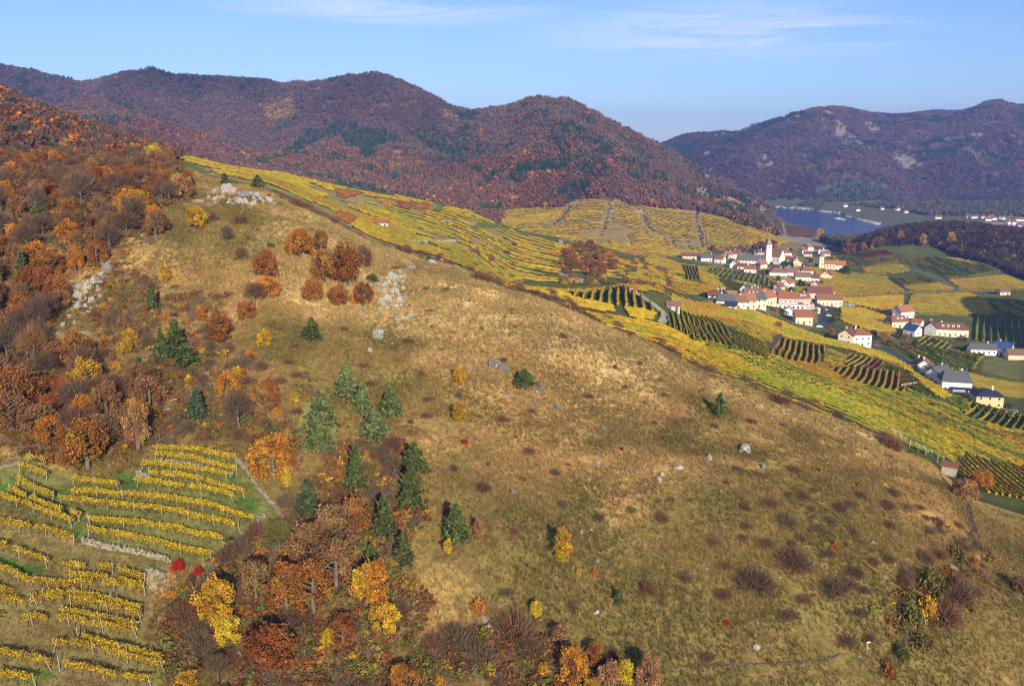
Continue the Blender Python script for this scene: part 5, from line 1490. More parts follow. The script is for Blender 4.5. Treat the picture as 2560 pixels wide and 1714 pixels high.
BROW = poly([(700, 505), (770, 520), (900, 590), (1060, 650), (1200, 706), (1400, 770), (1560, 842), (1760, 938), (1900, 985), (2100, 1075), (2240, 1138), (2300, 1120), (2120, 1050), (1900, 962), (1760, 915), (1560, 812), (1400, 742), (1230, 690), (1130, 640), (1000, 610), (900, 555), (780, 490), (690, 470)], 100, 420)
KB = [(4, 'twigshrub', 'maroon', (2, 3.6), (3, 6), 'dark reddish leafless shrub on the brow', g4), (3, 'twigshrub', 'grey', (2, 3.4), (3, 5.5), 'grey leafless shrub on the brow', g4), (2, 'shrub', 'rust', (1.8, 3), (2.4, 4), 'rust shrub on the brow', g4), (1, 'shrub', 'olive', (1.6, 2.8), (2.4, 4), 'olive shrub on the brow', g4), (.6, 'shrub', 'gold', (1.6, 2.6), (2, 3.4), 'gold shrub on the brow', g4)]
print('brow', fill(BROW, 4.85, 7.4, 150, 2.6, KB, lift=3))
g5 = 'trees and shrubs between the spur terraces'
P5 = poly([(1395, 665), (1420, 625), (1480, 618), (1530, 632), (1545, 690), (1470, 700), (1400, 690)], 470, 700)
K5 = [(4, 'oak', 'rust', (4, 8.5), (5, 8), 'rust tree', 'trees of the copse on the spur'), (3, 'oak', 'orange', (4, 7.5), (4.5, 7.5), 'orange tree', 'trees of the copse on the spur'), (2, 'oak', 'brown', (4, 8), (5, 8), 'brown tree', 'trees of the copse on the spur')]
print('copse', fill(P5, 7, 10.2, 44, 3.4, K5))
P6 = poly([(1540, 690), (1530, 640), (1600, 650), (1670, 680), (1690, 715), (1600, 720), (1540, 710)], 440, 700)
K6 = [(3, 'shrub', 'gold', (3, 6), (4, 7), 'gold bush', g5), (3, 'twigshrub', 'grey', (3, 5), (4, 7), 'grey bush', g5), (3, 'shrub', 'brown', (3, 6), (4, 7), 'brown bush', g5), (1, 'shrub', 'olive', (2, 5), (4, 7), 'olive bush', g5)]
print('bank', fill(P6, 7, 10.2, 85, 3.6, K6))
P8 = poly([(1385, 700), (1385, 672), (1440, 690), (1530, 694), (1545, 714), (1400, 712)], 440, 700)
print('under copse', fill(P8, 7, 10, 30, 3.2, K6))
P7 = poly([(1140, 640), (1190, 600), (1260, 590), (1320, 640), (1270, 700), (1180, 690)], 350, 640)
K7 = [(3, 'twigshrub', 'maroon', (2, 4), (3, 6), 'reddish bush', g5), (2, 'shrub', 'rust', (2, 4), (3, 5), 'rust bush', g5), (1, 'shrub', 'orange', (2, 4), (3, 5), 'orange bush', g5)]
print('gully', fill(P7, 7, 10, 60, 4, K7))
# scrub in the gullies that part the terraces
for gi_, g_ in enumerate(GPT):
    for x_, y_ in g_[::2 if gi_ < 4 else 3]:
        if R.random() < .75:
            x_ += R.uniform(-2, 2); y_ += R.uniform(-2, 2)
            LOOSE.append((plant(R.choice(('twigshrub', 'shrub')), Vector((x_, y_, float(height(x_, y_)))), R.uniform(1.5, 3.6), R.uniform(2.6, 5), TC[R.choice(('grey', 'green', 'olive', 'purple'))], 'dark bush', 'bushes in the gullies of the terraced hill'), 'dark gully bush'))
for u_, v_, nm_ in ((1515, 520, 'the wooded top of the terraces'), (1610, 540, 'the middle of the terraced hill'), (1750, 560, 'the right side of the terraced hill'), (1400, 545, 'the left side of the terraced hill')):
    MARKS.append((u_, v_, nm_))
# village trees
for (x, y, hp, wp, c, lab) in ((1420, 380, 90, 110, 'green', 'dark green tree right of the church nave'), (2040, 370, 70, 50, 'green', 'dark green tree behind the chapel'), (2095, 300, 90, 80, 'gold', 'gold tree above the chapel'), (2260, 480, 130, 130, 'green', 'dark green tree right of the orange roofed house'), (1650, 650, 90, 120, 'green', 'dark green tree on the shady side of the village street'), (1950, 720, 90, 90, 'green', 'dark green tree by the pale gables'),
                               (1340, 1200, 90, 110, 'orange', 'orange tree in the vineyard below the village'), (1300, 980, 70, 90, 'orange', 'orange tree beside the pale terrace of the village'), (1800, 1080, 80, 80, 'gold', 'gold tree right of the cream house with red roof'), (2070, 1130, 90, 120, 'green', 'green tree at the lower end of the car park'), (2060, 1290, 90, 90, 'orange', 'orange tree left of the tall white house'), (1560, 720, 80, 90, 'lime', 'lime green tree in the middle of the village'), (1180, 470, 70, 90, 'green', 'dark tree at the left of the hipped roof house'), (1740, 720, 70, 60, 'olive', 'olive tree in front of the pale gables'), (330, 780, 70, 100, 'green', 'green shrub at the western edge of the village'), (1350, 460, 50, 60, 'green', 'small dark tree between church and hipped roof house'), (1130, 1010, 40, 50, 'olive', 'olive bush under the grey roofed row')):
    u, v = z(z2, x, y); p = at(u, v, 430, 1150)
    plant('oak', p, px2m(hp / 5.447, p) * 1.05, px2m(wp / 5.447, p), TC[c], lab, None)
for (x, y, hp, wp, c, lab) in ((560, 560, 110, 190, 'tan', 'orange brown tree between the road and the tall white house'), (830, 560, 80, 120, 'tan', 'tan tree in front of the house with solar roof'), (640, 640, 80, 110, 'olive', 'dark olive tree at the road bend'), (960, 800, 50, 90, 'olive', 'olive bush on the green plot'), (1170, 1420, 70, 90, 'russet', 'red shrub beside the green lawn below the houses'), (1360, 1420, 50, 60, 'yellow', 'yellow shrub beside the green lawn below the houses'), (2160, 1430, 80, 110, 'olive', 'olive shrub right of the modern villa'), (1560, 570, 60, 140, 'brown', 'brown shrub in front of the long dormer house'), (1720, 970, 40, 120, 'rust', 'rust shrub between two valley plots'), (430, 500, 70, 90, 'green', 'dark green tree standing beside the tall white house wall')):
    u, v = z(z3, x, y); p = at(u, v, 330, 1000)
    plant('oak', p, px2m(hp / 5.09, p) * 1.05, px2m(wp / 5.09, p), TC[c], lab, None)

# wooded knoll beyond the valley fields: mass of dark trees, the bright ones singly
KNOLL = poly(z4((-60, 770), (60, 650), (300, 560), (600, 690), (1200, 690), (1500, 840), (1900, 940), (2342, 1110), (2800, 1200), (2800, 500), (2300, 420), (1600, 380), (800, 390), (300, 480), (0, 640)), 780, 1250)
gx, gy = ground_points(60000, 12.6, 14.6, .28, .70)
hz = height(gx, gy)
k = (inside(KNOLL, gx, gy) | ((samp(PAR, gx, gy) > 13.15) & (samp(PAR, gx, gy) < 14.25) & (gx / gy > .385))) & seen(gx, gy, hz, 12)
gx, gy, hz = gx[k][:2600], gy[k][:2600], hz[k][:2600]
n = len(gx)
tint_, kk = pickcol((4, 3, 1.3, .5, 1.2), ((.10, .060, .040), (.13, .085, .065), (.20, .10, .03), (.36, .20, .03), (.09, .09, .03)), n)
sz = 2.8 + 2.6 * RNG.random(n)
scatter('knoll_wood', np.stack([gx, gy, hz + sz * .6], 1), sz, tint_ * .8 * (.75 + .5 * RNG.random((n, 1))), FARCROWN + FARBARE, np.where((kk < 2) & (RNG.random(n) < .6), 3 + RNG.integers(0, 2, n), RNG.integers(0, 3, n)), 'dark brown wood covering the knoll beyond the valley fields', 'wood')
for i, (x, y, hp, wp, c, lab) in enumerate(((100, 790, 140, 170, 'rust', 'orange red tree at the left foot of the wooded knoll'), (1410, 690, 170, 110, 'gold', 'tall gold tree at the foot of the wooded knoll'), (1050, 690, 150, 90, 'gold', 'gold tree left of the tall gold one on the knoll'), (760, 640, 140, 100, 'tan', 'pale gold tree on the left half of the knoll'), (300, 740, 90, 90, 'orange', 'orange tree at the left foot of the knoll'), (490, 700, 130, 160, 'brown', 'broad brown tree at the left foot of the knoll'), (1560, 560, 70, 60, 'gold', 'small gold tree high on the knoll'), (1530, 830, 100, 90, 'olive', 'olive tree at the foot of the knoll'), (2060, 820, 110, 150, 'olive', 'broad olive gold tree on the right of the knoll'), (2100, 950, 110, 100, 'olive', 'olive tree at the right foot of the knoll'), (2200, 880, 90, 80, 'tan', 'tan tree on the right of the knoll'), (1870, 760, 70, 60, 'tan', 'small tan tree on the right half of the knoll'), (2320, 1010, 90, 100, 'gold', 'gold tree at the picture edge on the knoll'), (400, 740, 60, 50, 'gold', 'small yellow tree beside the red vine plots'))):
    u, v = z(z4, x, y); p = at(u, v, 780, 1250)
    plant('oak', p, px2m(hp / 5.09, p) * 1.05, px2m(wp / 5.09, p), TC[c], lab, None)
# river bank woods
gx, gy = ground_points(40000, 13.6, 15.0, .285, .42)
hz = height(gx, gy)
BK = poly(zr((200, 300), (330, 290), (450, 400), (560, 430), (700, 500), (860, 560), (1160, 540), (1160, 700), (980, 680), (860, 650), (650, 560), (560, 600), (400, 560), (250, 480)), 1050, 1700)
k = inside(BK, gx, gy) & (hz > .3)
gx, gy, hz = gx[k][:900], gy[k][:900], hz[k][:900]; n = len(gx)
g2x, g2y = ground_points(9000, 16.8, 18.1, .26, .62); h2 = height(g2x, g2y)
k = (h2 > .5) & (fbm(g2x / 140, g2y / 90, 95, 3) > .5); g2x, g2y, h2 = g2x[k][:2600], g2y[k][:2600], h2[k][:2600]
gx = np.r_[gx, g2x]; gy = np.r_[gy, g2y]; hz = np.r_[hz, h2]; n = len(gx)
tint_, _ = pickcol((3, 2, 1), ((.15, .14, .07), (.18, .14, .09), (.22, .17, .04)), n)
sz = 4 + 3 * RNG.random(n)
scatter('river_wood', np.stack([gx, gy, hz + sz * .5], 1), sz, tint_ * (.7 + .6 * RNG.random((n, 1))), FARCROWN, RNG.integers(0, 3, n), 'grey green riverside wood along both banks', 'wood')
p = at(*z(zr, 750, 590), 1100, 1700)
plant('oak', p, px2m(125 / 5.09, p), px2m(110 / 5.09, p), TC['yellow'], 'round yellow tree on the near bank of the river')

# undergrowth of the woods and thicket, and the dry grass of the hill
UG = [crown_proto('under_shrub', 400 + i, 9, 12, .34, 'shrub', 'leaf_inst') for i in range(3)] + [twig_proto('under_twigs', 410, 110, .6, .03, 'leaf_inst', 'shrub')]
xs, ys = [], []
for P, cnt_, lo, hi_ in ((WOOD, 5200, 1, 5.7), (THICKET, 2600, .9, 4.5), (MIDSLOPE, 1700, 2, 5.5), (GULLY, 900, .9, 5), (BROW, 700, 4.9, 7)):
    gx, gy = ground_points(cnt_ * 14, lo, hi_, -.62, .7, .8)
    k = inside(P, gx + (vnoise(gx / 7, gy / 7, 3) - .5) * 12, gy + (vnoise(gx / 7, gy / 7, 9) - .5) * 12)
    xs.append(gx[k][:cnt_]); ys.append(gy[k][:cnt_])
gx = np.concatenate(xs); gy = np.concatenate(ys); n = len(gx)
tint_, kk = pickcol((4, 3, 2, 2, .6, 1), (BRWN, (.21, .15, .11), (.27, .10, .035), (.20, .16, .045), (.48, .27, .03), (.12, .14, .035)), n)
pick = np.where(kk == 1, 3, RNG.integers(0, 3, n))
sz = (.45 + .75 * RNG.random(n) ** 1.5) * np.where(gy > 200, 1.4, 1)
scatter('undergrowth', np.stack([gx, gy, height(gx, gy) - .05], 1), sz, tint_ * (.75 + .5 * RNG.random((n, 1))), UG, pick, 'brown and olive undergrowth filling the woods and the thicket', 'undergrowth')


def tuft_proto(name, seed, blades=11):
    rng = np.random.default_rng(seed); v = []
    for i in range(blades):
        a = rng.random() * 6.28; r = rng.random() * .30; b = a + rng.normal() * .6; h = .5 + .6 * rng.random(); o_ = .18 + .35 * rng.random(); w = .035 + .03 * rng.random()
        x, y = r * math.cos(a), r * math.sin(a); s = rng.random() * 6.28
        v += [(x - w * math.cos(s), y - w * math.sin(s), -.05), (x + w * math.cos(s), y + w * math.sin(s), -.05), (x + o_ * math.cos(b), y + o_ * math.sin(b), h)]
    g = np.repeat(.75 + .5 * rng.random(blades), 3)
    return mesh_np(name, v, np.arange(3 * blades).reshape(-1, 3), ['leaf_inst'], False, var=np.stack([g] * 3, 1))


TUFT = [tuft_proto('tuft', 420 + i) for i in range(4)]
gx, gy = ground_points(370000, .9, 5.75, -.68, .68, .62)
hz = height(gx, gy)
inv_ = inside(VY1, gx, gy) | inside(VY2, gx, gy)
k = ~(inside(WOOD, gx, gy) & (RNG.random(len(gx)) < .75))
k &= (fbm(gx / 6, gy / 6, 99, 3) + RNG.random(len(gx)) * .35 > .50)
gx, gy, hz, inv_ = gx[k], gy[k], hz[k], inv_[k]; n = len(gx)
gc = np.stack([samp(GCOL[..., i], gx, gy) for i in range(3)], 1)
m_ = sm(.42, .60, fbm(gx / 9, gy / 9, 44, 3))[:, None]
tint_ = (gc * .6 + .4 * (np.array((.47, .31, .12)) * m_ + np.array((.175, .155, .050)) * (1 - m_))) * (.62 + .80 * RNG.random((n, 1)))
tint_ = np.where((RNG.random(n) < .02)[:, None], np.array((.30, .09, .04)), tint_)
tint_ = np.where(inv_[:, None], gc * (.7 + .7 * RNG.random((n, 1))), tint_)
scatter('dry_grass', np.stack([gx, gy, hz], 1), np.where(inv_, .5, 1) * (.24 + .46 * RNG.random(n) ** 1.6) * (gy / 130) ** .5, tint_, TUFT, RNG.integers(0, 4, n), 'straw coloured dry grass covering the hill', 'grass')
print('tufts', n)

# ------------------------------------------------------------------ rocks, boulders, stone walls
def rock_proto(name, seed, flat=1.0):
    rng = np.random.default_rng(seed)
    bm = bmesh.new(); bmesh.ops.create_icosphere(bm, subdivisions=4, radius=1)
    pl = rng.normal(size=(14, 3)); pl /= np.linalg.norm(pl, axis=1)[:, None]; dd = .55 + .35 * rng.random(14)
    cs = rng.normal(size=(30, 3)); cs /= np.linalg.norm(cs, axis=1)[:, None]; cr_ = .74 + .36 * rng.random(30)
    for v in bm.verts:
        p = np.array(v.co)
        for q, d in zip(pl, dd):
            t_ = p @ q
            if t_ > d:
                p = p - q * (t_ - d) * .9
        dot = cs @ (np.array(v.co) / np.linalg.norm(v.co)); o2 = np.argsort(-dot)[:2]
        edge = min(1, (math.acos(min(1, dot[o2[1]])) - math.acos(min(1, dot[o2[0]]))) / .16)
        p = p * (cr_[o2[0]] * (.80 + .20 * edge)) * (1 + .16 * (vnoise(p[0] * 6, p[2] * 6 + p[1] * 5, seed) - .5))
        v.co = (p[0], p[1], p[2] * flat)
    me = bpy.data.meshes.new(name); bm.to_mesh(me); bm.free(); me.materials.append(M['rock'])
    return me


ROCKS = [rock_proto('rock', 500 + i) for i in range(5)]; SLABS = [rock_proto('slab', 510 + i, .32) for i in range(3)]
WHITE = (.37, .345, .30); GREYR = (.20, .19, .175); DARKR = (.155, .15, .145)


def rock(fx, fy, wp, hp, col, label, group=None, slab=False, y0=60, y1=420):
    p = at(fx * KF, fy * KF, y0, y1)
    w = px2m(wp * KF, p); h = px2m(hp * KF, p)
    me = R.choice(SLABS if slab else ROCKS)
    o = thing('rock', label, 'rock', p + Vector((0, 0, h * .04)), R.uniform(0, 6.28), group, me, jitter(col, .1), (w * .56 * R.uniform(.9, 1.15), w * .5 * R.uniform(.7, 1), h * (.62 if not slab else 1.2)))
    if slab:
        o.rotation_euler = (R.uniform(-.15, .15), R.uniform(-.35, -.1), R.uniform(-.3, .3))
    return o


BIGROCKS = [
 (898, 640, 38, 34, WHITE, 'largest pale boulder at the top of the middle outcrop'), (880, 655, 22, 20, WHITE, 'pale boulder left of the largest one in the middle outcrop'), (865, 652, 14, 10, WHITE, 'small pale rock at the left end of the middle outcrop'), (905, 668, 26, 20, WHITE, 'pale boulder below the largest one in the middle outcrop'),
 (888, 685, 24, 22, WHITE, 'pale boulder in the middle of the outcrop, above two lower ones'), (912, 692, 22, 24, WHITE, 'pale boulder on the right of the middle outcrop'), (876, 698, 20, 20, WHITE, 'lower left boulder of the middle outcrop'), (902, 703, 22, 14, WHITE, 'lower right boulder of the middle outcrop'), (843, 655, 16, 10, WHITE, 'flat pale rock beside the small green bush'),
 (938, 726, 22, 16, WHITE, 'white rock lying right below the middle outcrop'), (912, 732, 22, 9, WHITE, 'flat white rock below the middle outcrop'), (957, 730, 9, 12, WHITE, 'small upright rock right of the middle outcrop'), (866, 770, 34, 32, WHITE, 'white boulder alone below the middle outcrop'), (846, 803, 14, 16, WHITE, 'small white boulder below the lone white one'), (910, 752, 20, 10, WHITE, 'flat rock between the outcrop and the lone boulder'), (822, 720, 18, 10, WHITE, 'flat rock left of the middle outcrop'), (933, 752, 10, 9, WHITE, 'little rock below the middle outcrop'),
 (940, 615, 34, 12, WHITE, 'flat pale rock ledge above the middle outcrop'), (985, 603, 30, 16, WHITE, 'pale rocks on the brow beside the tiny green bush'), (1010, 600, 14, 14, WHITE, 'pointed pale rock on the brow of the hill'),
 (525, 442, 42, 36, WHITE, 'largest rock of the hilltop outcrop, under the dark pine'), (560, 452, 40, 26, GREYR, 'grey slab in the middle of the hilltop outcrop'), (590, 456, 44, 28, WHITE, 'pale slab on the right of the hilltop outcrop'), (615, 462, 18, 26, WHITE, 'right end rock of the hilltop outcrop'), (495, 438, 18, 16, WHITE, 'left tall rock of the hilltop outcrop'), (500, 452, 26, 10, WHITE, 'low rock at the left of the hilltop outcrop'), (478, 455, 18, 12, WHITE, 'pale rock further left on the hilltop'), (456, 462, 26, 12, WHITE, 'leftmost pale rock of the hilltop outcrop'),
 (200, 665, 26, 36, WHITE, 'tall white rock at the top of the left outcrop'), (182, 680, 26, 28, WHITE, 'white rock in the middle of the left outcrop'), (215, 650, 22, 28, WHITE, 'upper right rock of the left outcrop'), (178, 705, 20, 30, WHITE, 'tall white rock at the lower end of the left outcrop'), (208, 690, 16, 22, WHITE, 'right white rock of the left outcrop'), (240, 640, 22, 22, GREYR, 'grey rock at the upper right of the left outcrop'), (245, 615, 30, 26, GREYR, 'grey rock high above the left outcrop'), (158, 725, 14, 12, WHITE, 'small white rock below the left outcrop'), (145, 745, 18, 16, WHITE, 'white rock low on the left below the outcrop'), (170, 740, 10, 10, WHITE, 'tiny white rock below the left outcrop'), (195, 762, 30, 8, WHITE, 'flat white ledge below the left outcrop'), (130, 765, 12, 10, WHITE, 'lowest small white rock on the left slope'),
 (1130, 835, 34, 20, DARKR, 'dark grey rock ledge left of the juniper'), (1152, 846, 26, 22, DARKR, 'dark grey rock at the right end of the ledge'), (1135, 838, 18, 10, WHITE, 'pale face below the dark rock ledge'), (1238, 890, 26, 20, DARKR, 'dark grey rock right of the juniper'), (1228, 898, 20, 9, WHITE, 'white rock at the foot of the dark rock by the juniper'), (1160, 900, 16, 16, DARKR, 'dark rock below the ledge'), (1272, 935, 28, 16, DARKR, 'dark rock below the juniper'), (1222, 920, 22, 12, DARKR, 'dark flat rock below the juniper'), (1262, 918, 10, 8, DARKR, 'small dark rock under the juniper'), (1245, 790, 20, 10, DARKR, 'dark rock higher up near the brow'), (1090, 850, 16, 10, DARKR, 'small dark rock left of the ledge'),
 (1706, 1030, 42, 26, WHITE, 'large white boulder on the right slope'), (1622, 1050, 18, 20, WHITE, 'pale rock left of the large white boulder'), (1552, 1072, 22, 16, WHITE, 'pale boulder in the middle of the right slope'), (1507, 1098, 24, 16, WHITE, 'white boulder left in the middle of the right slope'), (1514, 1086, 14, 12, WHITE, 'smaller white rock behind the left white boulder'), (1745, 1070, 14, 16, GREYR, 'grey upright rock right of the large white boulder'), (1655, 1058, 10, 8, WHITE, 'small white rock between two boulders'), (1365, 1060, 18, 8, WHITE, 'flat white stone in the upper grass'), (1380, 980, 30, 14, GREYR, 'grey ledge in the upper grass'), (1432, 1075, 14, 12, GREYR, 'small grey rock in the middle of the grass'),
 (1118, 1440, 26, 22, WHITE, 'white boulder among the leafless shrubs at the bottom'), (1110, 1418, 24, 12, WHITE, 'second white boulder above the one among leafless shrubs'), (1095, 1444, 9, 9, WHITE, 'little white stone beside the two boulders'), (1175, 1128, 18, 20, GREYR, 'grey rock below the dark shrub in the grass'), (1365, 1402, 16, 14, WHITE, 'pale rock above the small green fir'), (1330, 1218, 12, 12, GREYR, 'grey stone above the lone golden oak'), (1365, 1282, 14, 10, GREYR, 'grey stone right of the lone golden oak'), (548, 1500, 18, 20, GREYR, 'round grey boulder left of the big russet oak'), (1730, 1480, 20, 12, WHITE, 'pale rock at the foot of the purple shrub slope'), (2180, 1300, 20, 14, GREYR, 'grey rock on the right slope near the path with painted shade'), (1995, 1240, 16, 10, GREYR, 'grey flat rock beside reddish shrubs'),
]
for r_ in BIGROCKS:
    rock(*r_)
MARKS.append((435 * KF, 885 * KF, 'the middle of the slate bank'))
for (fx, fy, wp) in ((415, 868, 34), (385, 875, 40), (470, 855, 36), (455, 868, 30), (480, 880, 40), (400, 895, 46), (425, 910, 40), (395, 915, 36), (445, 900, 30), (385, 935, 30), (420, 940, 40), (365, 905, 24), (500, 905, 24), (440, 930, 26), (470, 900, 36)):
    LOOSE.append((rock(fx, fy, wp * .8, 9, (.36, .33, .28), 'grey slate slab', 'slate slabs above the blue green pine', True), 'grey slate slab'))
g6 = 'loose pale stones strewn over the hill'
NL = 0; LST = MB()
bm = bmesh.new(); bmesh.ops.create_icosphere(bm, subdivisions=2, radius=1); LOW = bpy.data.meshes.new('low'); bm.to_mesh(LOW); bm.free()
for v in LOW.vertices:
    v.co *= .8 + .4 * R.random()
LOWF = [tuple(p.vertices) for p in LOW.polygons]
for P, n in ((fv((830, 640), (960, 620), (970, 790), (840, 830)), 34), (fv((440, 445), (640, 450), (640, 490), (450, 480)), 16), (fv((120, 640), (260, 600), (260, 780), (120, 790)), 30), (fv((1080, 780), (1330, 800), (1340, 960), (1080, 920)), 26), (fv((1300, 1000), (1780, 1010), (1780, 1140), (1450, 1130)), 34), (fv((980, 1060), (1400, 1150), (1450, 1450), (1050, 1450)), 30), (fv((1500, 1200), (2100, 1200), (2050, 1540), (1500, 1540)), 26)):
    for i in range(n):
        a = R.random(); b = R.random()
        q = [(P[0][j] * (1 - a) + P[1][j] * a) * (1 - b) + (P[3][j] * (1 - a) + P[2][j] * a) * b for j in (0, 1)]
        s = R.uniform(3.5, 9)
        NL += 1
        if NL % 4:
            pz = at(q[0], q[1], 60, 420); sc = px2m(s * KF, pz) * .5
            rv = np.array([v.co for v in LOW.vertices]) * (sc, sc * R.uniform(.6, 1), sc * .7); a_ = R.random() * 6.28
            LST.add(np.stack([rv[:, 0] * math.cos(a_) - rv[:, 1] * math.sin(a_) + pz.x, rv[:, 0] * math.sin(a_) + rv[:, 1] * math.cos(a_) + pz.y, rv[:, 2] + pz.z], 1), (), LOWF)
            continue
        LOOSE.append((rock(q[0] / KF, q[1] / KF, s, s * .7, WHITE, 'loose pale stone', g6), 'loose pale stone in the grass'))


def stone_wall(pts, h, w, label, name='dry_stone_wall', col=(.31, .265, .19), y0=60, y1=200, step=.34):
    """dry stone wall of many small stones in uneven courses"""
    P = np.array([at(*q, y0, y1)[:2] for q in pts])
    seg = np.r_[0, np.cumsum(np.hypot(*np.diff(P, axis=0).T))]
    b = MB(); rng = np.random.default_rng(int(P[0, 0] * 10) % 1000 + 5)
    x0, y0_ = P[0]; z0 = float(height(x0, y0_))
    courses = max(2, int(h / .22))
    for c in range(courses):
        for s in np.arange(rng.random() * step, seg[-1], step):
            if rng.random() < .08 + .25 * (c / courses) ** 2:
                continue
            x, y = np.interp(s, seg, P[:, 0]) + rng.normal() * .05, np.interp(s, seg, P[:, 1]) + rng.normal() * .08
            zz = float(height(x, y)) + c * h / courses - .05
            l, d, e = step * (.38 + .2 * rng.random()), w * (.35 + .2 * rng.random()), h / courses * (.45 + .15 * rng.random())
            a = rng.normal() * .3 + math.atan2(P[-1, 1] - P[0, 1], P[-1, 0] - P[0, 0])
            ca, sa = math.cos(a), math.sin(a)
            vs = []
            for sz in (-1, 1):
                for sx, sy in ((-1, -1), (1, -1), (1, 1), (-1, 1)):
                    k = .82 + .3 * rng.random()
                    px_, py_ = sx * l * k, sy * d * k
                    vs.append((x - x0 + px_ * ca - py_ * sa, y - y0_ + px_ * sa + py_ * ca, zz - z0 + e + sz * e * k))
            b.add(vs, [(0, 3, 2, 1), (4, 5, 6, 7), (0, 1, 5, 4), (1, 2, 6, 5), (2, 3, 7, 6), (3, 0, 4, 7)])
    root = thing(name, label, 'stone wall', (x0, y0_, z0))
    obj('wall_stones', b.mesh('wall_stones', ['rock']), root, color=col, kind='stuff')


o = obj('loose_stones', LST.mesh('loose_stones', ['rock']), color=(.33, .31, .27), kind='stuff'); o['label'] = 'small pale stones strewn through the dry grass'; o['category'] = 'stones'
g7 = 'pale rocks of the outcrops'
for P, n, lab in ((fv((872, 625), (925, 622), (930, 712), (868, 710)), 55, 'pale rock packed in the middle outcrop'), (fv((480, 438), (620, 450), (630, 470), (470, 466)), 44, 'pale rock packed in the hilltop outcrop'), (fv((165, 640), (235, 625), (225, 710), (165, 735)), 46, 'pale rock packed in the left outcrop')):
    for i in range(n):
        a = R.random(); b = R.random()
        q = [(P[0][j] * (1 - a) + P[1][j] * a) * (1 - b) + (P[3][j] * (1 - a) + P[2][j] * a) * b for j in (0, 1)]
        w_k = R.uniform(7, 17)
        LOOSE.append((rock(q[0] / KF, q[1] / KF, w_k, w_k * R.uniform(.6, 1.05), WHITE, lab, g7), 'pale packed rock'))


stone_wall(z7((560, 568), (740, 622), (960, 652), (1175, 718)), .75, .5, 'long dry stone wall between the two near vineyards')
stone_wall(z7((1600, 0), (1690, 100), (1770, 220), (1850, 310), (1935, 410)), .35, .5, 'stone edging down the right side of the upper vineyard')
stone_wall(z7((1080, 22), (1300, 55), (1590, 122)), .55, .4, 'low stone wall behind the second row of the upper vineyard')
stone_wall(z7((930, 118), (1010, 140)), .8, .6, 'short stone heap at the left end of the third vine row')
stone_wall(z7((840, 246), (930, 242)), .6, .6, 'stone heap between the left and the right vine rows')
stone_wall(z7((1500, 608), (1585, 582)), .6, .5, 'short stone heap at the right end of the eighth vine row')
stone_wall(z7((1640, 512), (1720, 488)), .6, .5, 'short stone heap at the right end of the seventh vine row')
stone_wall(z7((1740, 440), (1805, 400)), .6, .5, 'short stone heap at the right end of the sixth vine row')
stone_wall(z7((180, 72), (290, 98), (340, 110)), .6, .5, 'crumbling stone wall at the top left of the vineyard')
stone_wall(z7((1000, 780), (1130, 820)), .8, .6, 'crumbled stone wall at the right end of the lower vineyard')
stone_wall(z7((210, 950), (290, 960)), .6, .6, 'stone heap inside the lower vineyard')
stone_wall([(1690, 1668), (1760, 1663), (1850, 1662), (1950, 1660), (2050, 1654), (2110, 1632)], .22, .3, 'low dark stone line along the lower right slope', 'stone_line', (.16, .12, .075), step=.6)
stone_wall(z6((1505, 868), (1610, 850)), 1.6, .4, 'pale retaining wall on the terrace edge', 'retaining_wall', (.50, .44, .33), 280, 560, 1.0)


for pts_, lab_ in ((zs((860, 945), (1070, 945)), 'pale terrace wall on the lower left of the spur'), (zs((1080, 952), (1480, 942)), 'long pale terrace wall low on the spur'), (zs((1790, 1010), (1870, 1035)), 'short pale terrace wall on the right of the spur'), (zs((380, 715), (490, 745)), 'pale stone wall left of the red roofed hut'), (zs((540, 795), (680, 790)), 'pale stone wall below the red roofed hut'), (zt((500, 1050), (800, 1130)), 'pale terrace wall under the round copse'), (zt((590, 1110), (790, 1155)), 'second pale terrace wall under the round copse')):
    stone_wall(pts_, 1.3, .6, lab_, 'terrace_wall', (.44, .40, .32), 350, 680, 1.2)
for pts_, lab_ in ((zt((1480, 590), (1780, 620), (1830, 590)), 'long pale wall across the terraced hill'), (zt((830, 365), (900, 390), (1060, 405)), 'short pale wall left of the middle gully'), (zt((1140, 250), (1200, 255)), 'little pale wall in the middle gully'), (zt((1440, 250), (1560, 250)), 'pale wall on the upper terraced hill')):
    stone_wall(pts_, 1.6, .7, lab_, 'terrace_wall', (.44, .40, .32), 800, 1300, 2.4)

# ------------------------------------------------------------------ tracks and roads
def strip(name, pts, width, colour, y0=60, y1=1400, lift=.05, step=2.0, mat='gravel'):
    P = np.array([at(*q, y0, y1)[:2] for q in pts])
    seg = np.r_[0, np.cumsum(np.hypot(*np.diff(P, axis=0).T))]
    l = np.arange(0, seg[-1], step)
    c = np.stack([np.interp(l, seg, P[:, 0]), np.interp(l, seg, P[:, 1])], 1)
    for _ in range(4):
        c[1:-1] = (c[:-2] + 2 * c[1:-1] + c[2:]) / 4
    d = np.gradient(c, axis=0); d /= np.linalg.norm(d, axis=1)[:, None]
    nr = np.stack([-d[:, 1], d[:, 0]], 1)
    ac = np.linspace(-.5, .5, 4)
    e = c[:, None, :] + nr[:, None, :] * ac[None, :, None] * width
    zz = height(e[..., 0], e[..., 1])
    zz = np.maximum(zz, zz.mean(1, keepdims=True)) + lift
    v = np.concatenate([e, zz[..., None]], -1).reshape(-1, 3)
    n = len(c); i = (np.arange(n - 1)[:, None] * 4 + np.arange(3)[None, :])
    q = np.stack([i, i + 1, i + 5, i + 4], -1).reshape(-1, 4)
    o = obj(name, mesh_np(name, v, q, [mat], True), color=colour, kind='structure')
    return o


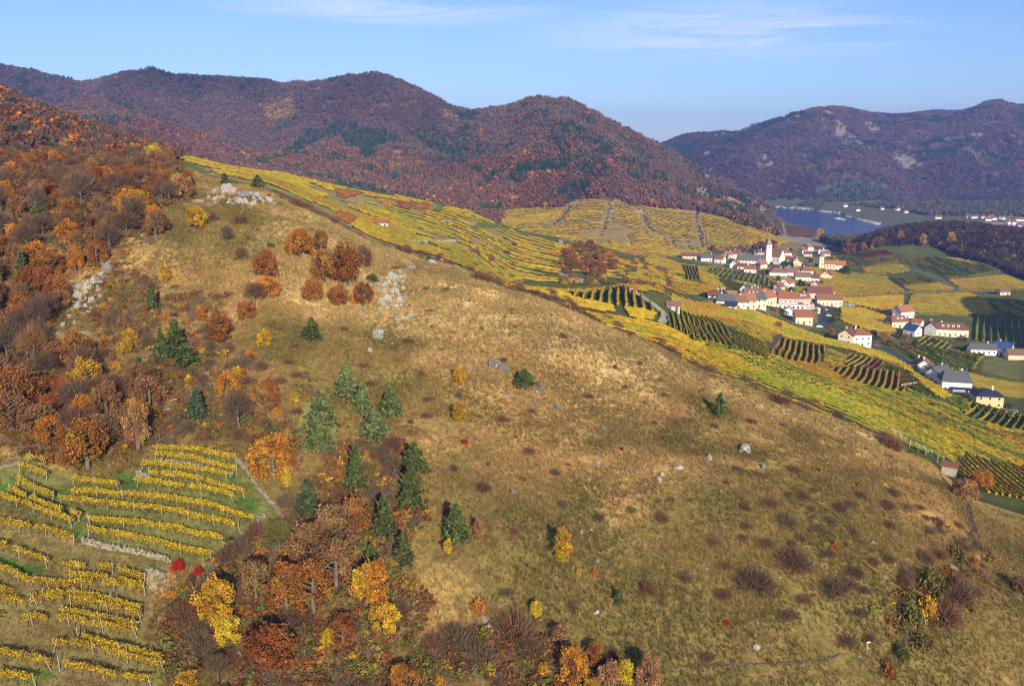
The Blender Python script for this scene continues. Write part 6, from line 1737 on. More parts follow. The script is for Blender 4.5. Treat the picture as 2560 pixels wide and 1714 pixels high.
ASPH = (.075, .075, .085); PALE = (.42, .38, .30); TRK_ = (.30, .25, .17)
strip('village_road', z2((1530, 560), (1600, 640), (1680, 740), (1760, 830), (1880, 900), (1950, 990), (1960, 1130), (1900, 1180)), 7, ASPH, 430, 1000)
strip('village_road', z2((1960, 1130), (2100, 1230), (2200, 1320)) + z3((400, 590), (560, 650), (700, 740), (850, 850), (960, 950), (1200, 1080), (1600, 1180), (1950, 1330), (2300, 1530)), 5, ASPH, 330, 900)
strip('lane', z2((1880, 900), (2050, 900), (2200, 905), (2340, 915)), 5, (.34, .33, .33), 430, 1000)
strip('yard', z2((2160, 800), (2240, 860), (2330, 905)), 12, (.36, .36, .37), 430, 1000)
strip('lane', z2((2340, 910), (2500, 990)) + z3((150, 190), (400, 240), (620, 275)), 4.5, (.24, .21, .17), 430, 1000)
strip('lane', z4((-600, 1310), (0, 1300), (450, 1295), (860, 1278), (1300, 1262), (1640, 1260), (2000, 1262)), 4, (.24, .21, .15), 500, 1000)
strip('lane', z4((770, 920), (900, 980), (1150, 1060), (1320, 1125), (1400, 1180), (1500, 1250)), 4, (.15, .15, .14), 500, 1100)
strip('lane', z4((1640, 1270), (1850, 1350), (1960, 1480), (2060, 1570)), 4, (.10, .13, .05), 500, 1000)
strip('lane', z3((700, 625), (900, 650), (1200, 680), (1640, 720), (1900, 765)), 3, PALE, 400, 900)
strip('vineyard_track', z5((2000, 215), (2100, 280), (2190, 350), (2215, 400), (2190, 430)), 3.2, (.40, .37, .30), 280, 520)
strip('vineyard_track', zs((140, 560), (200, 590), (245, 630), (245, 680), (200, 730), (120, 740)), 3.5, PALE, 380, 700)
strip('vineyard_track', zs((1750, 548), (1900, 538), (2150, 538), (2342, 535)), 4, PALE, 800, 1400)
strip('vineyard_track', zs((0, 410), (100, 435), (300, 450), (600, 470), (690, 435)), 3, PALE, 380, 700)
strip('vineyard_track', zt((500, 690), (530, 650), (515, 610)), 3, PALE, 480, 800)
strip('vineyard_track', zt((1460, 590), (1600, 605), (1760, 610), (1810, 590)), 4, PALE, 800, 1400)
strip('vineyard_track', zt((2050, 730), (2342, 760)), 4, PALE, 800, 1400)
strip('riverside_road', zr((200, 480), (260, 500), (330, 560), (430, 580), (560, 630), (640, 700), (720, 760)), 7, (.30, .31, .34), 900, 1500)
strip('painted_shade_path', fv((2140, 1085), (2200, 1140), (2213, 1190), (2230, 1225), (2222, 1245), (2180, 1258)), 1.8, (.07, .055, .035), 60, 200, .06, .8)  # path along the crest; shade of its bank is put into the dark colour
strip('dirt_track', z7((-60, -150), (20, -140), (90, -100), (60, -90), (0, -100)), 2.6, (.30, .20, .11), 60, 220)
strip('dirt_track', z7((-60, 85), (60, 60), (120, 40), (200, 40)), 1.6, (.40, .30, .18), 60, 220)
strip('fallow_strip', z6((560, 600), (640, 500)), 9, (.16, .095, .045), 280, 560)

# ------------------------------------------------------------------ houses
UNIT = MB(); UNIT.box(-.5, .5, -.5, .5, -.5, .5); UNITM = UNIT.mesh('window', ['glass'])
UF = MB(); UF.box(-.5, .5, -.5, .5, -.5, .5); DOORM = UF.mesh('door', ['wood'])


def window(root, x, y, zc, w, h, side):
    """side: 0 front(-y) 1 back 2 left 3 right; the pane sits just proud of the wall in a pale frame"""
    fr = obj('window', FRAMEM, root, (x, y, zc), (.72, .70, .66)); fr.scale = (w, 1, h)
    fr.rotation_euler = (0, 0, (0, math.pi, -math.pi / 2, math.pi / 2)[side])
    return fr


FB = MB()
for x0, x1, z0, z1 in ((-.5, .5, .38, .5), (-.5, .5, -.5, -.38), (-.5, -.38, -.38, .38), (.38, .5, -.38, .38)):
    FB.box(x0, x1, -.07, .02, z0, z1)
nf = FB.n
FB.box(-.38, .38, -.03, .02, -.38, .38)
FRAMEM = FB.mesh('window', ['plaster', 'glass'])
_mi = np.zeros(len(FRAMEM.polygons), np.int32); _mi[-6:] = 1
FRAMEM.polygons.foreach_set('material_index', _mi)


def roof_mesh(w, d, rh, kind, over=.45, th=.28):
    b = MB(); W, D = w / 2 + over, d / 2 + over
    if kind == 'flat':
        b.box(-W, W, -D, D, 0, th)
    elif kind == 'gable':
        for s in (-1, 1):
            b.add([(-W, s * D, -over * .6), (W, s * D, -over * .6), (W, 0, rh), (-W, 0, rh), (-W, s * D, -over * .6 + th), (W, s * D, -over * .6 + th), (W, 0, rh + th), (-W, 0, rh + th)],
                  [(0, 3, 2, 1), (4, 5, 6, 7), (0, 1, 5, 4), (1, 2, 6, 5), (3, 0, 4, 7)] if s < 0 else [(1, 2, 3, 0), (7, 6, 5, 4), (4, 5, 1, 0), (5, 6, 2, 1), (7, 4, 0, 3)])
    else:
        r = {'hip': max(W - D, .05), 'halfhip': W * .72, 'pyramid': .03}[kind]
        z0 = -over * .5
        b.add([(-W, -D, z0), (W, -D, z0), (W, D, z0), (-W, D, z0), (-W, -D, z0 + th), (W, -D, z0 + th), (W, D, z0 + th), (-W, D, z0 + th), (-r, 0, rh + th), (r, 0, rh + th)],
              [(0, 3, 2, 1), (0, 1, 5, 4), (1, 2, 6, 5), (2, 3, 7, 6), (3, 0, 4, 7), (4, 5, 9, 8), (6, 7, 8, 9)], [(5, 6, 9), (7, 4, 8)])
    return b.mesh('roof', ['roof'])


def wall_mesh(w, d, h, rh, kind, deep=4.0):
    b = MB(); W, D = w / 2, d / 2
    b.add([(-W, -D, -deep), (W, -D, -deep), (W, D, -deep), (-W, D, -deep), (-W, -D, h), (W, -D, h), (W, D, h), (-W, D, h)], [(0, 1, 5, 4), (1, 2, 6, 5), (2, 3, 7, 6), (3, 0, 4, 7), (4, 5, 6, 7)])
    if kind == 'gable':
        for s in (-1, 1):
            b.add([(s * W, -D, h), (s * W, D, h), (s * W, 0, h + rh * (1 - .02))], (), [(0, 1, 2)] if s > 0 else [(1, 0, 2)])
    return b.mesh('wall', ['plaster'])


HOUSES = []
RED = (.28, .115, .060); ORG = (.37, .155, .070); DRED = (.20, .080, .060); BRN = (.23, .125, .085); GRY = (.115, .118, .125); NAVY = (.035, .042, .075); SOLAR = (.05, .085, .22)
WHT = (.80, .78, .74); CRM = (.76, .66, .47); PNK = (.70, .52, .45); YLW = (.74, .55, .26); BGE = (.70, .60, .45); GRW = (.42, .43, .42)


def house(p, w, d, h, rh, yaw, wall, roof, kind, label, group='houses of the village', nm='house', cat='house', floors=2, chimney=True, dormers=0, annex=None, wins=True):
    if group == 'houses of the village' or group == 'houses in the lower valley':
        w, d, h, rh = w * .82, d * .82, h * .86, rh * .84
    HOUSES.append((p.x, p.y))
    root = thing(nm, label, cat, p, math.radians(yaw), group)
    obj('wall', wall_mesh(w, d, h, rh, kind), root, color=wall)
    ro = obj('roof', roof_mesh(w, d, rh, kind), root, (0, 0, h), roof)
    if chimney:
        b = MB(); b.box(-.4, .4, -.35, .35, -1.2, 1.5); b.box(-.5, .5, -.45, .45, 1.5, 1.7)
        c = obj('chimney', b.mesh('chimney', ['plaster']), ro, (w * R.choice((-.22, .2)), d * .06, rh * (.8 if kind != 'pyramid' else .5) + .3), (.70, .62, .54))
    for i in range(dormers):
        b = MB(); b.box(-.8, .8, -1.2, 1.0, 0, 1.2)
        x = (i + 1) / (dormers + 1) * w * .7 - w * .35
        dm = obj('dormer', b.mesh('dormer', ['plaster']), ro, (x, -d * .25, rh * .42), WHT)
        # dormer panes belong to the roof
        pn = obj('dormer_window', FRAMEM, ro, (x, -d * .25 - 1.22, rh * .42 + .6), (.7, .7, .68)); pn.scale = (1.0, 1, .9)
    if wins:
        fl = max(1, min(floors, int(h / 2.7)))
        for f in range(fl):
            zc = 1.7 + f * 2.9
            n = max(2, int(w / 3.1))
            for i in range(n):
                x = (i + .5) / n * w - w / 2
                if f == 0 and i == n // 2:
                    dr = obj('door', DOORM, root, (x, -d / 2, 1.05), (.20, .12, .07)); dr.scale = (1.2, .12, 2.1)
                    continue
                window(root, x, -d / 2, zc, 1.15, 1.4, 0)
            m = max(1, int(d / 4))
            for i in range(m):
                y = (i + .5) / m * d - d / 2
                window(root, w / 2, y, zc, 1.1, 1.35, 3); window(root, -w / 2, y, zc, 1.1, 1.35, 2)
        if kind == 'gable' and rh > 3.2:
            window(root, w / 2, 0, h + rh * .3, 1.0, 1.2, 3); window(root, -w / 2, 0, h + rh * .3, 1.0, 1.2, 2)
    return root


def H2(x, y, *a, **k):
    u, v = z(z2, x, y)
    return house(at(u, v, 430, 1100), *a, **k)


def H3(x, y, *a, **k):
    u, v = z(z3, x, y)
    return house(at(u, v, 330, 900), *a, **k)


# lower valley houses
GV_ = 'houses in the lower valley'
H3(800, 265, 15, 11, 5.5, 5, 20, WHT, ORG, 'gable', 'white house with bright orange roof standing among yellow fields', GV_)
H3(720, 388, 15, 10, 5, 4.2, 8, CRM, RED, 'halfhip', 'cream house with dark red hipped roof and two dormers', GV_, dormers=2)
H3(920, 492, 11, 9, 4.5, 4, -62, WHT, SOLAR, 'gable', 'small white house with blue solar roof', GV_)
H3(985, 372, 8, 6, 3, 2.5, -50, CRM, ORG, 'gable', 'little cream outbuilding with orange roof behind the solar roofed house', GV_, floors=1, chimney=False, wins=False)
H3(1380, 505, 28, 9, 6, 4.4, -12, CRM, DRED, 'halfhip', 'long cream house with dark red roof and four white dormers', GV_, dormers=4)
H3(1150, 478, 15, 9, 6, 4, 62, GRW, DRED, 'gable', 'grey gabled house joined to the long dormer house', GV_)
H3(235, 622, 13, 11, 8, 3.6, 5, WHT, RED, 'hip', 'tall white house with red roof at the valley road', GV_, floors=3)
H3(95, 600, 11, 10, 6.5, 3.6, 50, CRM, DRED, 'gable', 'house with dark red roof behind the tall white house', GV_)
H3(1800, 735, 19, 8, 4.2, 3.6, -6, WHT, GRY, 'gable', 'long white barn with slate grey roof', GV_, floors=1)
H3(2070, 745, 12, 11, 5.2, 4.4, -40, WHT, SOLAR, 'gable', 'white house with large blue solar roof beside the grey barn', GV_)
H3(2290, 795, 20, 9, 3.6, 3.4, -8, BGE, BRN, 'gable', 'red brown barn at the right picture edge', GV_, floors=1, chimney=False, wins=False)
H3(1065, 945, 9, 8, 4, 3.4, 65, WHT, ORG, 'gable', 'small white gabled house with orange roof by the road bend', GV_)
H3(990, 905, 7, 6, 3.2, 2.6, 50, CRM, DRED, 'hip', 'little dark red roofed house behind the white gable', GV_, floors=1)
H3(1450, 1190, 16, 12, 6, 5, -14, WHT, GRY, 'halfhip', 'white house with big slate grey hipped roof and skylight', GV_)
H3(1250, 1080, 13, 9, 5, 4.2, 30, WHT, GRY, 'gable', 'dark roofed house uphill of the big slate roof', GV_)
H3(1110, 1010, 9, 7, 3.6, 3.2, 40, WHT, GRY, 'gable', 'small dark roofed shed between the white gable and the slate roofs', GV_, floors=1, chimney=False)
villa = H3(1850, 1390, 14, 12, 6.5, 2.4, -10, YLW, NAVY, 'hip', 'yellow modern villa with navy blue hipped roof', GV_, floors=2)
H3(1540, 1235, 11, 7, 3, .8, -12, GRW, NAVY, 'flat', 'flat dark roofed garage left of the yellow villa', GV_, floors=1, chimney=False, wins=False)
# pool and lawn of the villa
pp_ = at(*z(z3, 2040, 1455), 300, 600)
b = MB(); b.box(-7, 7, -2.5, 2.5, -.6, .25); pool = thing('swimming_pool', 'narrow blue swimming pool in the garden of the yellow villa', 'pool', pp_, math.radians(-22))
obj('pool_wall', b.mesh('pool_wall', ['plaster']), pool, color=(.72, .74, .76))
b = MB(); b.box(-6.6, 6.6, -2.1, 2.1, .2, .262); obj('pool_water', b.mesh('pool_water', ['water']), pool)
# village
V_ = 'houses of the village'
H2(160, 258, 24, 9, 4, 3.6, -6, BGE, DRED, 'gable', 'long low red roofed house at the western end of the village')
H2(380, 288, 18, 9, 4.4, 3.4, -4, WHT, GRY, 'gable', 'white hall with grey roof at the western end of the village', floors=1)
H2(545, 312, 11, 9, 5, 4, -40, WHT, RED, 'gable', 'red roofed house right of the grey roofed hall')
H2(660, 250, 10, 8, 5, 3.8, -20, WHT, ORG, 'gable', 'orange roofed white house above the red roofed one')
H2(770, 248, 13, 9, 6, 4.2, 10, CRM, DRED, 'halfhip', 'cream house with dark red roof left of the church square')
H2(960, 345, 32, 11, 6.5, 6, -6, CRM, GRY, 'gable', 'large monastery like block with long slate grey roof', floors=2)
H2(1010, 300, 15, 9, 6.5, 5, 84, CRM, BRN, 'gable', 'brown roofed wing behind the long grey block')
H2(745, 380, 11, 9, 4.6, 4.4, 60, WHT, ORG, 'gable', 'white gable front with orange red roof below the slate block')
H2(850, 405, 11, 7, 4, 3.4, -25, CRM, DRED, 'gable', 'low dark red roofed house right of the white gable front', floors=1)
H2(955, 440, 13, 7, 4, 3.2, -18, WHT, RED, 'gable', 'white house with orange red roof at the edge of the vines', floors=1)
H2(1105, 382, 12, 8, 4.6, 4.4, 35, WHT, ORG, 'gable', 'white gabled house with orange roof below the church')
H2(1080, 250, 11, 10, 7.5, 3.4, 10, CRM, BRN, 'hip', 'cream house left of the church tower')
H2(1300, 262, 11, 8, 6, 4, -10, BGE, BRN, 'gable', 'brown roofed house right of the church')
H2(1430, 232, 15, 10, 6, 4.4, -8, WHT, RED, 'hip', 'white parsonage with red hipped roof right of the church')
H2(1440, 285, 10, 7, 3.6, 3, -25, CRM, ORG, 'gable', 'low orange roofed house below the parsonage', floors=1)
H2(1755, 162, 9, 9, 7, 4.4, 10, WHT, ORG, 'pyramid', 'white tower like house with orange roof by the river road', floors=2)
H2(1690, 185, 8, 7, 5, 2.6, 0, WHT, RED, 'gable', 'white house beside the tower like house', floors=1)
H2(1930, 190, 11, 8, 6, 1.0, -8, WHT, GRW, 'flat', 'white flat roofed building by the river road')
H2(1990, 222, 10, 7, 4, 3, -10, CRM, BRN, 'gable', 'small brown roofed house below the flat roofed building', floors=1)
H2(1740, 225, 11, 7, 4, 3, -18, BGE, DRED, 'gable', 'dark red roofed house below the tower like house', floors=1)
H2(1600, 345, 11, 9, 4.6, 5, 62, CRM, BRN, 'gable', 'cream gabled house with brown roof between church and chapel')
H2(1510, 310, 10, 8, 4, 3.4, -20, BGE, DRED, 'gable', 'dark red roofed house left of the cream gable', floors=1)
H2(2170, 398, 13, 9, 5, 5, -12, WHT, ORG, 'gable', 'white house with steep orange roof right of the chapel')
H2(1320, 505, 18, 11, 5.6, 4.8, -8, WHT, BRN, 'hip', 'large white house with brown hipped roof at the head of the street')
H2(1490, 505, 13, 10, 5.6, 4.6, 8, WHT, BRN, 'gable', 'white house joined to the brown hipped roof')
H2(1560, 500, 9, 9, 6, 4, 70, CRM, ORG, 'gable', 'narrow cream gable at the top of the dark street')
H2(1720, 480, 14, 9, 5.4, 4.2, -10, WHT, RED, 'hip', 'red hipped roof behind the long white street house')
H2(1660, 565, 16, 10, 5.4, 4.4, -6, WHT, BRN, 'gable', 'long white street house with brown red roof')
H2(1800, 572, 13, 9, 4.6, 3.8, -8, WHT, DRED, 'gable', 'white house with dark red roof at the end of the long street house')
H2(1990, 532, 13, 11, 5, 4, 62, CRM, RED, 'gable', 'cream house with broad red gable beside the fields')
H2(1450, 652, 13, 11, 5.4, 4.6, 50, WHT, ORG, 'gable', 'white gabled house at the left of the dark street')
H2(1845, 668, 10, 8, 4.6, 3.8, 60, CRM, BRN, 'gable', 'cream gable facing the fields right of the street')
H2(1800, 735, 10, 9, 5, 3.6, 55, CRM, BRN, 'gable', 'pale gable below the cream one right of the street')
H2(1890, 800, 22, 11, 6.2, 5.2, -12, BGE, DRED, 'gable', 'large dark red roof in the middle of the village')
H2(2020, 885, 23, 9, 5.6, 4.4, -5, CRM, RED, 'gable', 'long cream house with red roof and pale chimney at the crossroads')
H2(1880, 740, 11, 8, 5, 3.6, -20, CRM, ORG, 'gable', 'orange roof peeping over the large dark red roof')
H2(1455, 905, 16, 10, 7.6, 5, -8, PNK, RED, 'gable', 'pink house with broad red roof above the pale terrace')
H2(1640, 900, 13, 10, 7.4, 4.4, 6, PNK, RED, 'gable', 'pink corner house with dormers joined to the pink house', dormers=2)
H2(1180, 870, 13, 10, 6, 5, 35, CRM, ORG, 'gable', 'cream house with orange brown roof in the house row')
H2(1310, 850, 11, 10, 7.5, 5, 50, CRM, BRN, 'gable', 'tall cream house with brown roof behind the pink house')
H2(1345, 700, 8, 7, 5, 3.4, 30, BGE, BRN, 'gable', 'small brown roofed house above the house row', floors=1)
H2(1030, 910, 13, 10, 6.4, 4.4, 16, CRM, GRY, 'gable', 'cream house with slate grey roof in the house row')
H2(890, 930, 13, 10, 6.4, 4.6, 8, PNK, ORG, 'gable', 'peach house with orange roof in the house row')
H2(770, 920, 12, 9, 4.6, 4.2, 4, WHT, BRN, 'gable', 'white house with dull brown roof in the house row')
H2(620, 895, 14, 9, 4, 4.4, -10, WHT, GRY, 'halfhip', 'dark grey roofed house at the left end of the house row')
H2(690, 945, 8, 6, 3, 2.6, -20, CRM, NAVY, 'gable', 'little dark roofed shed in front of the house row', floors=1, chimney=False)
H2(940, 790, 10, 7, 5, 3, 0, WHT, BRN, 'gable', 'white house with brown roof behind the house row')
H2(1015, 785, 8, 7, 5.4, 3.6, 70, WHT, RED, 'gable', 'white gable joined to the brown roof behind the house row')
H2(1095, 780, 12, 7, 4.2, 3.4, -8, CRM, RED, 'gable', 'red roofed house behind the peach house')
H2(880, 735, 8, 7, 4.6, 3.8, 60, (.62, .66, .72), GRY, 'gable', 'small bluish white gable at the upper left of the house row')
H2(480, 820, 9, 8, 4, 3.4, -30, WHT, DRED, 'gable', 'dark red roofed house at the western edge of the house row', floors=1)
H2(550, 815, 8, 7, 4, 3.2, 40, (.62, .66, .72), NAVY, 'gable', 'small blue roofed house at the western edge of the house row', floors=1)
H2(650, 800, 13, 7, 3.4, 2.8, -6, CRM, ORG, 'gable', 'low orange roofed outbuilding behind the grey roofs', floors=1)
H2(1665, 1135, 13, 10, 5.8, 4.8, -4, CRM, RED, 'gable', 'cream house with large red roof standing alone above the slope')
H2(1480, 1010, 9, 7, 3.4, 3, 70, WHT, GRW, 'gable', 'low grey roofed outbuilding left of the lone cream house', floors=1, chimney=False)
H2(1790, 975, 13, 7, 3, .7, -4, WHT, WHT, 'flat', 'low white flat roofed building by the car park', floors=1, chimney=False)
H2(1745, 920, 9, 7, 3.6, 2.6, -10, WHT, ORG, 'hip', 'small white house with orange roof below the pink corner house', floors=1)
H2(1640, 935, 7, 6, 3.2, 2.2, 0, CRM, DRED, 'hip', 'little dark red roofed house at the foot of the pink corner house', floors=1, chimney=False)
# terrace of pale arches under the pink houses
b = MB(); pt_ = at(*z(z2, 1420, 930), 430, 900); b.box(-14, 14, -2, 2, -3, 3)
tr = thing('terrace', 'pale walled terrace in front of the pink houses', 'terrace', pt_, math.radians(-12)); obj('terrace_wall', b.mesh('terrace_wall', ['plaster']), tr, color=(.72, .67, .62))
for i in range(9):
    window(tr, -12 + 3 * i, -2, 1.3, 1.5, 2.0, 0)


def tower(p, s, h, sp, yaw, wall, roof, label, nave, cat='church', nm='church'):
    """tower with belfry openings and a steep spire, nave behind"""
    root = thing(nm, label, cat, p, math.radians(yaw))
    obj('tower', wall_mesh(s, s, h, 0, 'flat', 6), root, color=wall)
    b = MB(); b.box(-s / 2 - .25, s / 2 + .25, -s / 2 - .25, s / 2 + .25, h, h + .5)
    obj('cornice', b.mesh('cornice', ['plaster']), root, color=(.66, .62, .55))
    b = MB(); q = s / 2 + .1
    b.add([(-q, -q, h + .5), (q, -q, h + .5), (q, q, h + .5), (-q, q, h + .5), (-.45 * s, -.45 * s, h + .5 + sp * .12), (.45 * s, -.45 * s, h + .5 + sp * .12), (.45 * s, .45 * s, h + .5 + sp * .12), (-.45 * s, .45 * s, h + .5 + sp * .12), (0, 0, h + sp)],
          [(0, 1, 5, 4), (1, 2, 6, 5), (2, 3, 7, 6), (3, 0, 4, 7)], [(4, 5, 8), (5, 6, 8), (6, 7, 8), (7, 4, 8)])
    spi = obj('spire', b.mesh('spire', ['roof']), root, color=roof)
    b = MB(); b.tube([(0, 0, h + sp - .4), (0, 0, h + sp + 1.4)], [.09, .07], 5); b.box(-.5, .5, -.06, .06, h + sp + .75, h + sp + .9)
    obj('cross', b.mesh('cross', ['paint']), spi, color=(.5, .4, .15))
    for zc in (h - 2.2, h - 6.0, h * .4):
        for sd, (x, y) in enumerate(((0, -s / 2), (0, s / 2), (-s / 2, 0), (s / 2, 0))):
            if sd != 1:
                window(root, x, y, zc, 1.1, 1.9 if zc > h - 3 else 1.2, sd)
    nx, ny, w, d, nh, rh, yw, nroof = nave
    nv = obj('nave', wall_mesh(w, d, nh, rh, 'gable', 6), root, (nx, ny, 0), wall); nv.rotation_euler = (0, 0, math.radians(yw))
    nr = obj('nave_roof', roof_mesh(w, d, rh, 'gable'), root, (nx, ny, nh), nroof); nr.rotation_euler = (0, 0, math.radians(yw))
    for i in range(4):
        x = (i + .5) / 4 * w - w / 2
        ww = obj('nave_window', FRAMEM, nv, (x, -d / 2, nh * .55), (.66, .62, .55)); ww.scale = (1.2, 1, 2.8)
    return root


p = at(*z(z2, 1190, 318), 430, 1100)
tower(p, 5.6, 18.5, 8.5, 6, (.80, .76, .68), (.30, .235, .17), 'village church with tall white tower and pointed spire', (7.5, -1, 17, 9, 7.5, 7.5, -58, BRN))
p = at(*z(z2, 1912, 395), 430, 1100)
tower(p, 4.4, 12, 7.5, 0, (.76, .66, .46), (.25, .13, .10), 'small yellow chapel with pointed brown spire beside the graveyard', (7.6, 1.5, 12, 7, 5, 3.4, 4, ORG), 'chapel', 'chapel')
# graveyard: wall and stones
stone_wall(z2((1480, 372), (1700, 375), (1880, 388)), 1.6, .4, 'pale graveyard wall left of the chapel', 'graveyard_wall', (.62, .57, .48), 430, 1100, 1.6)
b = MB()
for i in range(140):
    q = at(*z(z2, R.uniform(1620, 2150), R.uniform(385, 430)), 430, 1100); w = R.uniform(.4, .9)
    b.box(q.x - w, q.x + w, q.y - .25, q.y + .25, q.z - .2, q.z + R.uniform(.8, 1.6))
o = obj('gravestones', b.mesh('gravestones', ['rock']), color=(.55, .53, .5), kind='stuff'); o['label'] = 'pale gravestones around the yellow chapel'; o['category'] = 'gravestones'

HX = np.array(HOUSES)
KV = [(4, 'oak', 'green', (3, 6.5), (3, 6), 'green tree', 'trees between the village houses'), (3, 'oak', 'olive', (3, 6), (3, 5.5), 'olive tree', 'trees between the village houses'), (1.5, 'oak', 'brown', (3, 6), (3, 5), 'brown tree', 'trees between the village houses'), (1, 'oak', 'gold', (2.5, 5), (2.5, 4.5), 'gold tree', 'trees between the village houses')]
for u_, v_, nm_ in ((1917, 640, 'the church'), (2050, 660, 'the chapel'), (1966, 700, 'the street houses'), (1968, 760, 'the pink house'), (1850, 765, 'the house row'), (2072, 758, 'the long cream house'), (2007, 805, 'the lone cream house'), (1770, 650, 'the grey roofed hall'), (2142, 850, 'the tall white house'), (2262, 785, 'the orange roofed house'), (2360, 830, 'the dormer house'), (2370, 965, 'the slate roofed house'), (2455, 1005, 'the yellow villa'), (2455, 880, 'the grey barn')):
    MARKS.append((u_, v_, nm_))
print('village trees', fill(VILL, 8, 14, 55, 6, KV, keep=lambda x, y: ((HX[:, 0] - x) ** 2 + (HX[:, 1] - y) ** 2).min() > 60, lift=2))
LOWV = poly(z3((-40, 560), (200, 640), (560, 560), (860, 500), (1300, 560), (1700, 590), (1600, 720), (1000, 680), (760, 760), (960, 930), (1300, 1180), (1750, 1400), (2100, 1560), (2200, 1500), (1700, 1230), (1300, 1000), (1050, 860), (700, 640), (500, 500), (0, 420)), 330, 800)
print('lower trees', fill(LOWV, 7, 12, 30, 6, KV, keep=lambda x, y: ((HX[:, 0] - x) ** 2 + (HX[:, 1] - y) ** 2).min() > 90, lift=2))
# far village across the river
FVIL = [(1600, 275), (1665, 290), (1800, 275), (1860, 280), (2010, 295), (2060, 290), (1690, 335), (1750, 330), (1820, 335), (1880, 365), (1950, 355), (1930, 330), (2060, 350), (2140, 400), (2140, 370), (2210, 410), (2250, 375), (2290, 425), (2300, 370), (2280, 445), (1250, 340), (220, 245), (530, 225), (560, 195), (730, 235), (810, 215), (830, 265), (60, 190), (2010, 248), (2335, 460), (1630, 330)]
for i, (x, y) in enumerate(sorted(FVIL)):
    p = at(*z(z4, x, y), 1250, 2600)
    big = (x, y) in ((2010, 295), (2060, 290))
    r_ = house(p, R.uniform(8, 12) * (2.2 if big else 1), 7.5, R.uniform(3.2, 4.6), 3.2, R.uniform(-30, 30), WHT if R.random() < .8 else CRM, R.choice((RED, BRN, DRED)), 'gable',
               f'{nth(i + 1)} white house from the left across the river', 'far houses across the river', floors=1, chimney=False, wins=False)
# huts in the vineyards
def hut(p, w, d, h, rh, yaw, wall, roof, label):
    return house(p, w, d, h, rh, yaw, wall, roof, 'gable', label, 'huts in the vineyards', 'hut', 'hut', 1, False)


hut(at(*z(zs, 545, 760), 380, 700), 5.6, 4.2, 2.8, 1.6, 0, (.74, .62, .5), RED, 'small hut with red roof on the terraced spur')
hut(at(*z(zt, 1950, 1500), 300, 560), 5.6, 4.4, 2.4, 1.4, -8, (.52, .50, .47), BRN, 'grey walled hut with red brown roof beside the curved track')
hut(at(*z(z4, 2080, 1305), 500, 1000), 8.5, 6, 3, 2.2, -4, BGE, BRN, 'lone hut with red brown roof among the yellow fields')
hut(at(*z(zt, 1440, 1290), 330, 600), 3, 2.6, 1.9, .8, -8, BGE, RED, 'tiny red roofed hut at the top of the striped plot')
# wooden shed at the brow with board walls
ps = at(2372, 1186, 130, 300)
sh = thing('shed', 'wooden shed with red roof at the brow of the hill', 'shed', ps, math.radians(-32))
W_, D_, H_ = 3.6, 2.6, 2.7
bd = MB(); bd.box(-.145, .145, -.03, .03, -.6, 1); BOARD = bd.mesh('board', ['wood'])
for i in range(12):
    for y in (-D_ / 2, D_ / 2):
        q = obj('board', BOARD, sh, (-W_ / 2 + .15 + i * .3, y, 0), jitter((.44, .38, .34), .12)); q.scale = (1, 1, H_ - (.0 if y < 0 else .0))
for i in range(8):
    for x in (-W_ / 2, W_ / 2):
        q = obj('board', BOARD, sh, (x, -D_ / 2 + .2 + i * .31, 0), jitter((.40, .35, .31), .12)); q.scale = (1, 1, H_); q.rotation_euler = (0, 0, math.pi / 2)
b = MB(); b.add([(-2.2, -1.75, 2.62), (2.2, -1.75, 2.62), (2.2, 1.75, 3.05), (-2.2, 1.75, 3.05), (-2.2, -1.75, 2.74), (2.2, -1.75, 2.74), (2.2, 1.75, 3.17), (-2.2, 1.75, 3.17)], [(0, 3, 2, 1), (4, 5, 6, 7), (0, 1, 5, 4), (1, 2, 6, 5), (2, 3, 7, 6), (3, 0, 4, 7)])
obj('roof', b.mesh('roof', ['roof']), sh, color=RED)
# white trellis posts beside the shed
A_ = [at(u, v, 130, 330) for u, v in z6((1400, 1170), (1480, 1215), (1560, 1270), (1650, 1310), (1710, 1350), (1790, 1400))]
tl = thing('trellis', 'row of pale trellis posts and wires running down to the shed', 'trellis', A_[0])
pb = MB(); pb.tube([(0, 0, -.3), (0, 0, 2.0)], [.07, .06], 5); TP = pb.mesh('trellis_post', ['wood'])
seg = np.r_[0, np.cumsum([(A_[i + 1] - A_[i]).length for i in range(len(A_) - 1)])]
tops = []
for s in np.arange(0, seg[-1], 2.6):
    for k in (0, 2.4):
        x = float(np.interp(s, seg, [a.x for a in A_])) + k; y = float(np.interp(s, seg, [a.y for a in A_])) + k * .6; g = float(height(x, y))
        obj('post', TP, tl, (x - A_[0].x, y - A_[0].y, g - A_[0].z), (.66, .68, .62))
        tops.append((x - A_[0].x, y - A_[0].y, g - A_[0].z))
b = MB()
for k in (0, 1):
    for hh in (1.0, 1.8):
        b.tube([(a, c, e + hh) for a, c, e in tops[k::2]], [.03] * len(tops[k::2]), 4)
obj('wires', b.mesh('wires', ['paint']), tl, color=(.6, .62, .58))
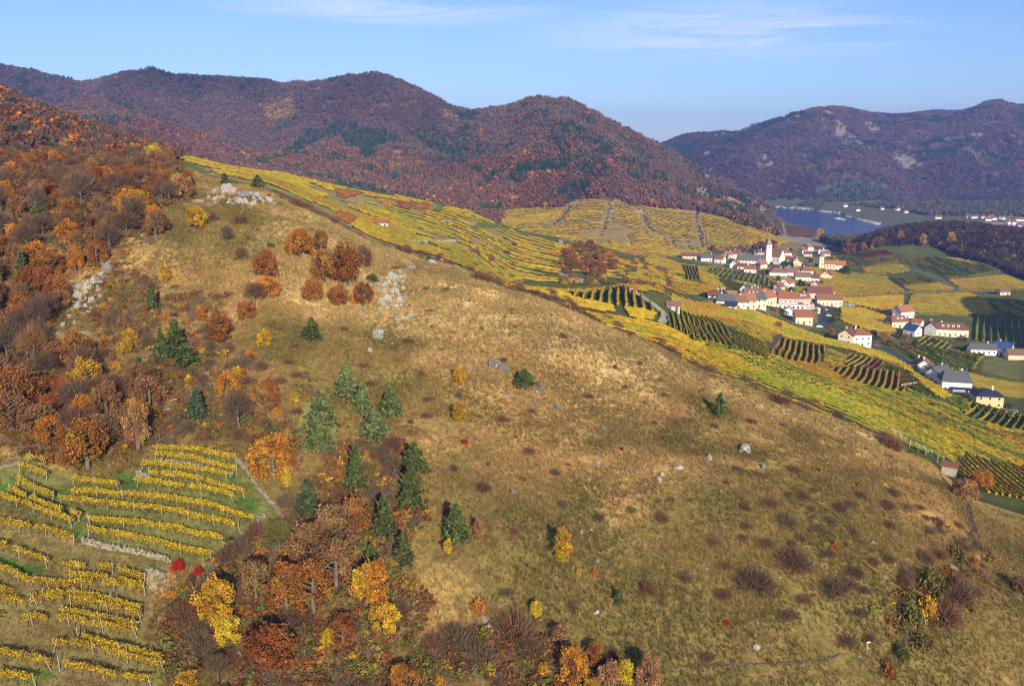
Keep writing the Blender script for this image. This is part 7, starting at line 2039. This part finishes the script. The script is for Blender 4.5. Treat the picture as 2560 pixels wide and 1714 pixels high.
# signpost
ps = at(2168, 1628, 60, 200)
sg = thing('signpost', 'white trail signpost standing in the dry grass at the lower right', 'signpost', ps, .2)
b = MB(); b.tube([(0, 0, -.3), (0, 0, 1.9)], [.06, .055], 7); obj('post', b.mesh('post', ['paint']), sg, color=(.50, .48, .44)); sg.scale = (.72, .72, .8)
b = MB(); b.add([(-.35, -.09, 1.62), (.35, -.09, 1.62), (.5, -.09, 1.76), (.35, -.09, 1.9), (-.35, -.09, 1.9), (-.35, -.06, 1.62), (.35, -.06, 1.62), (.5, -.06, 1.76), (.35, -.06, 1.9), (-.35, -.06, 1.9)], [(0, 1, 3, 4), (5, 9, 8, 6), (0, 5, 6, 1), (4, 3, 8, 9), (0, 4, 9, 5), (1, 6, 7, 2), (2, 7, 8, 3)], [(1, 2, 3), (6, 8, 7)])
obj('sign_board', b.mesh('sign_board', ['paint']), sg, color=(.58, .55, .50))
# fallen pale log and utility pole
pl_ = at(50, 790, 60, 300)
b = MB(); b.tube([(-4, 0, .2), (0, .3, .4), (4, 0, .3)], [.14, .16, .1], 6)
thing('fallen_log', 'pale fallen log lying in the left wood', 'log', pl_, .45, None, b.mesh('fallen_log', ['bark']), (.5, .42, .32))


# cars on the car park and the roads
def car_mesh():
    prof = [(-2.1, .35), (-2.15, .85), (-1.75, 1.0), (-1.2, 1.42), (.55, 1.45), (1.1, 1.0), (2.0, .85), (2.1, .4)]
    b = MB(); n = len(prof); v = []
    for y, k in ((-.85, 1), (.85, 1)):
        for x, zz in prof:
            v.append((x, y * (.86 if zz > 1.1 else 1), zz))
    q = [(i, i + 1, n + i + 1, n + i) for i in range(n - 1)] + [(n - 1, 0, n, 2 * n - 1)]
    b.add(v, [tuple(reversed(a)) for a in q] + [(0, 1, 6, 7), (n, n + 7, n + 6, n + 1), (1, 2, 5, 6), (n + 1, n + 6, n + 5, n + 2), (2, 3, 4, 5), (n + 2, n + 5, n + 4, n + 3)])
    return b.mesh('car_body', ['paint'])


CARM = car_mesh()
gb = MB(); gb.box(-1.35, .75, -.875, .875, 1.02, 1.33); GLM = gb.mesh('car_glass', ['glass'])
wb = MB(); wb.tube([(0, -.11, 0), (0, .11, 0)], [.33, .33], 10); WHM = wb.mesh('wheel', ['glass'])
for zf, x, y, yaw, c, lab in ((z2, 1975, 960, 20, (.6, .61, .63), 'silver car at the top of the car park'), (z2, 2005, 985, 20, (.04, .04, .05), 'black car in the car park'), (z2, 2010, 1010, 20, (.05, .08, .2), 'dark blue car in the car park'), (z2, 2020, 1040, 20, (.7, .7, .7), 'white car in the car park'), (z2, 2000, 1070, 20, (.05, .05, .06), 'dark car at the bottom of the car park'), (z2, 1900, 1190, 0, (.75, .75, .76), 'white car below the lone cream house'),
                              (z3, 470, 645, -10, (.38, .03, .03), 'red car parked beside the tall white house'), (z2, 1000, 975, 10, (.4, .03, .03), 'red car in front of the house row'), (z2, 1060, 985, 5, (.04, .04, .05), 'black car in front of the house row'), (z2, 2330, 900, 10, (.7, .71, .73), 'silver car at the end of the pale lane'), (z3, 150, 130, 0, (.3, .32, .36), 'grey car on the pale yard')):
    p = at(*z(zf, x, y), 330, 1000)
    cr = thing('parked_car', lab, 'car', p + Vector((0, 0, .06)), math.radians(yaw), 'cars parked in the village')
    obj('body', CARM, cr, color=c); obj('windows', GLM, cr)
    for wx_ in (-1.3, 1.3):
        for wy in (-.8, .8):
            obj('wheel', WHM, cr, (wx_, wy, .33))

single_out()
# ------------------------------------------------------------------ hazy air over the valley
HAZE = True
if HAZE:
    top = float(HG.max()) + 25
    b = MB(); b.box(-6800, 6800, -700, 7000, -12, top)
    m, nt, o_ = new_mat('haze')
    pv = N(nt, 'ShaderNodeVolumePrincipled')
    pv.inputs['Density'].default_value = 0.000125
    pv.inputs['Color'].default_value = (.20, .37, 1.0, 1)
    pv.inputs['Anisotropy'].default_value = 0.0
    L(nt, pv.outputs[0], o_.inputs['Volume'])
    hz_ = obj('haze', b.mesh('haze', [m]), kind='stuff'); hz_['label'] = 'thin bluish autumn haze filling the valley'; hz_['category'] = 'haze'
